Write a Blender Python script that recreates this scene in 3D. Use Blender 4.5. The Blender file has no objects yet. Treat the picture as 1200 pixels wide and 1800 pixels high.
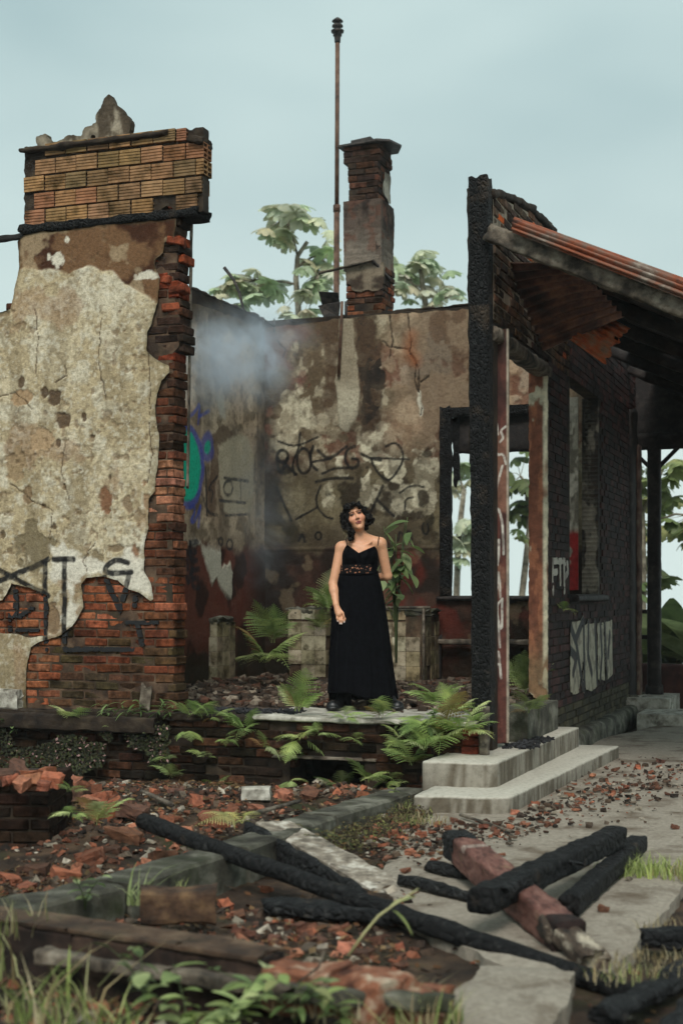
import bpy, bmesh, math, random
import numpy as np
from mathutils import Vector, Matrix, Euler

# ------------------------------------------------------------------ camera, sky, sun, exposure
sc = bpy.context.scene
CAMZ, FPX, HOR = 1.45, 2500.0, 1045.0          # eye height, focal length and horizon row of the 1200x1800 photograph
cam_d = bpy.data.cameras.new('camera'); cam = bpy.data.objects.new('camera', cam_d)
sc.collection.objects.link(cam); sc.camera = cam
cam.location = (0, 0, CAMZ); cam.rotation_euler = (math.radians(90), 0, 0)
cam_d.sensor_width = 36; cam_d.sensor_fit = 'AUTO'; cam_d.lens = 50
cam_d.shift_y = 145 / 1800.0
cam_d.clip_start = 0.1; cam_d.clip_end = 5000
cam_d.dof.use_dof = True; cam_d.dof.focus_distance = 11.2; cam_d.dof.aperture_fstop = 2.2

SUN_EL, SUN_AZ = math.radians(46), math.radians(184)      # azimuth from +Y clockwise: behind the camera
world = bpy.data.worlds.new('World'); sc.world = world; world.use_nodes = True
wt = world.node_tree; wt.nodes.clear()
wo = wt.nodes.new('ShaderNodeOutputWorld'); wb = wt.nodes.new('ShaderNodeBackground')
sky = wt.nodes.new('ShaderNodeTexSky'); sky.sky_type = 'NISHITA'; sky.sun_disc = False
sky.sun_elevation = SUN_EL; sky.sun_rotation = SUN_AZ
sky.air_density = 1.0; sky.dust_density = 4.0; sky.ozone_density = 1.5
tc = wt.nodes.new('ShaderNodeTexCoord')
cn = wt.nodes.new('ShaderNodeTexNoise'); cn.inputs['Scale'].default_value = 1.7; cn.inputs['Detail'].default_value = 3; cn.inputs['Roughness'].default_value = 0.5
cmap = wt.nodes.new('ShaderNodeMapping'); cmap.inputs['Scale'].default_value = (1.4, 1.0, 3.0); cmap.inputs['Location'].default_value = (0.85, 0.1, 0.45)
cr = wt.nodes.new('ShaderNodeValToRGB')
cr.color_ramp.elements[0].position = 0.3; cr.color_ramp.elements[0].color = (2.6, 3.6, 3.65, 1)
cr.color_ramp.elements[1].position = 0.7; cr.color_ramp.elements[1].color = (4.8, 5.8, 5.55, 1)
mx = wt.nodes.new('ShaderNodeMix'); mx.data_type = 'RGBA'; mx.inputs[0].default_value = 0.9
wt.links.new(tc.outputs['Generated'], cmap.inputs['Vector']); wt.links.new(cmap.outputs[0], cn.inputs['Vector'])
wt.links.new(cn.outputs['Fac'], cr.inputs['Fac'])
wt.links.new(sky.outputs[0], mx.inputs[6]); wt.links.new(cr.outputs[0], mx.inputs[7])
sx = wt.nodes.new('ShaderNodeSeparateXYZ'); ab = wt.nodes.new('ShaderNodeMath'); ab.operation = 'ABSOLUTE'; mr_ = wt.nodes.new('ShaderNodeMapRange'); mr_.interpolation_type = 'SMOOTHSTEP'
mr_.inputs['From Min'].default_value = .02; mr_.inputs['From Max'].default_value = .42; mr_.inputs['To Min'].default_value = .75; mr_.inputs['To Max'].default_value = 0.0
mist = wt.nodes.new('ShaderNodeMix'); mist.data_type = 'RGBA'; mist.inputs[7].default_value = (5.0, 5.75, 5.5, 1)          # mist thickens towards the horizon all round
wt.links.new(tc.outputs['Generated'], sx.inputs[0]); wt.links.new(sx.outputs['Z'], ab.inputs[0]); wt.links.new(ab.outputs[0], mr_.inputs['Value']); wt.links.new(mr_.outputs[0], mist.inputs[0]); wt.links.new(mx.outputs[2], mist.inputs[6])
wt.links.new(mist.outputs[2], wb.inputs['Color']); wb.inputs['Strength'].default_value = 0.085
wt.links.new(wb.outputs[0], wo.inputs['Surface'])

sun_d = bpy.data.lights.new('sun', 'SUN'); sun_d.energy = 1.5; sun_d.angle = math.radians(24); sun_d.color = (1.0, 0.965, 0.91)
sun = bpy.data.objects.new('sun', sun_d); sc.collection.objects.link(sun)
sd = Vector((math.sin(SUN_AZ) * math.cos(SUN_EL), math.cos(SUN_AZ) * math.cos(SUN_EL), math.sin(SUN_EL)))
sun.rotation_euler = sd.to_track_quat('Z', 'Y').to_euler(); sun.location = sd * 60

sc.render.engine = 'CYCLES'
sc.view_settings.view_transform = 'Standard'; sc.view_settings.look = 'None'
sc.view_settings.gamma = 1.0; sc.view_settings.exposure = 0.84; sc.view_settings.use_curve_mapping = False
sc.cycles.use_denoising = True
sc.cycles.max_bounces = 6; sc.cycles.diffuse_bounces = 3; sc.cycles.transmission_bounces = 4; sc.cycles.transparent_max_bounces = 8
sc.cycles.volume_bounces = 2
sc.cycles.use_adaptive_sampling = True; sc.cycles.adaptive_threshold = 0.02

# ------------------------------------------------------------------ helpers
R = random.Random(7)
COL = sc.collection
def s(r, g, b):
    f = lambda c: (c / 255 / 12.92) if c <= 10 else ((c / 255 + 0.055) / 1.055) ** 2.4
    return (f(r), f(g), f(b))
# --- 2-D / 3-D value noise on lattices
_rs = np.random.RandomState(3)
T2 = _rs.rand(256, 256); T3 = _rs.rand(48, 48, 48)
def vn(x, y, seed=0):
    x = np.asarray(x, float) + seed * 17.31; y = np.asarray(y, float) + seed * 9.77
    ix = np.floor(x).astype(int); iy = np.floor(y).astype(int); fx = x - ix; fy = y - iy
    fx = fx * fx * (3 - 2 * fx); fy = fy * fy * (3 - 2 * fy)
    a = T2[ix & 255, iy & 255]; b = T2[(ix + 1) & 255, iy & 255]; c = T2[ix & 255, (iy + 1) & 255]; d = T2[(ix + 1) & 255, (iy + 1) & 255]
    return (a * (1 - fx) + b * fx) * (1 - fy) + (c * (1 - fx) + d * fx) * fy
def fbm(x, y, seed=0, o=4, g=0.5):
    t = 0; amp = 1; n = 0
    for i in range(o):
        t = t + amp * vn(x * 2 ** i, y * 2 ** i, seed + i * 3); n += amp; amp *= g
    return t / n
def vn3(p, seed=0):
    p = np.asarray(p, float) + seed * 7.37
    i = np.floor(p).astype(int); f = p - i; f = f * f * (3 - 2 * f)
    r = 0
    for dx in (0, 1):
        for dy in (0, 1):
            for dz in (0, 1):
                w = (f[..., 0] if dx else 1 - f[..., 0]) * (f[..., 1] if dy else 1 - f[..., 1]) * (f[..., 2] if dz else 1 - f[..., 2])
                r = r + w * T3[(i[..., 0] + dx) % 48, (i[..., 1] + dy) % 48, (i[..., 2] + dz) % 48]
    return r
def sst(a, b, x): t = np.clip((x - a) / (b - a), 0, 1); return t * t * (3 - 2 * t)
def poly_sd(X, Z, pts):                       # signed distance, positive inside
    p = np.array(pts, float); d = np.full(X.shape, 1e9); ins = np.zeros(X.shape, bool)
    for k in range(len(p)):
        a = p[k]; b = p[(k + 1) % len(p)]; e = b - a
        t = np.clip(((X - a[0]) * e[0] + (Z - a[1]) * e[1]) / (e @ e + 1e-12), 0, 1)
        d = np.minimum(d, np.hypot(X - a[0] - t * e[0], Z - a[1] - t * e[1]))
        if abs(e[1]) > 1e-12:
            c = ((a[1] > Z) != (b[1] > Z)) & (X < e[0] * (Z - a[1]) / e[1] + a[0]); ins ^= c
    return np.where(ins, d, -d)
def line_d(X, Z, pts):
    p = np.array(pts, float); d = np.full(X.shape, 1e9)
    for k in range(len(p) - 1):
        a = p[k]; e = p[k + 1] - a
        t = np.clip(((X - a[0]) * e[0] + (Z - a[1]) * e[1]) / (e @ e + 1e-12), 0, 1)
        d = np.minimum(d, np.hypot(X - a[0] - t * e[0], Z - a[1] - t * e[1]))
    return d
def chaikin(p, it=2):
    p = [np.array(a, float) for a in p]
    for _ in range(it):
        q = [p[0]]
        for a, b in zip(p[:-1], p[1:]): q += [a * .75 + b * .25, a * .25 + b * .75]
        p = q + [p[-1]]
    return p
# --- photograph pixel -> place in the world
def ray(px, py): return Vector(((px - 600) / FPX, 1.0, -(py - HOR) / FPX))
def at(px, py, Y): d = ray(px, py); return Vector((d.x * Y, Y, CAMZ + d.z * Y))
def onz(px, py, z): d = ray(px, py); return at(px, py, (z - CAMZ) / d.z)
ANG = math.radians(20); U = Vector((math.cos(ANG), -math.sin(ANG), 0)); V = Vector((math.sin(ANG), math.cos(ANG), 0))
B0 = Vector((-1.305, 11.1, 0))                # building frame: x along the front, y into the house
FLZ = 0.54
C0 = Vector((0, 0, CAMZ))
def wp(px, py, y=0.0):                        # on the plane y = const of the building: (x, z)
    d = ray(px, py); t = (y - (C0 - B0).dot(V)) / d.dot(V); p = C0 + d * t; return ((p - B0).dot(U), p.z)
def sp(px, py, x=0.0):                        # on the plane x = const: (y, z)
    d = ray(px, py); t = (x - (C0 - B0).dot(U)) / d.dot(U); p = C0 + d * t; return ((p - B0).dot(V), p.z)
def loc(p): q = Vector(p) - B0; return Vector((q.dot(U), q.dot(V), q.z))      # world -> building
def wld(x, y, z): return B0 + U * x + V * y + Vector((0, 0, z))
# --- objects
def tag(o, label, cat, group=None, kind=None):
    if label: o['label'] = label
    if cat: o['category'] = cat; o['kind'] = kind or 'thing'
    if group: o['group'] = group
    if kind: o['kind'] = kind
    return o
def empty(name, p=(0, 0, 0), rz=0.0, label=None, cat=None, group=None):
    o = bpy.data.objects.new(name, None); COL.objects.link(o); o.location = p; o.rotation_euler = (0, 0, rz); o.empty_display_size = .1
    return tag(o, label, cat, group)
def bthing(name, label, cat, group=None): return empty(name, B0, -ANG, label, cat, group)
def link(name, me, parent=None, p=(0, 0, 0), rot=(0, 0, 0), sc_=None):
    o = bpy.data.objects.new(name, me); COL.objects.link(o); o.location = p; o.rotation_euler = rot
    if sc_ is not None: o.scale = (sc_, sc_, sc_) if not hasattr(sc_, '__len__') else sc_
    if parent is not None: o.parent = parent
    return o
def np_mesh(name, v, faces, mat, cols=None, smooth=False):
    """v Nx3, faces: list of arrays Mxk (k 3 or 4)"""
    me = bpy.data.meshes.new(name); v = np.asarray(v, np.float32)
    fl = [np.asarray(f, np.int32) for f in faces if len(f)]
    me.vertices.add(len(v)); me.vertices.foreach_set('co', v.ravel())
    nl = sum(f.size for f in fl); npoly = sum(len(f) for f in fl)
    me.loops.add(nl); me.polygons.add(npoly)
    me.loops.foreach_set('vertex_index', np.concatenate([f.ravel() for f in fl]))
    tot = np.concatenate([np.full(len(f), f.shape[1], np.int32) for f in fl]); st = np.concatenate([[0], np.cumsum(tot)[:-1]]).astype(np.int32)
    me.polygons.foreach_set('loop_start', st); me.polygons.foreach_set('loop_total', tot)
    me.polygons.foreach_set('use_smooth', np.full(npoly, smooth, bool) if np.isscalar(smooth) else smooth)
    me.update(calc_edges=True); me.validate()
    if cols is not None:
        a = me.color_attributes.new('Col', 'FLOAT_COLOR', 'POINT'); c = np.ones((len(v), 4), np.float32); c[:, :3] = cols; a.data.foreach_set('color', c.ravel())
    if mat: me.materials.append(mat)
    return me
class MB:
    def __init__(self): self.v = []; self.f = []; self.c = []
    def add(self, vs, fs, col=None):
        n = len(self.v); self.v += [tuple(x) for x in vs]; self.f += [tuple(i + n for i in f) for f in fs]
        self.c += [col or (1, 1, 1)] * len(vs)
    def box(self, a, b, col=None, jit=0.0):
        x0, y0, z0 = a; x1, y1, z1 = b
        vs = [(x, y, z) for x in (x0, x1) for y in (y0, y1) for z in (z0, z1)]
        if jit: vs = [tuple(c + R.uniform(-jit, jit) for c in p) for p in vs]
        self.add(vs, [(0, 1, 3, 2), (4, 6, 7, 5), (0, 4, 5, 1), (2, 3, 7, 6), (0, 2, 6, 4), (1, 5, 7, 3)], col)
    def prism(self, top, h, zoff=0):           # polygon of (x,y,z) points, extruded down by h
        n = len(top); vs = [tuple(p) for p in top] + [(p[0], p[1], p[2] - h) for p in top]
        self.add(vs, [tuple(range(n)), tuple(range(2 * n - 1, n - 1, -1))] + [(i, n + i, n + (i + 1) % n, (i + 1) % n) for i in range(n)])
    def tube(self, pts, rad, n=8, cap=True):
        pts = [Vector(p) for p in pts]; rad = [rad] * len(pts) if not hasattr(rad, '__len__') else rad
        up = Vector((0, 0, 1)); vs = []; last = None
        for i, p in enumerate(pts):
            t = (pts[min(i + 1, len(pts) - 1)] - pts[max(i - 1, 0)]).normalized()
            a = (last - t * last.dot(t)) if last is not None else (up.cross(t) if abs(t.dot(up)) < .95 else Vector((1, 0, 0)).cross(t))
            a.normalize(); b = t.cross(a); last = a
            for k in range(n):
                an = 2 * math.pi * k / n; vs.append(p + (a * math.cos(an) + b * math.sin(an)) * rad[i])
        fs = [(i * n + k, i * n + (k + 1) % n, (i + 1) * n + (k + 1) % n, (i + 1) * n + k) for i in range(len(pts) - 1) for k in range(n)]
        if cap: fs += [tuple(range(n - 1, -1, -1)), tuple((len(pts) - 1) * n + k for k in range(n))]
        self.add(vs, fs)
    def build(self, name, mat, parent=None, smooth=False, p=(0, 0, 0), rot=(0, 0, 0), cols=False):
        me = bpy.data.meshes.new(name); me.from_pydata(self.v, [], self.f); me.update()
        if smooth: me.polygons.foreach_set('use_smooth', np.ones(len(me.polygons), bool))
        if cols:
            a = me.color_attributes.new('Col', 'FLOAT_COLOR', 'POINT'); c = np.ones((len(self.v), 4), np.float32); c[:, :3] = self.c; a.data.foreach_set('color', c.ravel())
        if mat: me.materials.append(mat)
        return link(name, me, parent, p, rot)
def rough_beam(p0, p1, w, h, amp=.008, seed=0, step=.04, taper=(1, 1), power=4.0, bend=0.0, up=(0, 0, 1), rag=.03, n=20, fr=9.0):
    """a timber or rough bar of w x h section between two points: squarish rounded section, uneven surface, ragged ends; returns verts, faces"""
    p0 = Vector(p0); p1 = Vector(p1); L = (p1 - p0).length; t = (p1 - p0) / L; up = Vector(up)
    a = up.cross(t)
    if a.length < .05: a = Vector((0, 1, 0)).cross(t)
    a.normalize(); b = t.cross(a); m = max(3, int(L / step)); th = np.linspace(0, 2 * math.pi, n, endpoint=False) + math.pi / n
    c, si = np.cos(th), np.sin(th); rr = (np.abs(c) ** power + np.abs(si) ** power) ** (-1 / power)
    vs = []
    for i in range(m + 1):
        q = i / m; tp = taper[0] * (1 - q) + taper[1] * q; P = p0 + t * L * q + b * (bend * math.sin(math.pi * q))
        x = rr * c * w / 2 * tp; y = rr * si * h / 2 * tp
        pos = np.array(P)[None] + x[:, None] * np.array(a)[None] + y[:, None] * np.array(b)[None]
        if i in (0, m): pos += np.array(t)[None] * ((vn3(pos * 30, seed + 5) - .5)[:, None] * 2 * rag)
        nz = (vn3(pos * fr, seed) - .5) * 2 * amp + (vn3(pos * fr * 3.3, seed + 1) - .5) * amp
        pos += nz[:, None] * (c[:, None] * np.array(a)[None] + si[:, None] * np.array(b)[None]); vs.append(pos)
    v = np.concatenate(vs); ctr = [v[:n].mean(0), v[-n:].mean(0)]
    v = np.concatenate([v, [ctr[0] + np.array(t) * rag * .6, ctr[1] - np.array(t) * rag * .6]])
    k = np.arange(n); k1 = (k + 1) % n
    q = np.concatenate([np.stack([i * n + k, i * n + k1, (i + 1) * n + k1, (i + 1) * n + k], 1) for i in range(m)])
    e0 = np.stack([k1, k, np.full(n, len(v) - 2)], 1); e1 = np.stack([m * n + k, m * n + k1, np.full(n, len(v) - 1)], 1)
    return v, [q, np.concatenate([e0, e1])]
def beam(name, p0, p1, w, h, mat, parent=None, smooth=True, **k):
    v, f = rough_beam(p0, p1, w, h, **k)
    return link(name, np_mesh(name, v, f, mat, smooth=smooth), parent)
class Sheet:
    """a coat on a wall: a fine grid with its own outline, relief and colours (numpy), made into one mesh"""
    def __init__(self, x0, x1, z0, z1, st):
        self.st = st; self.xs = np.arange(x0, x1 + st, st); self.zs = np.arange(z0, z1 + st, st)
        self.X, self.Z = np.meshgrid(self.xs, self.zs); self.keep = np.ones(self.X.shape); self.h = np.zeros(self.X.shape); self.c = np.zeros(self.X.shape + (3,))
        self.c[:] = .3
    def n(self, sc, seed=0, o=4, sx=1, sz=1): return fbm(self.X * sc * sx, self.Z * sc * sz, seed, o)
    def warp(self, amp=.03, sc=6, seed=11): return (self.n(sc, seed, 5) - .5) * 2 * amp
    def poly(self, pts, amp=.03, sc=6, seed=11): return poly_sd(self.X, self.Z, pts) + self.warp(amp, sc, seed)
    def mix(self, col, w): w = np.clip(w, 0, 1)[..., None]; self.c = self.c * (1 - w) + np.array(col) * w
    def stroke(self, pts, w, col, a=.9, soft=.35, seed=5, wear=.35):
        pts = chaikin(pts) if len(pts) > 2 else pts
        d = line_d(self.X + self.warp(.006, 12, seed), self.Z + self.warp(.006, 12, seed + 4), pts); m = (1 - sst(w * (1 - soft), w * (1 + soft), d)) * a
        if wear: m = m * (1 - wear * sst(.5, .62, self.n(22, seed, 3)))
        self.mix(col, m)
    def crack(self, pts, w=.007, col=(.02, .014, .01), seed=3):
        d = line_d(self.X + self.warp(.02, 14, seed), self.Z + self.warp(.02, 14, seed + 9), pts)
        ww = w * (.4 + 1.2 * self.n(7, seed, 2)); m = 1 - sst(ww, ww * 2.2, d); self.mix(col, m * .9); self.h -= m * .012
    def mesh(self, name, mat, thick, to3, back=True):
        """to3(x, z, out) -> Nx3; out = height out of the wall"""
        H, W = self.X.shape
        k = self.keep; cell = (k[:-1, :-1] + k[1:, :-1] + k[:-1, 1:] + k[1:, 1:]) / 4 > 0
        ii, jj = np.nonzero(cell); idx = np.full((H, W), -1)
        used = np.zeros((H, W), bool)
        for di in (0, 1):
            for dj in (0, 1): used[ii + di, jj + dj] = True
        idx[used] = np.arange(used.sum()); N = used.sum()
        allc = np.ones((H, W), bool); cpad = np.pad(cell, 1)
        for di in (0, 1):
            for dj in (0, 1): allc &= cpad[di:di + H, dj:dj + W]
        rim = used & ~allc; gz_, gx_ = np.gradient(k, self.st); g2 = gx_ ** 2 + gz_ ** 2 + 1e-6; mv = np.clip(-k / np.sqrt(g2), -.7 * self.st, .7 * self.st) / np.sqrt(g2) * rim
        if (np.abs(k) < 1e8).all() and k.min() < 0: self.X = self.X + mv * gx_; self.Z = self.Z + mv * gz_
        v = to3(self.X[used], self.Z[used], self.h[used]); c = self.c[used]
        q = np.stack([idx[ii, jj], idx[ii, jj + 1], idx[ii + 1, jj + 1], idx[ii + 1, jj]], 1)
        cp = np.pad(cell, 1); rims = []; rv = []; rc = []; base = N
        for (di, dj, a, b) in ((-1, 0, (0, 0), (0, 1)), (1, 0, (1, 1), (1, 0)), (0, -1, (1, 0), (0, 0)), (0, 1, (0, 1), (1, 1))):
            e = cp[1 + ii + di, 1 + jj + dj] == False
            i_, j_ = ii[e], jj[e]; n_ = len(i_)
            if not n_: continue
            A = (i_ + a[0], j_ + a[1]); Bq = (i_ + b[0], j_ + b[1])
            for P, hh in ((A, 0), (Bq, 0), (Bq, 1), (A, 1)):
                rv.append(to3(self.X[P], self.Z[P], self.h[P] if hh == 0 else np.full(n_, -thick))); rc.append(self.c[P] * (1 if hh == 0 else .75))
            o = base + np.arange(n_); rims.append(np.stack([o + n_, o, o + 3 * n_, o + 2 * n_], 1)); base += 4 * n_
        v = np.concatenate([v] + rv); c = np.concatenate([c] + rc); f = np.concatenate([q] + rims)
        sm = np.zeros(len(f), bool); sm[:len(q)] = True
        return np_mesh(name, v, [f], mat, c, sm)
# ------------------------------------------------------------------ materials
def ND(nt, t, **k):
    n = nt.nodes.new(t)
    for a, b in k.items():
        if a in n.inputs: n.inputs[a].default_value = b
        else: setattr(n, a, b)
    return n
def mk(name, cols, scale=6.0, rough=.85, bump=.3, bscale=60.0, attr=None, objcol=False, stretch=(1, 1, 1), spec=.3, detail=8, transl=0.0, crack=None, contrast=None, second=None, metallic=0.0, bdist=.01):
    """cols: ramp colours over a world-space noise; multiplied by attribute / object colour; bump from fine noise and, for char, a cell pattern"""
    m = bpy.data.materials.new(name); m.use_nodes = True; nt = m.node_tree; nt.nodes.clear(); L = nt.links.new
    out = ND(nt, 'ShaderNodeOutputMaterial'); p = ND(nt, 'ShaderNodeBsdfPrincipled', Roughness=rough, Metallic=metallic); p.inputs['Specular IOR Level'].default_value = spec
    geo = ND(nt, 'ShaderNodeNewGeometry'); mp = ND(nt, 'ShaderNodeMapping'); mp.inputs['Scale'].default_value = stretch; L(geo.outputs['Position'], mp.inputs['Vector'])
    n = ND(nt, 'ShaderNodeTexNoise', Scale=scale, Detail=detail, Roughness=.62); L(mp.outputs[0], n.inputs['Vector'])
    r = ND(nt, 'ShaderNodeValToRGB'); e = r.color_ramp.elements; lo, hi = contrast or (.36, .66)
    while len(e) < len(cols): e.new(.5)
    for i, c in enumerate(cols): e[i].position = lo + (hi - lo) * i / max(1, len(cols) - 1); e[i].color = (*c, 1)
    L(n.outputs['Fac'], r.inputs['Fac']); col = r.outputs[0]
    if second:                                  # (colour, scale, low, high): a second blotch layer (moss, soot, lichen)
        c2, s2, l2, h2 = second; n2 = ND(nt, 'ShaderNodeTexNoise', Scale=s2, Detail=7, Roughness=.65); L(geo.outputs['Position'], n2.inputs['Vector'])
        r2 = ND(nt, 'ShaderNodeMapRange'); r2.inputs['From Min'].default_value = l2; r2.inputs['From Max'].default_value = h2; L(n2.outputs['Fac'], r2.inputs['Value'])
        mm = ND(nt, 'ShaderNodeMix', data_type='RGBA'); L(r2.outputs[0], mm.inputs[0]); L(col, mm.inputs[6]); mm.inputs[7].default_value = (*c2, 1); col = mm.outputs[2]
    for kind in ([attr] if attr else []) + (['OBJ'] if objcol else []):
        if kind == 'OBJ': a = ND(nt, 'ShaderNodeObjectInfo').outputs['Color']
        else: a = ND(nt, 'ShaderNodeAttribute', attribute_name=kind).outputs['Color']
        mm = ND(nt, 'ShaderNodeMix', data_type='RGBA', blend_type='MULTIPLY'); mm.inputs[0].default_value = 1; L(col, mm.inputs[6]); L(a, mm.inputs[7]); col = mm.outputs[2]
    L(col, p.inputs['Base Color'])
    if bump:
        nb = ND(nt, 'ShaderNodeTexNoise', Scale=bscale, Detail=6, Roughness=.7); L(mp.outputs[0], nb.inputs['Vector']); hgt = nb.outputs['Fac']
        if crack:
            vo = ND(nt, 'ShaderNodeTexVoronoi', feature='DISTANCE_TO_EDGE', Scale=crack); L(mp.outputs[0], vo.inputs['Vector'])
            mr = ND(nt, 'ShaderNodeMapRange'); mr.inputs['From Max'].default_value = .25; L(vo.outputs['Distance'], mr.inputs['Value'])
            ad = ND(nt, 'ShaderNodeMath', operation='MULTIPLY_ADD'); L(mr.outputs[0], ad.inputs[0]); ad.inputs[1].default_value = .9; L(hgt, ad.inputs[2]); hgt = ad.outputs[0]
        bp = ND(nt, 'ShaderNodeBump', Strength=bump, Distance=bdist); L(hgt, bp.inputs['Height']); L(bp.outputs[0], p.inputs['Normal'])
    sh = p.outputs[0]
    if transl:
        tr = ND(nt, 'ShaderNodeBsdfTranslucent'); L(col, tr.inputs['Color']); ms = ND(nt, 'ShaderNodeMixShader'); ms.inputs[0].default_value = transl
        L(sh, ms.inputs[1]); L(tr.outputs[0], ms.inputs[2]); sh = ms.outputs[0]
    L(sh, out.inputs['Surface']); return m
M = {}
M['plaster'] = mk('plaster', [(.62, .60, .57), (.94, .94, .94), (1.14, 1.14, 1.14)], 40, .95, .9, 60, attr='Col', spec=.1, contrast=(.28, .7), detail=12)
M['brick'] = mk('brick', [(.25, .24, .22), (.75, .75, .75), (1.3, 1.25, 1.2)], 22, .95, 1.0, 50, objcol=True, spec=.1, second=((.16, .15, .12), 6, .46, .66), contrast=(.3, .7), detail=12)
M['brickmesh'] = mk('brick_painted', [(.55, .55, .55), (1, 1, 1), (1.3, 1.3, 1.3)], 10, .85, .6, 50, attr='Col', spec=.25)
M['mortar'] = mk('mortar', [s(48, 36, 28), s(80, 62, 48), s(108, 90, 72)], 7, .95, .8, 40, second=((.03, .026, .015), 4, .5, .7))
M['mortar_dark'] = mk('mortar_dark', [s(26, 20, 16), s(44, 35, 27), s(64, 54, 42)], 6, .95, .8, 40)
M['hollow'] = mk('hollow_brick', [(.5, .5, .45), (.9, .88, .85), (1.2, 1.15, 1.1)], 11, .9, .5, 60, objcol=True, spec=.1, contrast=(.3, .7), second=((.2, .2, .14), 5, .5, .68))
M['char'] = mk('charred_wood', [(.003, .003, .003), (.009, .009, .0095), (.04, .039, .038)], 30, .75, 1.0, 90, second=(s(74, 62, 50), 3.5, .56, .7), crack=44, stretch=(1, 1, .6), spec=.25, bdist=.03, contrast=(.35, .75))
M['charlog'] = mk('charred_log', [(.003, .003, .0035), (.010, .0105, .0115), (.07, .069, .066)], 20, .72, .9, 60, second=(s(84, 74, 62), 5, .63, .74), crack=22, spec=.3, bdist=.03, contrast=(.3, .8))
M['wood_grey'] = mk('weathered_wood', [s(48, 42, 36), s(98, 88, 76), s(135, 126, 112)], 9, .85, .8, 40, stretch=(1, 1, 1), second=((.02, .018, .016), 5, .52, .66))
M['wood_red'] = mk('red_painted_wood', [s(70, 44, 38), s(102, 68, 60), s(124, 90, 80)], 30, .8, .6, 60, stretch=(1, .3, 1), attr='Col', second=(s(120, 98, 76), 9, .6, .72))
M['wood_dark'] = mk('sooty_wood', [(.006, .005, .0045), (.016, .012, .011), (.04, .032, .028)], 10, .7, .6, 50)
M['logskin'] = mk('charred_log_skin', [(.003, .003, .0032), (.009, .009, .0095), (.05, .048, .045)], 30, .75, .8, 45, spec=.2, bdist=.02, contrast=(.3, .8), detail=12, crack=16, second=(s(66, 56, 46), 6, .6, .72))
M['concrete'] = mk('concrete', [s(110, 104, 94), s(164, 160, 148), s(196, 192, 180)], 9, .9, .6, 60, second=(s(62, 62, 46), 6, .56, .72))
M['concrete_old'] = mk('mossy_concrete', [s(40, 37, 31), s(78, 76, 66), s(122, 120, 108)], 5, .92, .8, 45, second=(s(46, 50, 30), 4, .5, .68))
M['pave'] = mk('paving', [s(112, 104, 92), s(140, 131, 118), s(160, 152, 138)], 45.0, .93, .45, 110, contrast=(.25, .75), second=(s(92, 79, 65), 2.6, .5, .66))
M['soil'] = mk('soil', [s(34, 26, 20), s(62, 48, 37), s(96, 76, 58)], 5, .97, 1.0, 30, bdist=.03, second=(s(52, 54, 30), 1.7, .52, .64))
M['floor'] = mk('floor_dirt', [s(34, 28, 24), s(66, 54, 46), s(106, 92, 80)], 6, .95, 1.0, 35, bdist=.02)
M['rust'] = mk('rusty_iron', [s(46, 34, 30), s(128, 66, 38), s(104, 84, 72), s(150, 140, 128)], 5, .7, .3, 60, stretch=(1, 1, 1), contrast=(.3, .7), spec=.4)
M['rust_bright'] = mk('orange_rust', [s(60, 40, 32), s(168, 82, 44), s(150, 104, 76), s(110, 96, 84)], 7, .75, .3, 60, contrast=(.3, .72))
M['rust_dark'] = mk('sooty_iron', [(.008, .007, .007), (.022, .016, .016), (.06, .04, .036)], 5, .5, .3, 60)
M['metal_dark'] = mk('dark_metal', [(.014, .012, .012), (.035, .03, .028), (.07, .055, .045)], 20, .6, .3, 80)
M['pole'] = mk('rusted_pole', [s(58, 44, 36), s(92, 66, 52), s(112, 90, 74)], 8, .7, .3, 80)
M['step'] = mk('step_concrete', [(.7, .69, .66), (1, 1, 1), (1.12, 1.12, 1.12)], 28, .92, .5, 90, attr='Col', contrast=(.3, .7))
M['sag'] = mk('sagging_iron', [s(58, 44, 42), s(104, 72, 62), s(146, 104, 84)], 4, .5, .25, 50, spec=.5)
M['tile'] = mk('old_tile', [s(120, 112, 96), s(188, 182, 166), s(214, 208, 194)], 8, .6, .2, 80, objcol=True, second=(s(88, 80, 60), 9, .5, .66))
M['rubble'] = mk('rubble', [(.5, .5, .5), (1, 1, 1), (1.3, 1.3, 1.3)], 24, .95, .8, 60, attr='Col')
M['frag'] = mk('brick_fragment', [(.4, .4, .4), (.95, .95, .95), (1.35, 1.3, 1.25)], 26, .95, 1.0, 50, objcol=True, contrast=(.3, .7), second=((1.1, 1.35, 1.5), 9, .58, .68))
M['fern'] = mk('fern_leaf', [(.55, .6, .5), (1, 1, 1), (1.3, 1.2, 1.1)], 9, .6, 0, objcol=True, transl=.35, spec=.3)
M['leaf'] = mk('leaf', [(.6, .65, .55), (1, 1, 1), (1.25, 1.2, 1.1)], 5, .55, 0, objcol=True, transl=.4, spec=.35)
M['grass'] = mk('grass', [(.6, .6, .5), (1, 1, 1), (1.3, 1.25, 1.2)], 7, .65, 0, attr='Col', transl=.35, spec=.25)
M['bark'] = mk('bark', [s(72, 66, 54), s(120, 112, 96), s(150, 144, 128)], 6, .9, .4, 30)
M['paint'] = mk('spray_paint', [(.7, .7, .7), (1, 1, 1)], 20, .7, .2, 60, attr='Col')
M['coat'] = mk('old_paint', [(.6, .6, .6), (.95, .95, .95), (1.2, 1.2, 1.2)], 14, .8, .5, 70, attr='Col', spec=.25)
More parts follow.
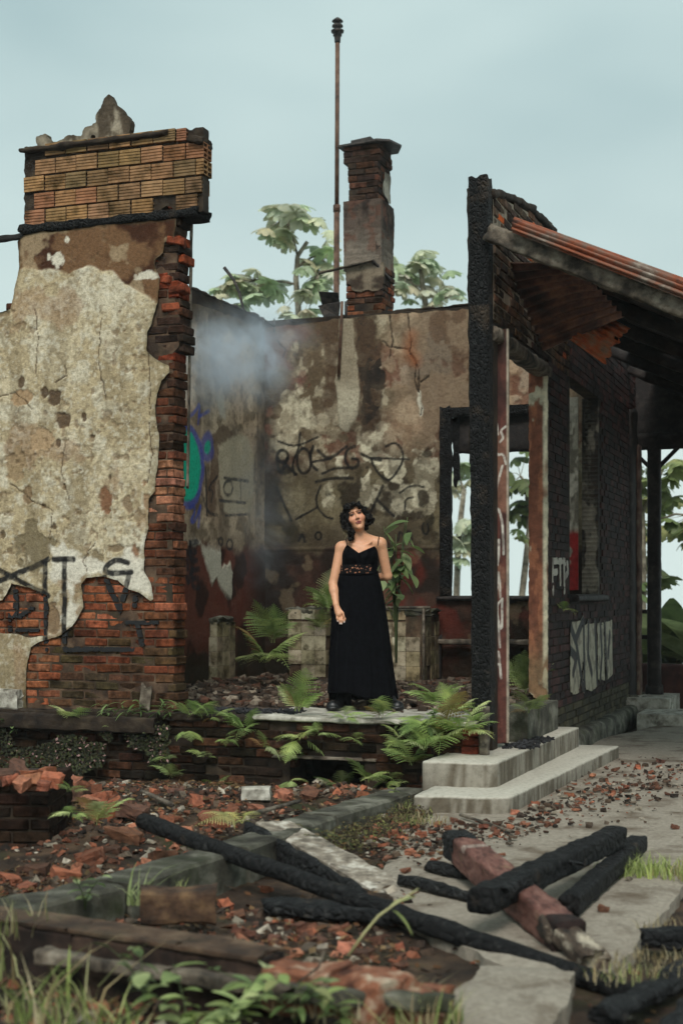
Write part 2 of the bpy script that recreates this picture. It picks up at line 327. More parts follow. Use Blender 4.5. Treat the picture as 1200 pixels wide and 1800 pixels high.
# ------------------------------------------------------------------ brick pieces
def brick_mesh(L, D, H, seed, mat, chip=.013, bev=.008):
    bm = bmesh.new(); bmesh.ops.create_cube(bm, size=1)
    bmesh.ops.scale(bm, vec=(L, D, H), verts=bm.verts)
    bmesh.ops.bevel(bm, geom=bm.edges[:], offset=bev, segments=1, affect='EDGES')
    for v in bm.verts:
        p = np.array(v.co); v.co += Vector([(float(vn3(p * 23, seed + k)) - .5) * chip for k in range(3)])
    me = bpy.data.meshes.new('brick'); bm.to_mesh(me); bm.free(); me.materials.append(mat); return me
BRK = [brick_mesh(.2, .11, .06, i * 3, M['brick']) for i in range(6)]
BRKT = [brick_mesh(.2, .2, .06, 40 + i * 3, M['brick']) for i in range(4)]
def jit(c, a=.18): k = 1 + R.uniform(-a, a); return (min(1, c[0] * k), min(1, c[1] * k * (1 + R.uniform(-.06, .06))), min(1, c[2] * k * (1 + R.uniform(-.08, .08))), 1)
def lay(parent, a0, a1, z0, z1, ok, col, side=None, face=0.0, CH=.07, BL=.212, thr=None, maxn=300, rel=.006, end=None, deep=lambda z: 0):
    """running bond. side None: bricks along x with their face at y=face; side=+1: along y with the face at x=face looking +x"""
    n = 0; row = 0; z = z0
    while z < z1 - .02:
        lim = end(z) if end else a1
        a = a0 - (BL / 2 if row % 2 else 0) + R.uniform(-.01, .01)
        while a < lim - .03:
            l = BL - .009
            b = min(a + l, lim + R.uniform(-.015, .02)) if end else min(a + l, lim)
            aa = max(a, a0)
            if b - aa > .04 and ok((aa + b) / 2, z + .03) and n < maxn:
                last = end and b > lim - .05
                me = R.choice(BRKT if last else BRK); d = .2 if last else .11
                out = R.uniform(-rel, rel) - (R.random() < .08) * .015 - (R.random() < deep(z)) * R.uniform(.01, .05)
                cx = (aa + b) / 2
                if side is None: p = (cx, face + d / 2 - out, z + .03); rz = 0
                else: p = (face - d / 2 + out, cx, z + .03); rz = math.pi / 2
                o = link('brick', me, parent, p, (R.uniform(-.02, .02), R.uniform(-.016, .016), rz + R.uniform(-.02, .02)), ((b - aa) / .2, 1, R.uniform(.98, 1.07)))
                o.color = jit(col(cx, z + .03)); n += 1
            a += BL
        z += CH; row += 1
    return n
def inpoly(pts): 
    P = np.array(pts)
    return lambda x, z: float(poly_sd(np.array([x]), np.array([z]), P)[0])
def W(*px, y=0.0): return [wp(a, b, y) for a, b in px]
front3 = lambda y0: (lambda x, z, h: np.stack([x, np.full_like(x, y0) - h, z], 1))
# ------------------------------------------------------------------ front wall fragment (plaster over brick, hollow bricks on top)
wall = bthing('ruined_wall', 'tall plastered brick wall fragment crowned with hollow clay bricks', 'wall')
edge_px = [(318, 380), (312, 420), (317, 450), (312, 500), (320, 560), (322, 612), (309, 622), (308, 700), (306, 900), (308, 1260)]
ez = [(wp(a, b)[1], wp(a, b)[0]) for a, b in edge_px][::-1]
wall_end = lambda z: float(np.interp(z, [e[0] for e in ez], [e[1] for e in ez]))
pl_edge = [(313, 383), (308, 422), (292, 427), (288, 445), (275, 457), (275, 470), (283, 490), (283, 510), (280, 533), (268, 570), (260, 583), (262, 617), (282, 635), (298, 645), (299, 654), (286, 670), (274, 713), (282, 767), (280, 806), (276, 864), (264, 878), (264, 927), (257, 950), (255, 1004), (268, 1028), (272, 1053), (268, 1057), (249, 1041), (225, 1032), (210, 1020), (183, 1012), (155, 1014), (144, 1028), (150, 1067), (132, 1102), (109, 1117), (74, 1127), (58, 1137), (51, 1160), (49, 1207), (49, 1250)]
outl = [(-420, 1260), (-420, 600), (0, 552), (22, 545), (30, 505), (36, 470), (34, 425), (46, 412)]
PLP = W(*(outl + pl_edge)); HOLE = W((8, 1055), (23, 1024), (51, 1032), (86, 1047), (89, 1067), (84, 1117), (58, 1119), (23, 1113), (-30, 1108), (-30, 1060))
x0w = wp(-420, 1250)[0]
S = Sheet(-1.95, 0.06, FLZ - .02, 4.62, .009)
X, Z = S.X, S.Z
PXm = np.array([wp(0, 900)[0], wp(300, 900)[0]]); px_of = lambda x: (x - PXm[0]) / (PXm[1] - PXm[0]) * 300
sd_pl = S.poly(PLP, .018, 7); sd_hole = S.poly(HOLE, .016, 8, 4)
S.keep = np.minimum(sd_pl, -sd_hole)
n1 = S.n(2.2, 1, 5); n2 = S.n(7, 2, 5); n3 = S.n(1.6, 6, 5, sx=3.5, sz=.7); n4 = S.n(26, 8, 4)
S.c[:] = s(198, 184, 154); S.mix(s(174, 157, 124), sst(.42, .62, n1) * .8); S.mix(s(206, 198, 176), sst(.5, .66, n2) * .7)
S.mix(s(134, 120, 94), sst(.5, .64, n3) * .5); S.mix(s(108, 94, 72), sst(.54, .68, n4) * .4); S.mix(s(122, 108, 82), sst(.52, .66, S.n(42, 18, 2)) * .35); S.mix(s(212, 206, 188), sst(.58, .68, S.n(33, 28, 3)) * .4)
S.mix(s(150, 118, 90), sst(.62, .70, S.n(2.6, 21, 6)) * .45)
topband = S.poly(W((-30, 400), (313, 370), (308, 422), (292, 427), (288, 445), (275, 457), (275, 470), (283, 490), (283, 515), (282, 530), (255, 512), (215, 497), (200, 478), (160, 470), (125, 478), (60, 470), (20, 482)), .05, 7, 31)
tb = sst(-.012, .012, topband); S.mix(s(112, 84, 60), tb); S.mix(s(66, 42, 30), tb * sst(.44, .6, S.n(4, 15, 5))); S.mix(s(156, 136, 108), tb * sst(.58, .68, S.n(6, 35, 4)) * .8); S.h -= tb * .007
for (a, b, rx, rz) in ((102, 455, 10, 10), (87, 450, 5, 8), (262, 482, 20, 6), (120, 422, 4, 5), (272, 484, 10, 5)):
    q = W((a, b))[0]; S.mix(s(205, 198, 180), 1 - sst(.7, 1.2, np.hypot((X - q[0]) / (rx * .0045), (Z - q[1]) / (rz * .0045)) + S.warp(1.4, 12, 9) + S.warp(.6, 30, 4)))
# spalled spots down to the brown undercoat, and small pocks
for (a, b, rx, rz, cl) in ((188, 880, 13, 24, s(122, 84, 60)), (226, 886, 13, 19, s(132, 112, 88)), (207, 964, 18, 7, s(128, 110, 86)), (240, 975, 7, 20, s(136, 100, 76)), (50, 870, 11, 20, s(126, 104, 78)), (80, 890, 7, 7, s(118, 98, 74)), (98, 925, 5, 6, s(90, 74, 56)), (116, 856, 4, 6, s(110, 90, 66)), (30, 820, 20, 40, s(150, 128, 98)), (60, 960, 34, 40, s(118, 106, 82)), (172, 985, 16, 22, s(132, 118, 92)), (42, 700, 24, 16, s(158, 130, 98)), (75, 770, 30, 22, s(170, 144, 112)), (96, 1095, 12, 30, s(126, 104, 80)), (100, 700, 14, 12, s(78, 60, 46)), (112, 735, 16, 14, s(84, 64, 48)), (82, 690, 8, 10, s(82, 64, 48)), (40, 675, 6, 10, s(84, 66, 48)), (150, 735, 4, 7, s(84, 66, 50)), (105, 778, 6, 8, s(84, 66, 50)), (196, 838, 3, 5, s(84, 68, 50)), (165, 768, 5, 4, s(84, 66, 50)), (260, 880, 7, 14, s(150, 122, 94)), (256, 850, 6, 8, s(150, 122, 94)), (9, 940, 7, 14, s(100, 84, 62))):
    q = W((a, b))[0]; d = np.hypot((X - q[0]) / (rx * .0045), (Z - q[1]) / (rz * .0045)) + S.warp(.75, 9, int(a)) + S.warp(.35, 26, int(b)); w = 1 - sst(.86, 1.04, d); S.mix(cl, w * .9); S.h -= w * .009
pk = sst(.65, .69, S.n(19, 44, 4)) * sst(.46, .6, S.n(2.3, 45, 3)); S.mix(s(120, 100, 76), pk * .6); S.h -= pk * .007
wht = S.poly(W((88, 930), (120, 965), (190, 990), (270, 930), (282, 1045), (215, 1035), (180, 1005), (150, 1010), (138, 1110), (112, 1110), (120, 1040), (90, 1010)), .07, 7, 52); S.mix(s(212, 206, 190), sst(-.015, .015, wht) * sst(.36, .5, S.n(8, 53, 4)) * .92)
low = sst(.95, .58, Z + S.warp(.18, 4, 60)); S.mix(s(70, 64, 44), low * .75)
S.mix(s(86, 80, 58), sst(.03, .0, np.abs(sd_pl)) * .35)
for c in (((262, 617), (268, 680), (263, 735), (269, 800), (262, 850)), ((115, 640), (120, 660), (100, 672)), ((0, 700), (30, 690), (60, 720)), ((120, 760), (110, 830), (125, 880)), ((66, 540), (70, 600), (64, 660)), ((180, 560), (176, 640), (188, 700)), ((20, 850), (60, 880), (96, 900), (90, 950)), ((170, 955), (150, 985), (156, 1005))):
    S.crack(W(*c), .0022, s(84, 70, 54), seed=int(c[0][0]) % 17)
z2 = lambda *q: W(*[(a / 2.5725, b / 2.5714 + 600) for a, b in q])
GST = [z2((-40, 1010), (225, 1150)), z2((-20, 1095), (205, 1000), (225, 985)), z2((212, 1000), (214, 1395)), z2((250, 985), (340, 985)), z2((300, 990), (298, 1400)), z2((300, 1390), (600, 1390)), z2((585, 1000), (540, 985), (482, 1015), (485, 1050), (600, 1045)), z2((480, 1070), (545, 1215), (590, 1060)), z2((615, 1160), (612, 1192)), z2((580, 1265), (710, 1270)), z2((625, 1275), (645, 1370)), z2((5, 1205), (50, 1255), (100, 1240), (155, 1205)), z2((75, 1130), (75, 1235)), z2((-20, 1297), (170, 1302))]
for k, g in enumerate(GST): S.stroke(g, .023, (.014, .014, .015), .97, .25, seed=k, wear=.22)
S.h += (n2 - .5) * .010 + (n4 - .5) * .003 + (S.n(48, 19, 2) - .5) * .002
link('plaster', S.mesh('plaster', M['plaster'], .0, front3(-.024)), wall)
# masonry behind the plaster
S = Sheet(-1.95, .02, FLZ - .02, 4.62, .02)
core = W(*(outl + [(318, 380)])) + [(wall_end(z) - .02 - (.0 if z < 3.2 else .03 * float(T2[int(z * 60) % 256, 9])), z) for z in np.arange(4.5, FLZ - .05, -.035)]
S.keep = poly_sd(S.X, S.Z, core); S.h = (S.n(9, 3, 4) - .5) * .014 + .03 * sst(3.1, 3.4, S.Z) * (S.n(8, 5, 3) - .42)
link('masonry_core', S.mesh('masonry_core', M['mortar'], .19, front3(.008)), wall)
S2 = Sheet(-1.95, .02, FLZ - .02, 4.62, .06); S2.keep = poly_sd(S2.X, S2.Z, core)
link('rear_coat', S2.mesh('rear_coat', M['mortar_dark'], .0, front3(.203)), wall)
fpl, fho = inpoly(PLP), inpoly(HOLE)
def bcol(x, z):
    px = px_of(x); py = HOR - (z - CAMZ) * FPX / (11.1 - x * .342)
    if py < 640: c = R.choice([s(88, 56, 42), s(66, 48, 38), s(150, 74, 48), s(54, 42, 35), s(70, 52, 42)])
    elif py < 790: c = R.choice([s(86, 56, 40), s(104, 62, 44), s(70, 50, 38)])
    elif py < 925: c = R.choice([s(172, 116, 90), s(184, 128, 102), s(158, 98, 74)])
    elif py < 1020: c = R.choice([s(120, 76, 56), s(96, 66, 50), s(110, 66, 46)])
    elif py < 1110 or px < 95: c = R.choice([s(160, 92, 62), s(170, 104, 74), s(136, 78, 54), s(140, 90, 66)])
    elif py < 1180: c = R.choice([s(126, 72, 48), s(92, 70, 48), s(110, 64, 44), s(80, 68, 46)])
    else: c = R.choice([s(84, 62, 46), s(76, 64, 46), s(100, 70, 52), s(68, 58, 42)])
    return c
core_in = inpoly(core)
lay(wall, -1.75, .02, FLZ + .01, 4.50, lambda x, z: min(fpl(x, z), -fho(x, z)) < .05 and core_in(x, z) > (-.07 if x > -.6 else .0), bcol, face=0.0, end=wall_end, rel=.008, deep=lambda z: .3 if z > 3.3 else 0)
# loose tooth bricks and dark voids at the broken end
for (a, b) in ((317, 424), (300, 492), (308, 540), (322, 508)):
    q = wp(a, b); o = link('brick', R.choice(BRK), wall, (q[0] - .05, .035, q[1]), (R.uniform(-.2, .2), R.uniform(-.25, .25), R.uniform(-.4, .4)), (.7, 1, 1)); o.color = jit(s(150, 80, 54))
# graffiti strokes where they cross bare brick
S = Sheet(-1.5, 0, .9, 2.1, .009); m = np.full(S.X.shape, -1.0)
for g in GST: m = np.maximum(m, .023 - line_d(S.X, S.Z, g))
bare = np.maximum(-poly_sd(S.X, S.Z, PLP), poly_sd(S.X, S.Z, HOLE)) - .004
joint = ((S.Z - FLZ - .01) % .07)
S.keep = np.minimum(np.minimum(m + S.warp(.006, 30, 4), bare), np.minimum(joint - .004, .064 - joint)) - .012 * (S.n(24, 8, 3) > .62)
S.c[:] = (.014, .014, .015); S.h += .0045; link('graffiti', S.mesh('graffiti', M['paint'], .01, front3(-.008)), wall)
# white batten left standing on the broken end
v, f = rough_beam((wall_end(2.3) + .02, .195, 2.3), (wall_end(4) + .01, .2, 4.42), .016, .03, .003, 3); link('edge_batten', np_mesh('edge_batten', v, f, M['wood_grey']), wall)
# charred lintel under the hollow bricks and the burnt stick beyond it
a = wp(40, 404); b = wp(352, 372); beam('lintel', (a[0], .08, a[1]), (b[0], .08, b[1]), .24, .085, M['char'], wall, amp=.014, seed=3, rag=.04)
a = wp(-40, 420); b = wp(46, 412); beam('burnt_stick', (a[0] - .3, .05, a[1] - .02), (b[0], .05, b[1]), .045, .045, M['wood_dark'], wall, amp=.01, seed=9)
# hollow clay bricks: grooved faces, open cells at the ends
def hollow_mesh(seed):
    mb = MB(); L, D, H = .182, .15, .118
    zs = [0]; ys = [0.0]
    for k in range(5):
        z = H * (k + 1) / 5; zs += [z - .006, z - .004, z + .001] if k < 4 else [z]; ys += [0, .006, .006] if k < 4 else [0]
        if k < 4: zs.append(z + .003); ys.append(0)
    n = len(zs); vs = [(x, y, z - H / 2) for x in (-L / 2, L / 2) for y, z in zip(ys, zs)]
    mb.add(vs, [(k, n + k, n + k + 1, k + 1) for k in range(n - 1)])
    mb.add([(x, y, z) for x in (-L / 2, L / 2) for y in (0, D) for z in (-H / 2, H / 2)], [(1, 5, 7, 3), (0, 2, 6, 4), (2, 3, 7, 6)])
    for sx in (-1, 1):
        x = sx * L / 2; xi = x - sx * .05; w = .007; ny, nz = 2, 3
        ye = [i * D / ny for i in range(ny + 1)]; ze = [-H / 2 + i * H / nz for i in range(nz + 1)]
        for i in range(ny):
            for j in range(nz):
                o = [(x, ye[i], ze[j]), (x, ye[i + 1], ze[j]), (x, ye[i + 1], ze[j + 1]), (x, ye[i], ze[j + 1])]
                q = [(x, ye[i] + w, ze[j] + w), (x, ye[i + 1] - w, ze[j] + w), (x, ye[i + 1] - w, ze[j + 1] - w), (x, ye[i] + w, ze[j + 1] - w)]
                mb.add(o + q + [(xi, b_, c_) for _, b_, c_ in q], [(k, (k + 1) % 4, 4 + (k + 1) % 4, 4 + k) for k in range(4)] + [(4 + k, 4 + (k + 1) % 4, 8 + (k + 1) % 4, 8 + k) for k in range(4)] + [(8, 9, 10, 11)])
    mb.v = [tuple(c + (float(vn3(np.array(p) * 15, seed + k)) - .5) * .004 for k, c in enumerate(p)) for p in mb.v]
    me = bpy.data.meshes.new('hollow_brick'); me.from_pydata(mb.v, [], mb.f); me.update(); me.materials.append(M['hollow']); return me
HB = [hollow_mesh(i * 5) for i in range(4)]
bz = lambda x: float(np.interp(x, [wp(45, 402)[0], wp(355, 372)[0]], [wp(45, 398)[1], wp(355, 369)[1]]))
rows = [(47, 357), (66, 357), (46, 361), (67, 361), (46, 330)]
for r_, (a, b) in enumerate(rows):
    xa, xb = wp(a, 330)[0], wp(b, 330)[0]; x = xa - (0 if r_ % 2 == 0 else .01); k = 0
    while x < xb - .06:
        l = min(.182, xb - x)
        miss = (r_ == 0 and k == 6) or (r_ == 4 and k in (0,))
        if not miss:
            o = link('hollow_brick', HB[(k + r_) % 4], wall, (x + l / 2, -.03 + R.uniform(-.006, .006), bz(x + l / 2) + .06 + r_ * .134 + R.uniform(-.003, .003)), (0, R.uniform(-.012, .012), R.uniform(-.01, .01)), (l / .182, 1, 1 if not (r_ == 4) else .8))
            o.color = jit(R.choice([s(150, 118, 86), s(158, 122, 88), s(140, 112, 80), s(132, 108, 78), s(150, 108, 80)]), .15)
        x += .194 + R.uniform(-.004, .004); k += 1
mm = Sheet(wp(44, 330)[0], wp(355, 330)[0], 4.3, 5.3, .02)
bzz = np.interp(mm.X, [wp(45, 402)[0], wp(355, 372)[0]], [wp(45, 398)[1], wp(355, 369)[1]])
mm.keep = np.minimum(mm.Z - bzz + .01, bzz + .635 + mm.warp(.02, 9, 3) - mm.Z) + mm.warp(.01, 20, 4); mm.h = (mm.n(20, 3, 3) - .5) * .03
gap = np.hypot((mm.X - wp(295, 368)[0]) / .05, (mm.Z - wp(295, 368)[1]) / .022); mm.keep = np.minimum(mm.keep, gap - 1)
link('bed_mortar', mm.mesh('bed_mortar', M['mortar_dark'], .10, front3(-.004)), wall)
# rough coping on top and the broken concrete fin
a = wp(44, 272); b = wp(300, 240); beam('coping', (a[0], .03, a[1] + .015), (b[0], .03, b[1] + .02), .2, .05, M['mortar_dark'], wall, amp=.02, seed=5, n=16)
a = wp(335, 248); b = wp(362, 250); beam('coping', (a[0], .02, a[1]), (b[0], .02, b[1]), .2, .07, M['mortar_dark'], wall, amp=.025, seed=6, n=16, step=.02)
FS = Sheet(-1.3, -.3, 4.9, 5.7, .011)
fin = W((66, 268), (64, 240), (80, 234), (92, 250), (118, 238), (140, 236), (146, 222), (166, 214), (168, 202), (178, 190), (183, 172), (190, 168), (202, 184), (212, 190), (224, 206), (228, 216), (226, 236), (245, 248), (245, 262))
FS.keep = np.minimum(FS.poly(fin, .026, 18), np.hypot(FS.X - wp(162, 240)[0], FS.Z - wp(162, 240)[1]) - .02)
FS.c[:] = s(150, 140, 122); FS.mix(s(84, 74, 62), sst(.45, .62, FS.n(5, 4, 5, sx=2))); FS.mix(s(60, 54, 46), sst(.06, 0, FS.keep) * .5); FS.h = (FS.n(7, 5, 5) - .5) * .05
link('concrete_fin', FS.mesh('concrete_fin', M['plaster'], .07, front3(.02)), wall)
# ------------------------------------------------------------------ foundation, floor
fnd = bthing('foundation_wall', 'low dark brick foundation wall carrying the raised floor', 'wall')
FY = -.10
hole = W((508, 1333), (640, 1330), (640, 1420), (508, 1420), y=FY)
fh = inpoly(hole)
xl, xr = -3.4, wp(838, 1300, FY)[0]
mb = MB()
hx0, hx1, hz = hole[0][0], hole[1][0], hole[0][1]
mb.box((xl, FY + .014, -.15), (hx0, .25, FLZ - .03)); mb.box((hx1, FY + .014, -.15), (xr, .25, FLZ - .03)); mb.box((hx0, FY + .014, hz), (hx1, .25, FLZ - .03))
mb.box((hx0 - .2, .9, -.3), (hx1 + .2, 1.0, .5))
mb.build('masonry_core', M['mortar_dark'], fnd)
lay(fnd, -1.8, xr, -.06, FLZ - .05, lambda x, z: fh(x, z) < -.02, lambda x, z: R.choice([s(58, 42, 32), s(48, 38, 30), s(70, 48, 36), s(40, 34, 27), s(92, 62, 46)]), face=FY, rel=.012)
v, f = rough_beam((hx0 - .12, FY + .02, hz + .012), (hx1 + .12, FY + .02, hz + .012), .07, .03, .006, 4); link('lintel', np_mesh('lintel', v, f, M['wood_grey']), fnd)
# worn rendered lip along the top of the foundation
v, f = rough_beam((xl, FY + .10, FLZ - .035), (wp(440, 1255, FY)[0], FY + .10, FLZ - .035), .25, .05, .014, 12, n=32, step=.04, power=9); link('ledge', np_mesh('ledge', v, f, M['mortar_dark']), fnd)
v, f = rough_beam((wp(440, 1255, FY)[0] + .02, FY + .09, FLZ - .02), (xr, FY + .09, FLZ - .02), .26, .045, .007, 14, n=24, step=.05); link('ledge', np_mesh('ledge', v, f, M['concrete']), fnd)
v, f = rough_beam((-1.85, -.14, FLZ - .10), (-.05, -.14, FLZ - .10), .2, .12, .014, 22, n=32, step=.04, power=9); link('footing', np_mesh('footing', v, f, M['mortar_dark']), fnd)
# grey concrete block and board stub at the foot of the wall
v, f = rough_beam((wp(-6, 1200)[0], -.06, .60), (wp(44, 1200)[0], -.06, .60), .1, .17, .012, 6, n=24, step=.03); link('foot_block', np_mesh('foot_block', v, f, M['concrete']), fnd)
v, f = rough_beam((wp(258, 1250)[0], -.035, .55), (wp(262, 1204)[0], -.035, .74), .09, .02, .006, 8, up=(0, 1, 0)); link('board_stub', np_mesh('board_stub', v, f, M['wood_grey']), fnd)
fl = Sheet(-3.4, 2.37, -.02, 4.75, .05); fl.h = (fl.n(1.5, 3, 4) - .5) * .05 + (fl.n(7, 5, 3) - .5) * .03
me = fl.mesh('floor', M['floor'], .3, lambda x, z, h: np.stack([x, z, FLZ - .012 + h * sst(.25, .9, z)], 1)); fo = link('floor', me, None, B0, (0, 0, -ANG)); fo['kind'] = 'structure'
fs_ = Sheet(wp(452, 1250, 0)[0], xr - .12, .03, .92, .03); fs_.keep = np.minimum(np.minimum(fs_.X - fs_.xs[0], fs_.xs[-1] - fs_.X), .78 - fs_.Z + fs_.warp(.2, 3, 4)) + .001; fs_.h = (fs_.n(6, 4, 3) - .5) * .008
o = link('floor_screed', fs_.mesh('floor_screed', M['concrete'], .05, lambda x, z, h: np.stack([x, z, FLZ - .004 + h], 1)), None, B0, (0, 0, -ANG)); o['kind'] = 'structure'
# ------------------------------------------------------------------ inner side wall
SX = -1.261; BY = 4.757
swall = bthing('inner_side_wall', 'smoke stained inner side wall with green and blue graffiti', 'wall')
def SP(*px): return [sp(a, b, SX) for a, b in px]
S = Sheet(.6, BY, FLZ - .05, 4.72, .012); X, Z = S.X, S.Z
top = np.interp(X, [sp(340, 532, SX)[0], sp(400, 552, SX)[0], sp(440, 570, SX)[0], sp(466, 576, SX)[0]], [sp(340, 532, SX)[1], sp(400, 552, SX)[1], sp(440, 570, SX)[1], sp(466, 576, SX)[1]])
S.keep = top - Z + S.warp(.025, 9, 2)
def ptop(S, c1, c2): 
    n1 = S.n(1.7, 1, 5); n2 = S.n(6, 2, 5); S.c[:] = c1; S.mix(c2, sst(.4, .62, n1)); S.mix(s(112, 96, 76), sst(.52, .66, n2) * .7); S.mix(s(74, 60, 48), sst(.5, .68, S.n(1.2, 6, 5, sx=3.2, sz=.7)) * .55); S.mix(s(60, 50, 40), sst(.6, .7, S.n(21, 7, 3)) * .4); return n2
n2 = ptop(S, s(206, 186, 158), s(186, 164, 138))
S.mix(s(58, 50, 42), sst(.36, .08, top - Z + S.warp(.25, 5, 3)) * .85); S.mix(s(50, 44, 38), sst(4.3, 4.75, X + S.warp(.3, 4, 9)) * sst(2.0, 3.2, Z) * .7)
pale = S.poly(SP((384, 790), (402, 765), (436, 760), (446, 800), (444, 905), (392, 905)), .1, 3, 4); S.mix(s(188, 176, 150), sst(-.03, .03, pale) * .85)
S.mix(s(200, 194, 178), sst(-.03, .03, S.poly(SP((384, 700), (394, 698), (396, 735), (386, 740)), .06, 6, 8)) * .8)
S.mix(s(96, 74, 58), sst(-.02, .02, S.poly(SP((372, 760), (392, 745), (408, 762), (384, 785), (380, 900), (364, 905)), .1, 5, 12)) * .8); 
wl = Z < 1.86
S.mix(s(84, 68, 54), sst(2.4, 2.0, Z + S.warp(.3, 4, 82)) * .45)
red = sst(2.04, 1.86, Z + S.warp(.14, 5, 5)); S.mix(s(104, 52, 42), red * .9); S.mix(s(60, 40, 34), red * sst(.48, .62, S.n(3, 31, 4))); 
wp_ = S.poly(SP((326, 925), (350, 935), (362, 960), (392, 930), (388, 1000), (404, 985), (408, 1060), (396, 1040), (380, 1010), (372, 1030), (362, 1010), (350, 960), (326, 960)), .09, 5, 18); S.mix(s(196, 190, 172), sst(-.02, .02, wp_) * red); S.h += sst(-.02, .02, wp_) * red * .012
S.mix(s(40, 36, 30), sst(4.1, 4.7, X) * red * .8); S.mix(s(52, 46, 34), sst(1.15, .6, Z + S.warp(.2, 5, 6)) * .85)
GR = s(22, 178, 140); BL = s(70, 82, 160); BK = (.025, .025, .03)
e = lambda cx, cy, rx, ry, n=20, a0=0, a1=360: [(cx + rx * math.cos(math.radians(a0 + (a1 - a0) * k / n)), cy + ry * math.sin(math.radians(a0 + (a1 - a0) * k / n))) for k in range(n + 1)]
gz = S.poly(SP(*e(328, 820, 25, 62)), .02, 8, 3); S.mix(BL, sst(-.10, -.06, gz) * .8); S.mix(GR, sst(-.02, .02, gz) * .95)
gz = S.poly(SP(*e(365, 785, 5, 11)), .03, 8, 5); S.mix(BL, sst(-.12, -.07, gz) * .7); S.mix(GR, sst(-.02, .02, gz) * .85)
for g, w, c in ((((333, 715), (330, 735), (342, 725), (352, 705), (348, 745)), .02, BL), (((350, 732), (368, 722)), .02, BL), (((334, 892), (340, 886), (343, 900), (334, 918), (344, 916), (352, 890)), .022, BL), (((352, 892), (349, 925)), .022, BL),
                (((361, 820), (364, 905)), .018, BK), (((382, 838), (364, 862), (376, 862), (372, 882)), .018, BK), (((355, 870), (366, 902), (382, 905)), .018, BK), (e(401, 858, 8, 13), .018, BK), (((394, 840), (436, 846)), .018, BK), (((422, 845), (424, 880)), .012, BK), (((386, 880), (432, 884)), .016, BK), (((396, 906), (436, 904)), .014, BK),
                (((327, 955), (330, 1000)), .03, BK), (((334, 955), (334, 985), (346, 985)), .03, BK), (((334, 955), (346, 952)), .03, BK), (((334, 970), (344, 970)), .03, BK), (((326, 1000), (331, 1032), (336, 1000)), .03, BK), (((338, 1002), (338, 1034), (350, 1032)), .03, BK), (((338, 1002), (350, 1000)), .03, BK), (((338, 1018), (348, 1016)), .03, BK), (e(388, 952, 4, 6), .015, BK), (e(404, 957, 5, 9), .015, BK)):
    S.stroke(SP(*g), w, c, .85, .4, seed=len(g))
S.h += (n2 - .5) * .012 + (S.n(24, 9, 3) - .5) * .004
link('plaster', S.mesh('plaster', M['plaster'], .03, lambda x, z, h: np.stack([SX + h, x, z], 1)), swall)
mb = MB(); mb.add([(SX - .02, .25, FLZ - .3), (SX - .02, BY + .02, FLZ - .3), (SX - .02, BY + .02, 4.56), (SX - .02, .25, 4.5), (SX - .26, .25, FLZ - .3), (SX - .26, BY + .02, FLZ - .3), (SX - .26, BY + .02, 4.56), (SX - .26, .25, 4.5)], [(0, 1, 2, 3), (7, 6, 5, 4), (0, 4, 5, 1), (1, 5, 6, 2), (2, 6, 7, 3), (3, 7, 4, 0)]); mb.build('masonry_core', M['mortar_dark'], swall)
beam('coping', (SX - .13, .6, 4.50), (SX - .13, BY, 4.555), .24, .04, M['mortar_dark'], swall, amp=.02, seed=51)
# ------------------------------------------------------------------ back wall with window opening
bwall = bthing('back_wall', 'mottled back wall of the roofless room with black scrawled graffiti', 'wall')
def BP(*px): return W(*px, y=BY)
BXR = 2.45
WX0 = wp(772, 800, BY)[0]; WX1 = wp(985, 800, BY)[0]; WZ0 = wp(800, 1047, BY)[1]; WZ1 = wp(800, 716, BY)[1]
S = Sheet(SX, BXR, FLZ - .05, 4.8, .0115); X, Z = S.X, S.Z
tl = [(466, 576), (560, 566), (600, 560), (640, 556), (700, 552), (760, 548), (826, 543), (990, 536)]; tq = BP(*tl)
top = np.interp(X, [q[0] for q in tq], [q[1] for q in tq])
S.keep = np.minimum(top - Z + S.warp(.02, 11, 2), np.maximum(np.maximum(WX0 - X, X - WX1), np.maximum(WZ0 - Z, Z - WZ1)))
n2 = ptop(S, s(158, 146, 122), s(128, 114, 92)); S.mix(s(92, 78, 60), sst(.53, .6, S.n(4.2, 71, 6)) * .75); S.mix(s(176, 166, 142), sst(.56, .62, S.n(5.5, 72, 6)) * .7); S.mix(s(76, 62, 48), sst(.54, .62, S.n(13, 73, 5)) * .5)
pxx = lambda q: wp(q, 800, BY)[0]
right = sst(pxx(640), pxx(740), X + S.warp(.3, 3, 8)) * sst(2.7, 3.3, Z + S.warp(.3, 4, 9)); S.mix(s(170, 144, 118), right * .8); S.mix(s(146, 130, 112), right * sst(.46, .56, S.n(3, 12, 6)) * .8); S.mix(s(112, 84, 64), right * sst(.56, .64, S.n(5, 13, 6)) * .7)
oldr = sst(.54, .58, S.n(2.4, 41, 6)) * sst(.4, .5, S.n(9, 42, 4)) * sst(2.5, 3.0, Z) * sst(4.4, 3.9, Z); S.mix(s(104, 66, 52), oldr * .7); S.h -= oldr * .006
brn = S.poly(BP((622, 560), (655, 560), (668, 620), (672, 690), (660, 760), (634, 760), (632, 700), (626, 640)), .07, 5, 13); S.mix(s(70, 54, 42), sst(-.03, .03, brn + S.warp(.06, 18, 4)) * .9); S.h -= sst(-.03, .03, brn) * .014
brn = S.poly(BP((560, 568), (596, 562), (600, 640), (590, 700), (560, 740), (572, 640)), .1, 5, 23); S.mix(s(78, 60, 46), sst(-.03, .03, brn) * .75)
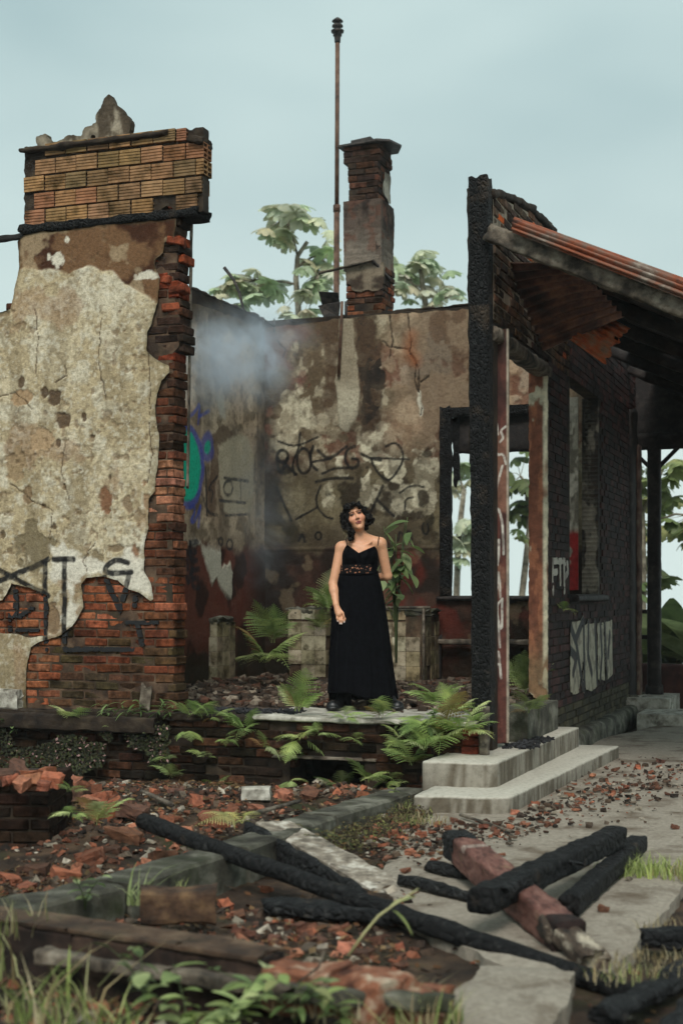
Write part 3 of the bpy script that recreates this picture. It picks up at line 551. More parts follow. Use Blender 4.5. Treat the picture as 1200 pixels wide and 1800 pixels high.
drip = S.poly(BP((597, 560), (620, 560), (625, 640), (632, 690), (628, 730), (612, 762), (596, 750), (592, 690), (588, 668), (596, 640)), .018, 10, 14); S.mix(s(176, 168, 146), sst(-.008, .008, drip) * .95); S.h += sst(-.008, .008, drip) * .012; S.mix(s(120, 106, 86), sst(-.008, .008, drip) * sst(3.55, 3.9, Z) * .7)
olive = sst(3.0, 2.7, Z + S.warp(.25, 3, 15)) * sst(1.85, 1.95, Z); S.mix(s(112, 104, 80), olive * .65); S.mix(s(48, 43, 31), olive * sst(.5, .6, S.n(3.2, 16, 6)) * .9)
for pl, a in ((((634, 780), (668, 785), (700, 800), (716, 815), (712, 840), (690, 838), (660, 820), (640, 806)), .95), (((726, 790), (768, 775), (770, 905), (690, 912), (655, 892), (632, 895), (630, 860), (650, 820), (662, 862), (700, 835), (720, 845), (735, 800)), .9), (((585, 800), (604, 798), (604, 830), (596, 858), (584, 835)), .8), (((560, 860), (580, 850), (582, 890), (566, 900)), .5), (((656, 750), (676, 750), (668, 790), (650, 785)), .6), (((470, 770), (520, 745), (530, 800), (480, 812)), .5), (((500, 690), (530, 680), (552, 745), (520, 760), (490, 745)), .6)):
    q = S.poly(BP(*pl), .13, 6, int(pl[0][0])) + S.warp(.04, 22, 7); S.mix(s(222, 214, 186), sst(-.012, .012, q) * a * (.35 + .65 * sst(.56, .44, S.n(11, 17, 5))))
for (a, b, rx, rz) in ((680, 884, 11, 14), (690, 855, 12, 6), (742, 875, 9, 14), (610, 870, 24, 16), (725, 905, 40, 14), (500, 830, 14, 10), (750, 795, 7, 8), (646, 822, 6, 5)):
    q = BP((a, b))[0]; d = np.hypot((X - q[0]) / (rx * .0063), (Z - q[1]) / (rz * .0063)) + S.warp(1.1, 8, int(a)) + S.warp(.5, 24, 5); S.mix(s(38, 34, 25), (1 - sst(.7, 1.3, d)) * .9)
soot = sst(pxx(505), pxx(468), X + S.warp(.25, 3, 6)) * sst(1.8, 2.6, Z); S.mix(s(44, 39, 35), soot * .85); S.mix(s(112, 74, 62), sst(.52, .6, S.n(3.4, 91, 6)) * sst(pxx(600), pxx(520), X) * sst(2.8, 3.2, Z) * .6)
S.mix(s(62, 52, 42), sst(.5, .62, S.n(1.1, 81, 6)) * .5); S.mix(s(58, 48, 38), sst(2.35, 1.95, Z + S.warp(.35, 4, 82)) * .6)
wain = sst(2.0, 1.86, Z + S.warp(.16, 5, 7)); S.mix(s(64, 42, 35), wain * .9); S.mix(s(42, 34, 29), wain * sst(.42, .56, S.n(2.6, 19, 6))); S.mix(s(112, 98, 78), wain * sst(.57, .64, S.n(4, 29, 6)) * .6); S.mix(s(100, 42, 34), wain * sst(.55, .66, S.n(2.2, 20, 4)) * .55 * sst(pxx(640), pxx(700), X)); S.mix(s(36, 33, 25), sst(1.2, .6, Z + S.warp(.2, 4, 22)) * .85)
S.h += sst(.03, .0, np.abs(Z - 1.955)) * .012
for c in (((716, 552), (722, 600), (718, 618), (734, 642), (736, 675), (739, 730)), ((672, 600), (684, 610), (715, 614)), ((738, 672), (752, 662)), ((735, 690), (728, 670), (732, 640)), ((486, 600), (500, 612), (498, 630)), ((684, 556), (690, 600), (684, 630))): S.crack(BP(*c), .005, (.022, .016, .012), seed=int(c[0][0]) % 13)
S.mix(s(150, 84, 46), sst(.13, .0, line_d(X, Z, BP((722, 590), (718, 615), (730, 635)))) * .45); S.mix(s(196, 190, 172), (1 - sst(.012, .03, line_d(X + S.warp(.02, 12, 2), Z, BP((736, 690), (740, 728))))) * .8)
zb = lambda *q: BP(*[(470 + a / 3.75, 550 + b / 3.75) for a, b in q])
for g, w in ((e(100, 945, 36, 40), .02), (((60, 960), (85, 1080), (130, 960)), .02), (((100, 985), (190, 1065)), .018), (((70, 845), (190, 885), (330, 820)), .013), (((215, 790), (205, 900), (160, 990), (180, 1070)), .014), (e(240, 975, 48, 82), .017), (((300, 880), (270, 980), (325, 1035)), .018), (((330, 905), (400, 975), (520, 880)), .018), (((290, 985), (420, 960)), .015), (((360, 1060), (450, 1020), (560, 1025)), .015), (((320, 1115), (440, 1085), (560, 1092)), .017), (((575, 880), (520, 900), (505, 970), (545, 1025), (600, 1015), (600, 965), (560, 960)), .018), (((620, 930), (680, 960), (745, 970)), .017), (((680, 960), (720, 1050), (790, 1110), (830, 1080), (895, 990), (890, 900), (840, 850), (780, 880)), .014), (((690, 955), (930, 965)), .012), (((680, 1310), (760, 1140)), .017), (((720, 1230), (830, 1340)), .017), (((870, 1185), (960, 1130), (1030, 1150)), .012), (((905, 1290), (910, 1225), (960, 1215)), .012), (((60, 1150), (160, 1370)), .015), (((350, 1140), (310, 1250), (370, 1340), (430, 1360)), .013), (((190, 1360), (330, 1280)), .013),
             (((205, 1500), (232, 1445), (245, 1510)), .013), (((215, 1480), (240, 1478)), .01), (((860, 1500), (870, 1430), (905, 1490), (930, 1420), (950, 1490)), .013), (e(1040, 1420, 20, 40, 14, -40, 230), .013), (e(335, 1470, 20, 25, 14), .012)):
    S.stroke(zb(*g), w, (.012, .011, .011), .95, .4, seed=len(g) + 3, wear=.15)
S.h += (n2 - .5) * .02 + (S.n(24, 9, 3) - .5) * .008
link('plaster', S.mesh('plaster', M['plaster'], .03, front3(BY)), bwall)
mb = MB(); y0, y1 = BY + .015, BY + .25
for a, b in (((SX - .25, FLZ - .3), (WX0, 4.53)), ((WX0, FLZ - .3), (WX1, WZ0)), ((WX0, WZ1), (WX1, 4.53)), ((WX1, FLZ - .3), (BXR, 4.53))): mb.box((a[0], y0, a[1]), (b[0], y1, b[1]))
mb.build('masonry_core', M['mortar_dark'], bwall)
beam('coping', (SX, BY + .13, 4.50), (pxx(826), BY + .13, 4.56), .2, .03, M['mortar_dark'], bwall, amp=.022, seed=52)
beam('coping', (pxx(826) + .02, BY + .13, 4.56), (BXR, BY + .13, 4.58), .2, .03, M['mortar_dark'], bwall, amp=.022, seed=53)
# burnt window frame
wf = empty('window_frame', (0, 0, 0)); wf.parent = bwall
beam('jamb', (WX0 + .06, BY + .04, WZ0), (WX0 + .06, BY + .04, WZ1), .13, .12, M['char'], wf, amp=.01, seed=61, up=(0, 1, 0))
beam('jamb', (WX0 + .165, BY + .10, wp(800, 850, BY)[1]), (WX0 + .15, BY + .10, WZ1 - .05), .07, .05, M['char'], wf, amp=.012, seed=62, rag=.1, up=(0, 1, 0))
beam('jamb', (WX1 - .06, BY + .06, WZ0), (WX1 - .06, BY + .06, WZ1), .12, .12, M['char'], wf, amp=.01, seed=64, up=(0, 1, 0))
beam('head', (WX0 + .01, BY + .05, WZ1 - .05), (WX1, BY + .05, WZ1 - .05), .1, .11, M['char'], wf, amp=.01, seed=63)
beam('transom', (WX0 + .13, BY + .16, wp(860, 757, BY)[1]), (WX1 - .02, BY + .16, wp(860, 757, BY)[1]), .1, .44, M['wood_dark'], wf, amp=.01, seed=65)
beam('sill', (WX0 - .02, BY + .08, WZ0 - .03), (WX1 + .02, BY + .08, WZ0 - .03), .3, .05, M['wood_dark'], wf, amp=.006, seed=66)
# ------------------------------------------------------------------ chimney, vent pole, scraps on the back wall
chim = bthing('chimney', 'square soot blackened brick chimney with broken cap', 'chimney')
CY = BY + .02
def cx_(a, b, yy=CY): return wp(a, b, yy)
secs = [(606, 690, 556, 466), (604, 688, 466, 352), (609, 682, 352, 285), (602, 680, 285, 256)]
CD = .44
mb = MB()
zt = [cx_(640, q)[1] for q in (556, 466, 352, 285, 256)]; zt[0] = 4.5
xw = [(cx_(608, 500)[0], cx_(672, 500)[0]), (cx_(606, 400)[0], cx_(668, 400)[0]), (cx_(611, 320)[0], cx_(664, 320)[0]), (cx_(603, 270)[0], cx_(668, 270)[0])]
cold = lambda x, z: R.choice([s(78, 58, 48), s(60, 48, 42), s(98, 68, 54), s(68, 52, 44), s(112, 74, 58)])
for k, (xa, xb) in enumerate(xw):
    mb.box((xa + .015, CY + .015, zt[k]), (xb - .015, CY + CD - .015, zt[k + 1]))
mb.build('masonry_core', M['mortar_dark'], chim)
for k, (xa, xb) in enumerate(xw):
    if k == 1: continue
    cf = cold if k else (lambda x, z: R.choice([s(150, 88, 62), s(120, 76, 56), s(96, 70, 56), s(80, 62, 52)]) if z < cx_(640, 500)[1] else cold(x, z))
    zz0, zz1 = zt[k], zt[k + 1]
    lay(chim, xa, xb, zz0 + .005, zz1, lambda x, z: True, cf, face=CY, rel=.006)
    lay(chim, CY + .01, CY + CD, zz0 + .005, zz1, lambda x, z: True, cf, side=1, face=xb, rel=.006)
# sooty render left on the middle shaft, front and side
for nm, (a0, a1), f3 in (('render_coat', xw[1], lambda x, z, h: np.stack([x, CY - .012 - h, z], 1)), ('render_coat', (CY, CY + CD), lambda x, z, h: np.stack([np.full_like(x, xw[1][1] + .012) + h, x, z], 1))):
    S = Sheet(a0 - .012, a1 + .012, zt[1] - .05, zt[2], .015); S.c[:] = s(84, 72, 64); S.mix(s(48, 41, 37), sst(.42, .6, S.n(3, 5, 5, sx=2))); S.mix(s(128, 118, 106), sst(zt[1] + .5, zt[1], S.Z + S.warp(.3, 4, 3)) * .7); S.mix(s(96, 66, 54), sst(.6, .66, S.n(9, 6, 4)) * .6); S.h = (S.n(9, 4, 4) - .5) * .03
    jt = (S.Z % .07) < .012; S.h -= jt * .006 * (S.n(4, 7, 3) > .45); link(nm, S.mesh(nm, M['plaster'], .06, f3), chim)
S = Sheet(xw[0][0], xw[0][1], cx_(640, 512)[1], zt[1] + .02, .014); S.keep = S.Z - cx_(640, 506)[1] + S.warp(.12, 7, 3); S.c[:] = s(120, 108, 92); S.mix(s(64, 54, 46), sst(.42, .6, S.n(6, 5, 5))); S.h = (S.n(9, 4, 4) - .5) * .03
link('render_coat', S.mesh('render_coat', M['plaster'], .05, front3(CY - .012)), chim)
S = Sheet(CY + .02, CY + CD - .03, zt[2] + .05, zt[3] - .05, .015); S.keep = S.poly([(CY + .12, zt[2] + .1), (CY + CD - .04, zt[2] + .05), (CY + CD - .04, zt[3] - .08), (CY + .2, zt[3] - .06)], .04, 8, 3); S.c[:] = s(150, 146, 134); S.mix(s(100, 94, 84), sst(.45, .6, S.n(8, 5, 4))); link('render_coat', S.mesh('render_coat', M['plaster'], .02, lambda x, z, h: np.stack([np.full_like(x, xw[2][1] + .014), x, z], 1)), chim)
# corbel cap plate and ledge slab
mb = MB(); za = zt[4]
mb.prism([(xw[3][0] - .05, CY - .05, za + .02), (xw[3][1] - .02, CY - .06, za + .045), (xw[3][1] + .12, CY - .03, za + .03), (xw[3][1] + .16, CY + CD * .6, za + .05), (xw[3][1] + .05, CY + CD + .05, za + .05), (xw[3][0] - .04, CY + CD + .04, za + .03)], .022)
mb.prism([(xw[3][0] + .1, CY - .03, za + .062), (xw[3][1] - .1, CY - .04, za + .082), (xw[3][1] - .08, CY + CD, za + .082), (xw[3][0] + .1, CY + CD, za + .06)], .03); mb.build('cap_plate', M['metal_dark'], chim)
q = cx_(640, 466)[1]; qa = cx_(563, 474)[0]
v, f = rough_beam((qa, CY - .05, q - .06), (xw[0][1] - .1, CY - .05, q + .03), .06, .022, .006, 8); link('ledge_slat', np_mesh('ledge_slat', v, f, M['wood_grey']), chim)
v, f = rough_beam((xw[0][1] - .1, CY - .05, q + .03), (xw[0][1] + .05, CY + .12, q - .16), .05, .03, .006, 9); link('ledge_slat', np_mesh('ledge_slat', v, f, M['metal_dark']), chim)
# vent pole behind the wall
pp = at(588, 560, 16.6); pole = empty('vent_pole', (pp.x, pp.y, 0), 0, 'tall thin rusty vent pole with ringed cap beside chimney', 'pole')
lean = at(593, 70, 16.6).x - pp.x; zt_ = at(593, 72, 16.6).z; zj = at(590, 365, 16.6).z
mb = MB(); mb.tube([(0, 0, 0), (lean * (zj / zt_), 0, zj)], .034, 12); mb.build('pipe', M['pole'], pole, True)
mb = MB(); mb.tube([(lean * (zj / zt_), 0, zj - .02), (lean, 0, zt_)], .026, 12); mb.build('pipe', M['pole'], pole, True)
mb = MB(); mb.tube([(lean * (zj / zt_), 0, zj - .05), (lean * (zj / zt_), 0, zj + .03)], .042, 12); mb.build('collar', M['pole'], pole, True)
mb = MB(); k = 16.6 / FPX; prof = [(-3, 5), (0, 5.5), (8, 6), (9, 8), (14, 7), (15, 11), (18, 11.5), (20, 6), (24, 5.5), (25, 10), (28, 9), (29, 5), (33, 5), (34, 10), (36, 9), (40, 4), (42, .5)]
mb.tube([(lean, 0, zt_ + a * k) for a, b in prof], [b * k for a, b in prof], 14); mb.build('vent_cap', M['metal_dark'], pole, True)
# bent sheet and rusty pipe by the chimney foot
sh = bthing('bent_metal_sheet', 'crumpled dark metal sheet on the wall beside the chimney', 'metal sheet')
mb = MB(); yy = BY + .05
def P3(a, b, y): q = wp(a, b, y); return (q[0], y, q[1])
mb.add([P3(560, 512, yy), P3(594, 514, yy - .02), P3(597, 530, yy + .08), P3(566, 536, yy + .12), P3(559, 538, yy - .02), P3(598, 532, yy - .06), P3(596, 556, yy), P3(571, 562, yy)], [(0, 1, 2, 3), (3, 2, 5, 4), (4, 5, 6, 7)])
o = mb.build('sheet', M['metal_dark'], sh); md = o.modifiers.new('solid', 'SOLIDIFY'); md.thickness = .006
rp = bthing('rusty_pipe', 'rust red pipe running down the back wall below chimney', 'pipe')
mb = MB(); mb.tube([P3(601, 530, BY - .03), P3(600, 560, BY - .03), P3(595, 662, BY - .03)], .018, 8); mb.build('tube', M['pole'], rp, True)
mb = MB(); mb.tube([P3(608, 530, BY + .02), P3(608, 562, BY + .02)], .018, 8); mb.build('tube', M['metal_dark'], rp, True)
rb = bthing('bent_rod', 'black bent iron rod sticking up from the side wall', 'rod')
def S3(a, b, x): q = sp(a, b, x); return (x, q[0], q[1])
mb = MB(); pts = [S3(432, 566, SX - .1), S3(428, 545, SX - .1), S3(421, 515, SX - .1), S3(411, 492, SX - .12), S3(394, 470, SX - .15)]; yq = pts[0][1]; pts = [(a + (0), yq, c) for a, b, c in pts]
Yq = wld(SX - .1, yq, 0).y
pts = [loc(at(a, b, Yq)) for a, b in ((432, 572), (428, 545), (421, 515), (411, 492), (394, 470))]
mb.tube(pts, [.016, .016, .017, .018, .02], 8); mb.build('rod', M['metal_dark'], rb, True)
rb = bthing('thin_rod', 'thin short rod lying across the wall corner', 'rod'); Yq = 15.9
mb = MB(); mb.tube([loc(at(a, b, Yq)) for a, b in ((447, 552), (466, 563), (482, 574))], .01, 6); mb.tube([loc(at(482, 560, Yq)), loc(at(482, 585, Yq))], .008, 6); mb.build('rod', M['metal_dark'], rb, True)
# ------------------------------------------------------------------ tiled counters inside
TILE = brick_mesh(.148, .012, .148, 77, M['tile'], .003, .003)
def counter(name, label, x0, x1, y0, y1, z1, missing=(), jag=0):
    t = bthing(name, label, 'counter'); mb = MB(); mb.box((x0 + .012, y0 + .012, FLZ - .05), (x1 - .012, y1, z1 - .01)); mb.build('masonry_core', M['mortar'], t)
    z = FLZ + .075 + .02; r_ = 0
    while z < z1:
        x = x0 + .075; k = 0
        while x < x1 + .02:
            wx = min(.15, x1 - (x - .075))
            if wx > .04 and (k, r_) not in missing:
                o = link('tile', TILE, t, (x - .075 + wx / 2, y0 + .006, z), (R.uniform(-.01, .01), R.uniform(-.01, .01), 0), (wx / .15, 1, 1 if z + .07 < z1 else .7)); o.color = jit(R.choice([s(225, 220, 205), s(205, 198, 180), s(190, 178, 152)]), .12)
            x += .151; k += 1
        y = y0 + .09
        while y < y1:
            if R.random() < .85: o = link('tile', TILE, t, (x1 - .006, y, z), (0, 0, math.pi / 2)); o.color = jit(s(180, 170, 148), .15)
            y += .151
        z += .151; r_ += 1
    v, f = rough_beam((x0 - .01, (y0 + y1) / 2, z1), (x1 + .01, (y0 + y1) / 2, z1), y1 - y0 - .01, .06, .03, 31 + int(x0 * 10), n=24, step=.03, power=9, rag=.06); link('broken_top', np_mesh('broken_top', v, f, M['concrete_old']), t)
    return t
cyy = 4.0
counter('tiled_counter', 'low tiled block by the side wall behind the wall corner', wp(300, 1100, 3.3)[0], wp(381, 1100, 3.3)[0], 3.3, 3.75, wp(380, 1092, 3.3)[1], ((0, 3), (2, 3)))
counter('tiled_counter', 'pale tiled block with a ragged edge behind the ferns', wp(506, 1100, cyy)[0], wp(572, 1100, cyy)[0], cyy, BY - .1, wp(520, 1075, cyy)[1], ((0, 0),))
t = counter('tiled_counter', 'tiled block carrying a pipe, behind the black dress', wp(664, 1100, cyy)[0], wp(742, 1100, cyy)[0], cyy, BY - .1, wp(700, 1078, cyy)[1], ((2, 3), (2, 4), (3, 3)))
pr = bthing('counter_pipe', 'thin grey pipe laid along the top of the tiled block', 'pipe'); mb = MB(); zz = wp(720, 1068, cyy)[1]
mb.tube([(wp(672, 1069, cyy)[0], cyy - .02, zz), (wp(756, 1069, cyy)[0], cyy - .02, zz)], .016, 8); mb.tube([(wp(745, 1069, cyy)[0], cyy - .02, zz), (wp(745, 1190, cyy)[0], cyy - .02, FLZ)], .014, 8); mb.build('tube', M['wood_grey'], pr, True)
rg = bthing('dark_ledge', 'dark burnt ledge below the back window', 'ledge')
beam('ledge', (wp(760, 1130, BY)[0], BY - .12, wp(760, 1128, BY - .1)[1]), (wp(830, 1130, BY)[0] + 1.0, BY - .12, wp(830, 1128, BY - .1)[1]), .12, .06, M['wood_grey'], rg, amp=.008, seed=70)
beam('upstand', (wp(776, 1130, BY)[0], BY - .12, FLZ), (wp(776, 1130, BY)[0], BY - .12, wp(776, 1118, BY - .1)[1]), .06, .06, M['wood_dark'], rg, amp=.008, seed=71, up=(0, 1, 0))
# ------------------------------------------------------------------ veranda wall on the other side (door, window)
XO, XI = 2.52, 2.376
vw = bthing('veranda_wall', 'sooty brick side wall with tall doorway and shuttered window', 'wall')
DY0, DY1, DZ = .30, 2.0, 3.40
WY0, WY1, WZa, WZb = sp(1003, 900, XO)[0], sp(1052, 900, XO)[0], sp(1020, 1046, XO)[1], sp(1015, 672, XO)[1]
YE = 7.1
tz = lambda y: float(np.interp(y, [0, .5, 1.2, 2.2, 7.2], [4.33, 4.42, 4.52, 4.62, 4.62]))
mb = MB(); xo, xi = XO - .014, XI
def bx2(y0, y1, z0, z1): mb.box((xi, y0, z0), (xo, y1, z1))
bx2(.15, DY0, .2, 4.35); 
for k in range(12):
    ya, yb = DY0 + k * (2.3 - DY0) / 12, DY0 + (k + 1) * (2.3 - DY0) / 12; bx2(ya, yb, DZ if yb < DY1 + .2 else DZ, tz((ya + yb) / 2) - .04)
bx2(DY1 + .04, WY0, -.1, DZ); bx2(2.3, WY0, DZ, 4.6); bx2(WY0, WY1, -.1, WZa); bx2(WY0, WY1, WZb, 4.6); bx2(WY1, YE, -.1, 4.6)
mb.build('masonry_core', M['mortar_dark'], vw)
vbc = lambda y, z: R.choice([s(96, 80, 66), s(74, 60, 50), s(60, 46, 40), s(110, 80, 60), s(84, 70, 58)]) if R.random() > .06 else s(190, 90, 48)
lay(vw, .16, 3.0, DZ + .05, 4.66, lambda y, z: z < tz(y) + R.uniform(-.03, .03), vbc, side=1, face=XO, maxn=230)
S = Sheet(.15, 2.4, DZ + .04, 4.5, .03); S.keep = np.interp(S.X, [0, .5, 1.2, 2.2, 7.2], [4.33, 4.42, 4.52, 4.62, 4.62]) - S.Z; link('joints', S.mesh('joints', mk('pale_mortar', [s(90, 80, 68), s(128, 116, 100), s(150, 138, 122)], 9, .95, .5, 50), .0, lambda x, z, h: np.stack([np.full_like(x, XO - .009), x, z], 1)), vw)
# broken sooty ridge on top
pts = [(XI + .07, .1, 4.36), (XI + .07, .5, 4.46), (XI + .07, 1.0, 4.54), (XI + .07, 1.5, 4.60), (XI + .07, 2.4, 4.64)]
for k in range(4): beam('coping', pts[k], pts[k + 1], .17, .07, M['mortar_dark'], vw, amp=.014, seed=80 + k, step=.03, rag=.0)
# brickwork beyond the door: courses too foreshortened to pick apart
vs = []; fs = []; cs = []; z = .03; row = 0
dk = [s(54, 30, 28), s(42, 25, 24), s(36, 24, 23), s(62, 36, 33), s(30, 21, 20)]
mbq = MB()
while z < 4.55:
    y = DY1 + .05 - (.106 if row % 2 else 0)
    while y < YE:
        ya, yb = max(y, DY1 + .045), min(y + .2, YE)
        blocked = (yb > WY0 - .02 and ya < WY1 + .02 and z > WZa - .07 and z < WZb) or (z > DZ and ya < 3.0)
        if yb - ya > .03 and not blocked:
            o_ = R.uniform(-.004, .004); c = R.choice(dk); c = tuple(np.array(c) * R.uniform(.7, 1.25))
            if z < .45: c = R.choice([s(58, 54, 38), s(72, 66, 48), s(50, 46, 34)])
            mbq.box((XO - .05, ya, z), (XO + o_, yb, z + .058), c, .0025)
        y += .212
    z += .07; row += 1
o = mbq.build('brickwork', M['brickmesh'], vw, cols=True); o['kind'] = 'stuff'
# plinth
beam('plinth', (XO + .03, 2.1, .06), (XO + .03, YE + .1, .06), .2, .26, M['concrete_old'], vw, amp=.012, seed=90)
# door lining: far jamb facing the camera, lintel
def reveal(name, y, z0, z1, cols, seed, x0=XI - .01, x1=XO + .005):
    S = Sheet(x0, x1, z0, z1, .008); n = S.n(9, seed, 5, sx=1.6, sz=.5); S.c[:] = cols[0]; S.mix(cols[1], sst(.42, .52, n)); S.mix(cols[2], sst(.57, .62, S.n(7, seed + 2, 4, sz=.5))); S.h = sst(.57, .60, S.n(7, seed + 2, 4, sz=.5)) * .004 + (S.n(30, seed, 3) - .5) * .004
    return S, (lambda x, z, h: np.stack([x, np.full_like(x, y) - h, z], 1))
S, f3 = reveal('jamb', DY1, FLZ + .02, DZ, (s(150, 96, 70), s(120, 74, 56), s(196, 186, 160)), 4); S.mix(s(206, 198, 172), sst(.05, .02, S.X - XI) * sst(.45, .55, S.n(5, 9, 3, sz=.6)) * 0 + sst(.045, .02, XO - S.X) * sst(.42, .5, S.n(5, 9, 3, sz=.4))); S.mix(s(116, 106, 78), sst(1.3, .7, S.Z + S.warp(.3, 5, 4)) * .6)
S.keep = S.Z - FLZ - .06 + (S.X - XI) * .6 + S.warp(.05, 12, 3); link('jamb', S.mesh('jamb', M['coat'], .04, f3), vw)
beam('lintel', (XO - .05, .16, DZ - .035), (XO - .05, DY1 + .12, DZ - .035), .15, .11, M['wood_grey'], vw, amp=.007, seed=93)
# door casing board with white tag
CBY = .34; CX0 = wp(865, 900, CBY)[0]; CX1 = wp(892, 900, CBY)[0]
S = Sheet(CX0, CX1, FLZ - .22, 3.42, .006); n = S.n(10, 3, 5, sx=1.5, sz=.3); S.c[:] = s(96, 58, 50); S.mix(s(70, 42, 38), sst(.42, .56, n)); S.mix(s(132, 96, 78), sst(.6, .66, S.n(12, 6, 4, sz=.4)) * .7); S.mix(s(40, 30, 27), sst(2.9, 3.3, S.Z + S.warp(.3, 4, 3)) * .75); S.mix(s(178, 168, 150), sst(.014, .006, CX1 - S.X) * .8); S.mix(s(170, 104, 62), sst(.018, .008, S.X - CX0) * .8)
CBY = .34
cb = lambda *q: [wp(740 + a / 2.609, 700 + b / 2.609, CBY) for a, b in q]
WHT = s(214, 210, 198)
for g in (((330, 120), (338, 165)), ((345, 120), (350, 165)), ((385, 130), (360, 150), (380, 180), (362, 200)), ((335, 230), (345, 265), (375, 255), (388, 300)), ((330, 280), (335, 320)), ((372, 310), (330, 470)), ((335, 520), (352, 500), (372, 560), (376, 715)), ((335, 560), (330, 800)), ((345, 650), (350, 800), (356, 650)), ((352, 800), (340, 915)), ((354, 800), (362, 915)), ((335, 920), (335, 1110)), ((372, 920), (340, 960), (368, 1090), (372, 920)), ((345, 950), (360, 1140)), ((338, 1270), (350, 1125), (366, 1285)), ((342, 1220), (360, 1220)), ((340, 960), (330, 1130))): S.stroke(cb(*g), .0085, WHT, .85, .4, seed=len(g) + int(g[0][1]) % 9, wear=.5)
S.keep = np.minimum(S.Z - FLZ + .2 + S.warp(.03, 14, 3), 3.42 - S.Z)
link('casing_board', S.mesh('casing_board', M['coat'], .03, lambda x, z, h: np.stack([x, np.full_like(x, CBY) - h, z], 1)), vw)
mb = MB(); mb.box((CX0 + .002, CBY + .028, FLZ - .2), (CX1, CBY + .04, 3.40)); mb.build('casing_back', M['wood_dark'], vw)
beam('jamb', (XO - .06, .22, .3), (XO - .06, .22, 3.4), .04, .05, mk('raw_wood', [s(96, 62, 42), s(140, 92, 62), s(160, 120, 88)], 10, .85, .5, 50, stretch=(1, 1, .2)), vw, amp=.004, seed=95, up=(0, 1, 0))
# window: lining, weathered shutter, sill
S, f3 = reveal('window_lining', WY1, WZa, WZb, (s(70, 66, 58), s(42, 38, 34), s(112, 106, 94)), 14, XI - .03, XO - .01); S.h += ((S.Z % .045) < .012) * .006; link('shutter', S.mesh('shutter', M['coat'], .05, f3), vw)
S, f3 = reveal('window_lining', WY1 - .3, WZa + .05, WZb - .02, (s(138, 132, 118), s(96, 90, 78), s(160, 154, 140)), 15, XI - .16, XI - .02); S.mix(s(128, 26, 24), sst(2.1, 2.05, S.Z + S.warp(.1, 6, 3)) * sst(.42, .5, S.n(8, 7, 3)) ); link('shutter', S.mesh('shutter', M['coat'], .03, f3), vw)
beam('sill', (XO + .01, WY0 - .1, WZa - .03), (XO + .01, WY1 + .1, WZa - .03), .16, .07, M['wood_dark'], vw, amp=.006, seed=97)
# graffiti on the brick
def side_graf(strokes, w, col, x, bounds, fill=None, fcol=None, keepin=None):
    S = Sheet(*bounds, .012); m = np.full(S.X.shape, -1.0); S.c[:] = col
    for g in strokes: m = np.maximum(m, w - line_d(S.X, S.Z, g))
    lines = sst(-.006, .006, m)
    if fill is not None:
        for p in fill: m = np.maximum(m, poly_sd(S.X, S.Z, p) + S.warp(.015, 7, 3))
        S.c[:] = fcol; S.mix((.012, .012, .013), lines)
    S.keep = m - .03 * (S.n(20, 4, 3) > .66); S.mix(np.array(s(60, 40, 38)), sst(.5, .66, S.n(14, 9, 4)) * .5)
    link('graffiti', S.mesh('graffiti', M['paint'], .004, lambda x_, z, h: np.stack([np.full_like(x_, x) + h, x_, z], 1)), vw)
vp = lambda *q: [sp(740 + a / 2.609, 700 + b / 2.609, XO) for a, b in q]
side_graf([vp((598, 745), (600, 890)), vp((598, 748), (622, 745)), vp((600, 800), (618, 796)), vp((626, 748), (652, 745)), vp((632, 748), (634, 850)), vp((650, 745), (652, 885)), vp((652, 750), (666, 760), (668, 800), (654, 820))], .03, s(190, 184, 172), XO + .009, (2.2, 3.6, 1.0, 1.8))
th = [vp((672, 1030), (735, 1020), (740, 1180), (715, 1350), (690, 1360), (670, 1340), (670, 1180)), vp((735, 1040), (790, 1030), (800, 1320), (775, 1345), (740, 1330)), vp((800, 1030), (830, 1030), (835, 1290), (805, 1290)), vp((835, 1030), (868, 1020), (872, 1270), (850, 1290), (840, 1180))]
side_graf([vp((670, 1025), (700, 1110), (735, 1020)), vp((672, 1150), (705, 1190), (690, 1260)), vp((705, 1130), (735, 1330)), vp((760, 1035), (758, 1180), (775, 1260)), vp((790, 1030), (800, 1300)), vp((738, 1030), (742, 1330)), vp((815, 1040), (822, 1180), (815, 1280)), vp((835, 1040), (845, 1270)), vp((858, 1080), (850, 1180))], .05, (.015, .015, .015), XO + .012, (3.0, 6.6, .3, 1.5), th, s(176, 168, 146))
# pilaster at the far end
beam('pilaster', (XO - .03, YE - .25, -.05), (XO - .03, YE - .25, 3.6), .14, .5, M['wood_dark'], vw, amp=.01, seed=98, up=(0, 1, 0))
beam('pilaster', (XO + .06, YE - .12, .25), (XO + .06, YE - .12, 3.2), .05, .2, mk('worn_pilaster', [s(66, 50, 44), s(94, 74, 66), s(120, 108, 92)], 7, .9, .4, 50), vw, amp=.008, seed=99, up=(0, 1, 0))
beam('pilaster_base', (XO + .06, YE - .2, -.05), (XO + .06, YE - .2, .27), .26, .6, M['concrete_old'], vw, amp=.012, seed=100, up=(0, 1, 0))
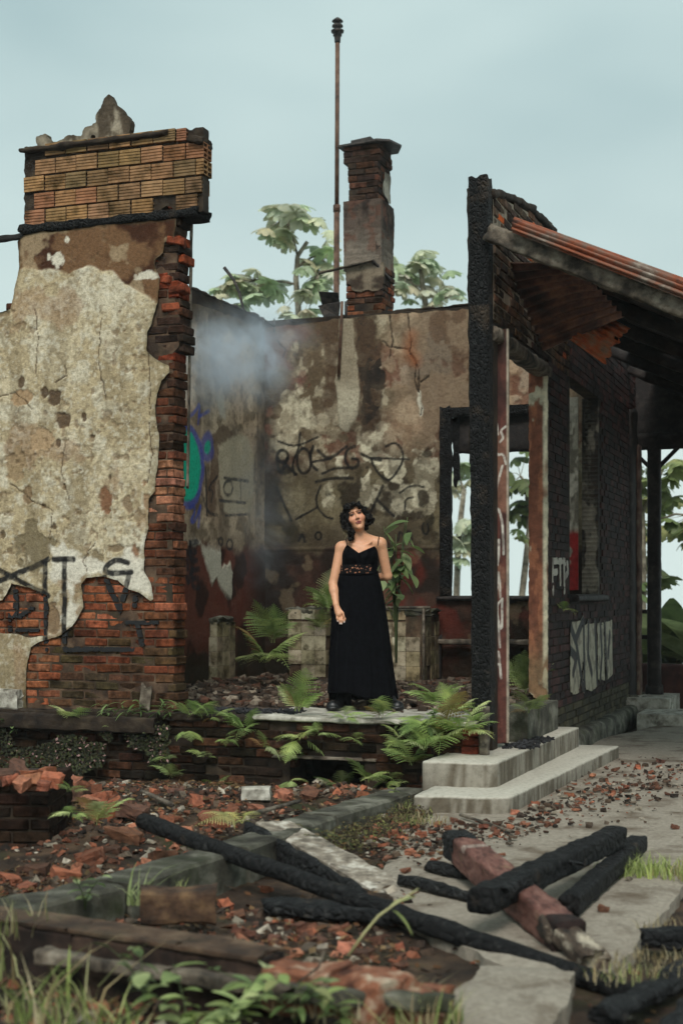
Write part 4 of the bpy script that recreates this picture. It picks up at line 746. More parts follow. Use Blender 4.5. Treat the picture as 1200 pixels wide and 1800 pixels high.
# ------------------------------------------------------------------ charred corner post
cp = bthing('charred_post', 'thick charred timber post standing beside the doorway', 'post')
mb = None
v, f = rough_beam((XI + .085, .06, FLZ - .03), (XI + .06, .06, 4.46), .145, .15, .008, 101, step=.02, n=40, up=(0, 1, 0), rag=.02, power=9, fr=11); o = link('post', np_mesh('post', v, f, M['char'], smooth=True), cp)
v, f = rough_beam((XI + .0, .11, 2.4), (XI - .02, .11, 4.40), .05, .09, .012, 102, step=.03, up=(0, 1, 0)); link('brick_edge', np_mesh('brick_edge', v, f, M['mortar_dark']), cp)
sb = bthing('stub_post', 'short pale stub beside broken red brick at step corner', 'stub')
q = wp(846, 1262, -.12); beam('stub', (q[0] + .02, -.12, .28), (q[0] + .02, -.12, wp(846, 1243, -.12)[1]), .07, .06, M['wood_grey'], sb, amp=.006, seed=103, up=(0, 1, 0))
for k in range(3): o = link('brick', BRK[k], sb, (q[0] - .09, -.07, .33 + k * .068), (0, 0, .1 * k), (.6, 1, 1)); o.color = jit(s(124, 60, 44))
# ------------------------------------------------------------------ veranda roof
SL = math.tan(math.radians(25)); RZ = 4.10
roof = bthing('veranda_canopy', 'collapsing rusty corrugated iron lean-to roof on timber rafters', 'roof')
rz = lambda x: RZ - (x - XO) * SL
beam('rafter', (XO + .0, -.02, rz(XO) - .05), (XO + 2.4, -.02, rz(XO + 2.4) - .05), .10, .125, M['wood_grey'], roof, amp=.010, seed=110, step=.03, power=9, n=32, fr=14)
for k, yy in enumerate((1.3, 2.6, 3.9, 5.2, 6.5)): beam('rafter', (XO, yy, rz(XO) - .05), (XO + 2.6, yy, rz(XO + 2.6) - .05), .09, .12, M['wood_dark'], roof, amp=.008, seed=111 + k)
for k, xx in enumerate((XO + .5, XO + 1.2, XO + 1.9)): beam('purlin', (xx, .12, rz(xx) + .035), (xx, 7.3, rz(xx) + .035), .07, .05, M['wood_dark'], roof, amp=.006, seed=120 + k)
beam('purlin_end', (XO + .62, -.1, rz(XO + .62) + .04), (XO + .66, .12, rz(XO + .66) + .04), .08, .06, M['wood_grey'], roof, amp=.012, seed=125, rag=.03)
beam('purlin_end', (XO + 1.24, -.1, rz(XO + 1.24) + .04), (XO + 1.28, .12, rz(XO + 1.28) + .04), .08, .06, M['wood_grey'], roof, amp=.012, seed=126, rag=.03)
def corrugated(name, parent, P, nu, nv, amp, waves, mat, mask=None, axis='v', thick=.004):
    """P(a, b) -> (point, normal) for a, b in 0..1; corrugations run along a, repeat along b"""
    vs = []; idx = {}
    for j in range(nv + 1):
        for i in range(nu + 1):
            p, n = P(i / nu, j / nv); vs.append(p + n * (amp * math.sin(2 * math.pi * waves * j / nv)))
    fs = [(j * (nu + 1) + i, j * (nu + 1) + i + 1, (j + 1) * (nu + 1) + i + 1, (j + 1) * (nu + 1) + i) for j in range(nv) for i in range(nu) if mask is None or mask((i + .5) / nu, (j + .5) / nv)]
    me = np_mesh(name, np.array([tuple(v) for v in vs]), [np.array(fs)], mat, smooth=True); o = link(name, me, parent)
    md = o.modifiers.new('solid', 'SOLIDIFY'); md.thickness = thick; return o
nrm = Vector((math.sin(math.radians(25)), 0, math.cos(math.radians(25))))
def holes(a, b): return not ((vn(a * 9, b * 46, 3) > .9) or (vn(a * 15, b * 70, 8) > .93) )
ys = [(.35, 1.6), (1.5, 2.75), (2.65, 3.9), (3.8, 5.05), (4.95, 6.2), (6.1, 7.4)]
for k, (ya, yb) in enumerate(ys):
    corrugated('roof_sheet', roof, lambda a, b, ya=ya, yb=yb, k=k: (Vector((XO + .22 + a * 2.6, ya + b * (yb - ya), rz(XO + .22 + a * 2.6) + .075 + .008 * (k % 2))), nrm), 24, 100, .011, 16, M['rust_dark'], (holes if k > 1 else None))
# front sheet whose free edge curls down over the rafter
def curl(a, b):
    x = XO + .20 + a * 2.5; t = b
    zt_, rr_ = .105 + .055 * a, .075 + .05 * a
    if t < .45: y, z = .55 - t / .45 * .62, zt_
    else: an = (t - .45) / .55 * 2.0; y, z = -.07 - rr_ * math.sin(an), zt_ - rr_ * (1 - math.cos(an))
    return Vector((x, y, rz(x) + z)), (Vector((.3, -.2, .9)) if t < .45 else Vector((.35 * math.cos((t - .45) / .55 * 2), -math.sin((t - .45) / .55 * 2), math.cos((t - .45) / .55 * 2)))).normalized()
corrugated('roof_sheet', roof, curl, 60, 100, .016, 8, M['rust'])
# eave beam far end
hs = bthing('hanging_sheet', 'dark corrugated iron sheet sagging under the rafter', 'metal sheet')
A_, B_, C_, D_ = [loc(at(*q)) for q in ((890, 462, 10.9), (1010, 462, 10.45), (1096, 556, 10.5), (955, 616, 11.5))]
def quad(A, B, C, D):
    def P(a, b): p = (A * (1 - a) + B * a) * (1 - b) + (D * (1 - a) + C * a) * b; n = (B - A).cross(D - A).normalized(); return p + n * (.05 * math.sin(math.pi * a) * math.sin(math.pi * b)), n
    return P
corrugated('sheet', hs, quad(A_, B_, C_, D_), 30, 90, .014, 10, M['sag'])
hp = bthing('torn_sheet', 'small torn orange rusted corrugated piece hanging under roof', 'metal sheet')
A_, B_, C_, D_ = [loc(at(*q)) for q in ((1063, 553, 10.9), (1112, 580, 10.7), (1070, 646, 10.8), (1000, 596, 11.05))]
corrugated('sheet', hp, quad(B_, A_, D_, C_), 40, 80, .011, 7, M['rust_bright'], lambda a, b: a > .06 + .13 * vn(b * 9, 0, 4) and not (abs(a - .2) < .05 and abs(b - .35) < .04))
# ------------------------------------------------------------------ rear porch
pt = at(1149, 1222, 16.9); lp = loc(pt); py0 = lp.y; px0 = lp.x
pst = bthing('porch_post', 'slender dark timber post with two diagonal braces on rear porch', 'post')
zb_ = at(1149, 792, 16.9).z; zbase = at(1149, 1220, 16.9).z
beam('post', (px0, py0, zbase), (px0, py0, zb_ + .2), .16, .14, M['wood_dark'], pst, amp=.004, seed=130, up=(0, 1, 0))
for sg in (-1, 1): beam('brace', (px0 + sg * .05, py0, zb_ - .2), (px0 + sg * .3, py0, zb_ + .05), .05, .05, M['wood_dark'], pst, amp=.003, seed=131 + sg)
beam('foot', (px0, py0, zbase - .0), (px0, py0, zbase + .1), .2, .19, M['wood_dark'], pst, amp=.006, seed=134, up=(0, 1, 0), step=.02)
pb = bthing('porch_beam', 'dark porch beam under the far end of the roof', 'beam')
beam('beam', (XI, py0, zb_ + .11), (px0 + 2.2, py0, zb_ + .11), .14, .2, M['wood_dark'], pb, amp=.005, seed=135)
mb = MB(); 
for k in range(5): mb.box((XO - .1, py0 + .08 + .004 * (k % 2), zb_ + .19 + k * .2), (px0 + 2.2, py0 + .11 + .004 * (k % 2), zb_ + .4 + k * .2))
mb.build('fascia', M['wood_dark'], pb)
pr = bthing('porch_railing', 'dark wooden railing between wall end and porch post', 'railing')
for q in (1075, 1120): z = at(1130, q, 16.9).z; beam('rail', (px0 - .9, py0 + .02, z), (px0 - .08, py0 + .02, z), .06, .05, M['wood_dark'], pr, amp=.003, seed=136)
for q in (1122, 1095): x = loc(at(q, 1100, 16.9)).x; beam('baluster', (x, py0 + .02, zbase - .05), (x, py0 + .02, at(1130, 1080, 16.9).z), .04, .04, M['wood_dark'], pr, amp=.003, seed=137, up=(0, 1, 0))
pw = bthing('porch_parapet', 'low dark red parapet wall beside the porch steps', 'wall')
beam('parapet', (px0 - .7, py0 + .3, .35), (px0 + 2.5, py0 + .3, .35), .14, at(1180, 1180, 17).z - .35 + .35, mk('dark_red_wall', [s(40, 26, 24), s(66, 38, 34), s(86, 56, 48)], 5, .9, .4, 50), pw, amp=.006, seed=138)
rs = bthing('rear_steps', 'pair of pale concrete steps at the rear porch', 'steps')
def lp_(a, b, z): return loc(onz(a, b, z))
mb = MB(); mb.box((px0 - .35, py0 - .75, -.05), (px0 + .27, py0 + .25, zbase)); mb.build('step', M['concrete'], rs)
mb = MB(); mb.box((px0 + .02, py0 - 1.55, -.05), (px0 + 1.6, py0 - .76, zbase * .58)); mb.build('step', M['concrete'], rs)
# ------------------------------------------------------------------ front steps with rounded corners
st = bthing('front_steps', 'two worn concrete steps with rounded corner below the doorway', 'steps')
def rstep(cs_, z0, z1, r, seed):
    fl_, fr_, br_, bl_ = [np.array(c, float) for c in cs_]; du = (fl_ - fr_) / np.linalg.norm(fl_ - fr_); dv = (br_ - fr_) / np.linalg.norm(br_ - fr_); cc_ = fr_ + du * r + dv * r
    out = [tuple(bl_), tuple(fl_)] + [tuple(cc_ - du * r * math.sin(a) - dv * r * math.cos(a)) for a in np.linspace(0, math.pi / 2, 9)] + [tuple(br_)]
    dense = []
    for k in range(len(out)):
        a = np.array(out[k]); b = np.array(out[(k + 1) % len(out)]); m = max(1, int(np.linalg.norm(b - a) / .02)); dense += [a + (b - a) * i / m for i in range(m)]
    d = np.array(dense); c = d.mean(0); n = len(d); rings = []
    for z, ins in ((z0, 0), (z0 + (z1 - z0) * .33, 0), (z0 + (z1 - z0) * .66, 0), (z1 - .018, 0), (z1 - .005, .006), (z1, .02)):
        q = d + (c - d) / np.linalg.norm(c - d, axis=1)[:, None] * ins; p = np.column_stack([q, np.full(n, z)]); nz = (vn3(p * 7, seed) - .5) * .007 + (vn3(p * 30, seed) - .5) * .003; q = d + (c - d) / np.linalg.norm(c - d, axis=1)[:, None] * (ins - nz)[:, None] * 1.0
        rings.append(np.column_stack([q, np.full(n, z) + (vn3(p * 9, seed + 2) - .5) * .008 * (z > z0)]))
    for t in (.3, .6): rings.append(np.column_stack([d + (c - d) * t, np.full(n, z1) + (vn3(np.column_stack([d + (c - d) * t, d[:, :1]]) * 5, seed) - .5) * .008]))
    v = np.concatenate(rings + [[[c[0], c[1], z1]]]); k = np.arange(n); k1 = (k + 1) % n
    q = np.concatenate([np.stack([i * n + k, i * n + k1, (i + 1) * n + k1, (i + 1) * n + k], 1) for i in range(len(rings) - 1)]); tr = np.stack([(len(rings) - 1) * n + k, (len(rings) - 1) * n + k1, np.full(n, len(v) - 1)], 1)
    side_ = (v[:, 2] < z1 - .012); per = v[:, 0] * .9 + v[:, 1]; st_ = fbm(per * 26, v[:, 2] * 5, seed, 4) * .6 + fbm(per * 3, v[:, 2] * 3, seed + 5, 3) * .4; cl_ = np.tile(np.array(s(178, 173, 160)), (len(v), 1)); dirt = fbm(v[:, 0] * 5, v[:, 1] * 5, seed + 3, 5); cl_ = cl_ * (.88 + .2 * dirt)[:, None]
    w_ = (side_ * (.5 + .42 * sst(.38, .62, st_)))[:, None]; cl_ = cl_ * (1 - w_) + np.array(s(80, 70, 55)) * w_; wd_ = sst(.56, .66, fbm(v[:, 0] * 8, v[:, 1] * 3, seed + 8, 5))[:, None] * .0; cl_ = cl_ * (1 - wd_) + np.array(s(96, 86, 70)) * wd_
    return np_mesh('step', v, [q, tr], M['step'], cl_, smooth=True)
z1s, z2s = CAMZ - 1.14, CAMZ - 1.306
a = loc(onz(742, 1338, z1s)); b = loc(onz(868, 1345, z1s)); ye = loc(onz(1019, 1277, z1s)).y
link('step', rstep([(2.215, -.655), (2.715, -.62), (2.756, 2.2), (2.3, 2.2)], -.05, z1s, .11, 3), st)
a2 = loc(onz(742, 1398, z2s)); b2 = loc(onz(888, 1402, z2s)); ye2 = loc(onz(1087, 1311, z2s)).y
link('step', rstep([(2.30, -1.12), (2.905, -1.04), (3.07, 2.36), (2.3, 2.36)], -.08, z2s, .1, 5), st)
mb = MB(); mb.box((XI - .02, .8, .1), (XO + .1, DY1 - .03, FLZ + .012), None, .004); mb.build('threshold', M['concrete_old'], st)
STEP = dict(a=a, b=b, a2=a2, b2=b2)
# ------------------------------------------------------------------ ground
gx = np.unique(np.concatenate([np.linspace(-300, -8, 30), np.linspace(-8, -3, 26), np.arange(-3, 3.4, .05), np.linspace(3.4, 8, 24), np.linspace(8, 300, 30)]))
gy = np.unique(np.concatenate([np.linspace(-40, 3.5, 16), np.arange(3.5, 11.6, .05), np.linspace(11.6, 24, 40), np.linspace(24, 300, 40)]))
GX, GY = np.meshgrid(gx, gy)
def gh(x, y):
    x = np.asarray(x, float); y = np.asarray(y, float)
    z = (fbm(x * .9, y * .9, 5, 5) - .5) * .16 + (fbm(x * 5, y * 5, 9, 3) - .5) * .05
    near = np.exp(-((x + 1.0) ** 2 / 1.6 + (y - 9.3) ** 2 / 1.2)) * .16            # rubble heaped before the foundation
    right = sst(.0, .5, x - .25 * (y - 6))                                       # the paved side lies flat and lower
    z = (z + near) * (1 - .85 * right) - .03 * right
    far = np.maximum(0, np.hypot(np.maximum(0, np.abs(x) - 14), np.maximum(0, y - 22)) - 2)
    return z - np.minimum(far, 60) * .35 - np.maximum(0, far - 60) * .9 - sst(9, 14, y) * .04
GZ = gh(GX, GY); H_, W_ = GX.shape
ii, jj = np.meshgrid(np.arange(H_ - 1), np.arange(W_ - 1), indexing='ij'); b_ = (ii * W_ + jj).ravel()
g = link('ground', np_mesh('ground', np.column_stack([GX.ravel(), GY.ravel(), GZ.ravel()]), [np.stack([b_, b_ + 1, b_ + W_ + 1, b_ + W_], 1)], M['soil'], smooth=True)); g['kind'] = 'structure'
def ghs(x, y): return float(gh(np.array([x]), np.array([y]))[0])
def slab(name, pts, z, h, seed, mat, st=.04):
    w = [onz(a, b, z) for a, b in pts]; P = [(p.x, p.y) for p in w]; xs = [p[0] for p in P]; yz = [p[1] for p in P]
    S = Sheet(min(xs) - .1, max(xs) + .1, min(yz) - .1, max(yz) + .1, st); S.keep = S.poly(P, .05, 4, seed); S.h = (S.n(1.2, seed, 4) - .5) * .02 + (S.n(14, seed, 3) - .5) * .004 - sst(.09, 0, S.keep) * .015
    o = link(name, S.mesh(name, mat, h, lambda x, y, hh: np.stack([x, y, z + hh], 1))); o['kind'] = 'structure'; return o
slab('pavement', [(655, 1545), (690, 1490), (735, 1440), (760, 1420), (850, 1380), (1040, 1300), (1200, 1262), (1500, 1262), (1500, 1480), (1215, 1548), (1185, 1575), (1125, 1640), (1085, 1700), (960, 1712), (880, 1690), (760, 1640), (680, 1600)], .035, .12, 4, M['pave'], .025)
slab('pavement', [(805, 1730), (850, 1693), (940, 1695), (1010, 1702), (1000, 1745), (925, 1850), (795, 1850)], .06, .12, 8, M['pave'], .025)
# ------------------------------------------------------------------ kerb and low walls
kb = empty('concrete_kerb', (0, 0, 0), 0, 'long low mossy concrete kerb crossing the rubble towards the steps', 'kerb')
kp = [onz(-90, 1612, .17), onz(190, 1550, .17), onz(400, 1488, .165), onz(560, 1432, .15), onz(715, 1385, .12)]
for k in range(4):
    a, b = kp[k], kp[k + 1]; c = (b - a).normalized() * .012
    v, f = rough_beam(a + c - Vector((0, 0, .1)), b - c - Vector((0, 0, .1)), .24, .2, .007, 140 + k, n=40, step=.03, power=16, rag=.006, fr=7); link('kerb_stone', np_mesh('kerb_stone', v, f, M['concrete_old'], smooth=False), kb)
lw = empty('low_front_wall', (0, 0, 0), 0, 'low broken rendered wall along the very front of the ruins', 'wall')
fp = [(onz(-60, 1598, .24), .24), (onz(150, 1628, .24), .24), (onz(330, 1655, .235), .235), (onz(478, 1678, .23), .23)]
for k in range(3):
    a, b = fp[k][0], fp[k + 1][0]; v, f = rough_beam(a - Vector((0, 0, .14)), b - Vector((0, 0, .14)), .16, .27, .010, 150 + k, n=40, step=.03, power=16, rag=.004); link('wall_block', np_mesh('wall_block', v, f, mk('dark_render', [s(22, 16, 14), s(42, 31, 26), s(70, 54, 44)], 8, .95, .8, 40) if k == 0 else link_m), lw); link_m = bpy.data.materials['dark_render']
    v, f = rough_beam(a + Vector((0, 0, .0)), b + Vector((0, 0, .0)), .18, .02, .007, 154 + k, n=32, step=.02, power=9); link('coping', np_mesh('coping', v, f, M['mortar']), lw)
for k, (a, b) in enumerate((((70, 1680, 5.06), (300, 1712, 4.85)), ((300, 1712, 4.85), (510, 1745, 4.64)), ((510, 1745, 4.62), (790, 1762, 4.58)))):
    v, f = rough_beam(at(*a), at(*b), .07, .05, .012, 160 + k, n=24, step=.03); link('footing', np_mesh('footing', v, f, M['wood_grey'] if k < 2 else M['concrete_old']), lw)
bw = empty('broken_brick_wall', (0, 0, 0), 0, 'broken stretch of red brick and mortar beside the long black log', 'wall')
for k, (a, b, z) in enumerate((((478, 1690), (600, 1706), .2), ((600, 1706), (700, 1726), .19), ((700, 1728), (768, 1742), .15))):
    v, f = rough_beam(onz(*a, z) - Vector((0, 0, .07)), onz(*b, z) - Vector((0, 0, .07)), .2, .15, .018, 170 + k, n=32, step=.02, power=7, rag=.02); link('wall_block', np_mesh('wall_block', v, f, mk('broken_brick', [s(72, 44, 34), s(132, 84, 62), s(176, 160, 138)], 9, .95, .8, 40) if k == 0 else bpy.data.materials['broken_brick']), bw)
blk = empty('brown_block', (0, 0, 0), 0, 'dark brown mossy masonry block sitting behind the low front wall', 'block')
v, f = rough_beam(onz(248, 1618, .12) + Vector((0, 0, .06)), onz(380, 1615, .12) + Vector((0, 0, .06)), .16, .14, .014, 180, n=32, step=.02, power=6, rag=.006); link('block', np_mesh('block', v, f, mk('brown_block', [s(40, 30, 24), s(76, 56, 42), s(110, 86, 62)], 9, .95, .9, 40)), blk)
# brick stub wall at the side with rubble on top
sw = empty('brick_stub', (0, 0, 0), 0, 'low dark brick stub wall topped with red rubble at the side', 'wall')
c0 = at(-80, 1500, 7.9); c1 = at(88, 1500, 7.9); rzs = -math.radians(8)
mb = MB(); mb.box((c0.x, 7.9 + .014, -.2), (c1.x - .014, 8.6, .40)); mb.build('masonry_core', M['mortar_dark'], sw)
for r_ in range(8):
    x = c0.x - (.1 if r_ % 2 else 0)
    while x < c1.x - .04:
        l = min(.2, c1.x - x); o = link('brick', R.choice(BRK), sw, (x + l / 2, 7.9 + .055 + R.uniform(-.006, .006), -.11 + r_ * .07), (0, R.uniform(-.02, .02), R.uniform(-.02, .02)), (l / .2, 1, 1)); o.color = jit(R.choice([s(52, 38, 30), s(44, 34, 28), s(66, 46, 36)])); x += .212
    y = 7.9 + .06
    while y < 8.55: o = link('brick', R.choice(BRK), sw, (c1.x - .055, y + .1, -.11 + r_ * .07), (0, 0, math.pi / 2 + R.uniform(-.02, .02))); o.color = jit(s(50, 37, 30)); y += .212
# ------------------------------------------------------------------ burnt timbers
def timber(name, label, p0, p1, w, h, mat, **k):
    e_ = empty(name, ((p0 + p1) / 2).to_tuple()[:2] + (0,), 0, label, k.pop('cat', 'timber')); off = Vector(e_.location)
    v, f = rough_beam(Vector(p0) - off, Vector(p1) - off, w, h, **k); link(k.get('part', 'beam'), np_mesh('beam', v, f, mat, smooth=True), e_); return e_
timber('charred_log', 'longest black charred log lying diagonally across the kerb', at(252, 1443, 7.6), at(1128, 1752, 5.15), .088, .084, M['logskin'], cat='log', amp=.005, seed=200, power=2.3, n=20, step=.03, rag=.015, bend=-.015)
p = empty('pale_plank', (0, 0, 0), 0, 'pale paint flecked plank leaning beside the long black log', 'plank')
a, b = at(482, 1458, 8.0), at(700, 1583, 6.85); a.z += .03; b.z += .03; v, f = rough_beam(a, b, .21, .035, .006, 201, n=28, step=.03, rag=.03, power=8)
link('board', np_mesh('board', v, f, mk('flaking_paint', [s(96, 88, 78), s(140, 130, 116), s(196, 190, 178)], 11, .85, .5, 50, second=(s(60, 52, 44), 12, .55, .68))), p)
timber('charred_plank', 'black charred plank on edge beside the pale plank', at(434, 1462, 7.85), at(640, 1586, 6.8), .045, .12, M['charlog'], amp=.012, seed=202, cat='plank', power=5)
timber('charred_plank', 'flat burnt timber half buried in rubble under the long log', onz(470, 1590, .06), onz(690, 1612, .06), .12, .06, M['charlog'], amp=.014, seed=203, cat='plank')
pk = empty('red_beam', (0, 0, 0), 0, 'thick faded red painted beam with a charred broken end', 'beam')
a, b = at(800, 1482, 7.25), at(1000, 1650, 5.62); a.z = max(a.z, .16)
S_ = rough_beam(a + (b - a) * .09, b, .135, .14, .006, 204, n=48, step=.015, power=10, rag=.02); vv = S_[0]
cc = np.tile(np.array([1.0, 1, 1]), (len(vv), 1)); nn = vn3(vv * np.array([30.0, 9, 30]), 3); cc[:] = cc * (.8 + .5 * nn[:, None]); t_ = ((vv - np.array(a)) @ np.array((b - a).normalized())) / (b - a).length
cc[(t_ > .93)] = (.12, .12, .12); cc[(t_ > .2) & (t_ < .42) & (vn3(vv * 9, 8) > .5) & (vv[:, 2] > .2)] = (1.9, 3.2, 3.4)
link('beam', np_mesh('beam', vv, S_[1], M['wood_red'], cc, smooth=True), pk)
v, f = rough_beam(a, a + (b - a) * .12, .14, .145, .008, 205, n=24, step=.02, power=6); link('charred_end', np_mesh('charred_end', v, f, M['charlog']), pk)
e2 = empty('splintered_timber', (0, 0, 0), 0, 'short splintered timber with pale torn end under red beam', 'timber')
v, f = rough_beam(at(965, 1622, 5.75), at(1050, 1690, 5.42), .13, .10, .02, 206, n=24, step=.02, rag=.05); link('beam', np_mesh('beam', v, f, mk('splinter', [(.012, .011, .011), s(70, 58, 48), s(168, 158, 140)], 12, .9, .8, 40, stretch=(1, .4, 1))), e2)
timber('charred_beam', 'thick charred beam lying across the red beam', at(845, 1590, 5.85) + Vector((0, 0, .015)), at(1082, 1478, 7.35) + Vector((0, 0, .02)), .115, .105, M['logskin'], amp=.006, seed=207, step=.02, n=40, power=8, rag=.015, fr=14, cat='beam')
o = bpy.data.objects['charred_beam']; off = Vector(o.location)
v, f = rough_beam(at(880, 1572, 5.9) - off, at(918, 1543, 6.1) - off, .05, .05, .015, 208, step=.02); link('blister', np_mesh('blister', v, f, M['charlog']), o)
v, f = rough_beam(at(985, 1512, 6.6) - off, at(1015, 1518, 6.6) - off, .06, .03, .012, 209, step=.02); link('blister', np_mesh('blister', v, f, M['charlog']), o)
timber('charred_beam', 'charred beam lying low behind the crossing beam by the grass tuft', onz(1000, 1592, .09), onz(1122, 1482, .11), .09, .09, M['logskin'], amp=.006, n=32, power=8, fr=14, seed=210, cat='beam', rag=.05)
timber('charred_stick', 'short charred stick on the paving under the red beam', onz(700, 1545, .07), onz(845, 1578, .07), .06, .055, M['charlog'], amp=.014, seed=211, cat='stick', power=2.5)
timber('charred_stick', 'forked end charred stick behind the short charred stick', onz(757, 1522, .07), onz(850, 1545, .07), .05, .05, M['charlog'], amp=.014, seed=212, cat='stick', power=2.5)
timber('charred_stump', 'charred lump in the lower corner beside the paving slab', onz(1060, 1790, .06), onz(1215, 1705, .03), .1, .06, M['charlog'], amp=.016, n=32, fr=14, seed=213, cat='timber', rag=.05)
timber('charred_stump', 'second charred timber lying at the frame corner past the slab', onz(1150, 1830, .05), onz(1260, 1740, .02), .09, .05, M['charlog'], amp=.016, n=32, fr=14, seed=214, cat='timber', rag=.05)
timber('charred_stump', 'charred timber poking in beside the slab edge and dry grass', onz(1130, 1650, .06), onz(1290, 1640, .08), .09, .08, M['charlog'], amp=.02, seed=215, cat='timber')
timber('thin_stick', 'thin pale stick lying on the paving below the lower step', onz(808, 1432, .06), onz(900, 1462, .055), .018, .016, M['wood_grey'], amp=.003, seed=216, cat='stick')
timber('thin_stick', 'pale slat lying on the rubble before the foundation', onz(250, 1390, .16), onz(303, 1415, .15), .03, .02, M['wood_grey'], amp=.003, seed=217, cat='stick')
timber('thin_stick', 'long grey slat on the red rubble near the kerb', onz(440, 1432, .16), onz(525, 1408, .15), .04, .02, M['wood_grey'], amp=.003, seed=218, cat='stick')
gb = empty('grey_block', (0, 0, 0), 0, 'grey concrete block standing before the dark foundation opening', 'block'); v, f = rough_beam(onz(424, 1405, .12) + Vector((0, .05, .03)), onz(475, 1405, .12) + Vector((0, .05, .03)), .12, .09, .006, 219, n=24, step=.02, power=8, rag=.006); link('block', np_mesh('block', v, f, M['concrete']), gb)
# ------------------------------------------------------------------ rubble: single fragments, then the fine mass
def frag_mesh(seed, flat=.6):
    rr = random.Random(seed); bm = bmesh.new(); bmesh.ops.create_cube(bm, size=1); bmesh.ops.scale(bm, vec=(1, rr.uniform(.55, .8), rr.uniform(.32, .55) * flat / .6), verts=bm.verts)
    bmesh.ops.subdivide_edges(bm, edges=bm.edges[:], cuts=2, use_grid_fill=True)
    for v in bm.verts:
        p = np.array(v.co); v.co *= 1 + (float(vn3(p * 2.2, seed)) - .5) * .7; v.co += Vector([(float(vn3(p * 5, seed + k)) - .5) * .14 + (float(vn3(p * 13, seed + k + 4)) - .5) * .08 for k in range(3)])
    bmesh.ops.triangulate(bm, faces=bm.faces[:]); me = bpy.data.meshes.new('fragment'); bm.to_mesh(me); bm.free(); me.materials.append(M['frag']); return me
FR = [frag_mesh(i) for i in range(10)]
redc = [s(146, 88, 64), s(124, 76, 56), s(158, 104, 80), s(104, 70, 54), s(88, 62, 50)]
def fragment(px, py, size, label, group, z=None, col=None, dz=0.0):
    P = onz(px, py, .1); P.z = ghs(P.x, P.y) if z is None else z
    if z is None:
        for _ in range(3): P = onz(px, py, ghs(P.x, P.y) + .02)
        P.z = ghs(P.x, P.y)
    else: P = onz(px, py, z)
    o = link('brick_fragment', R.choice(FR), None, (P.x, P.y, P.z + size * .13 + dz), (R.uniform(-.35, .35), R.uniform(-.35, .35), R.uniform(0, 6.3)), size * .86); o.color = jit(col or R.choice(redc), .25)
    tag(o, label, 'rubble', group); return o
for q in ((35, 1356, .16), (70, 1360, .17), (92, 1370, .13), (18, 1368, .12), (52, 1370, .14), (5, 1362, .13), (40, 1374, .1), (78, 1376, .1)): 
    o = fragment(q[0], q[1] + 8, q[2], 'big red masonry chunk heaped on the brick stub', 'red chunks on the brick stub', z=.42)
for k, q in enumerate(((118, 1400), (140, 1412), (158, 1425), (175, 1418), (196, 1440), (212, 1430), (232, 1442), (128, 1392), (150, 1400))): fragment(q[0], q[1], R.uniform(.12, .2), 'red chunk in the slope of rubble beside the stub', 'red chunks sloping down from the stub', dz=.05)
gl = None; gg = 'broken bricks before the foundation'
for q in ((310, 1392, .11), (346, 1408, .15), (305, 1440, .15), (370, 1440, .15), (222, 1478, .2), (195, 1498, .1), (160, 1515, .18), (150, 1556, .14), (45, 1560, .12), (60, 1532, .15), (290, 1505, .14), (500, 1398, .14), (545, 1402, .15), (410, 1425, .12), (390, 1452, .12), (640, 1398, .12), (265, 1470, .11), (115, 1540, .16), (240, 1535, .1), (20, 1545, .12), (88, 1570, .12), (450, 1420, .10), (590, 1390, .1), (330, 1470, .12)):
    gl = 'broken red brick on the rubble ' + ('between stub wall and mossy kerb' if q[0] < 130 else 'near the fern beside the brick stub' if q[0] < 262 else 'around the upper end of the long log' if q[0] < 415 else 'before the dark foundation opening')
    fragment(*q, gl, gg)
gl = 'loose red brick shard between the kerb and the long black log'; gg = 'brick shards between kerb and log'
for q in ((398, 1590, .09), (420, 1606, .08), (470, 1560, .07), (430, 1640, .09), (480, 1650, .08), (520, 1630, .09), (560, 1650, .08), (610, 1665, .1), (640, 1640, .07), (545, 1605, .07), (500, 1580, .06), (400, 1660, .08), (590, 1630, .07), (660, 1650, .08), (450, 1665, .08), (520, 1672, .07), (700, 1660, .07), (640, 1675, .08)):
    gl = 'red brick shard between kerb and long log, ' + ('beside the brown block' if q[0] < 460 else 'under the charred plank' if q[1] < 1612 else 'behind the broken brick wall')
    fragment(*q, gl, gg)
gl = 'small red shard lying on the pale paving'; gg = 'shards on the paving'
for q in ((660, 1460, .08), (690, 1470, .09), (710, 1455, .07), (740, 1470, .08), (720, 1500, .06), (680, 1510, .05), (850, 1455, .06), (905, 1430, .06), (940, 1415, .06), (960, 1450, .05), (1000, 1400, .07), (1050, 1390, .07), (1100, 1385, .06), (1150, 1380, .06), (1010, 1425, .05), (1185, 1455, .05), (870, 1425, .05), (770, 1450, .06), (800, 1445, .06), (1080, 1355, .07), (1040, 1365, .06), (900, 1540, .04), (1060, 1600, .05), (1040, 1350, .08), (985, 1372, .07), (1120, 1350, .06), (1160, 1340, .07), (690, 1440, .07), (650, 1480, .06)):
    gl = 'small red shard on the paving ' + ('beside the dry weeds by the kerb' if q[0] < 760 else 'at the foot of the lower step' if q[0] < 975 and q[1] < 1470 else 'among the timbers' if q[1] > 1500 else 'out on the far side past the steps')
    fragment(*q, gl, gg, z=.045)
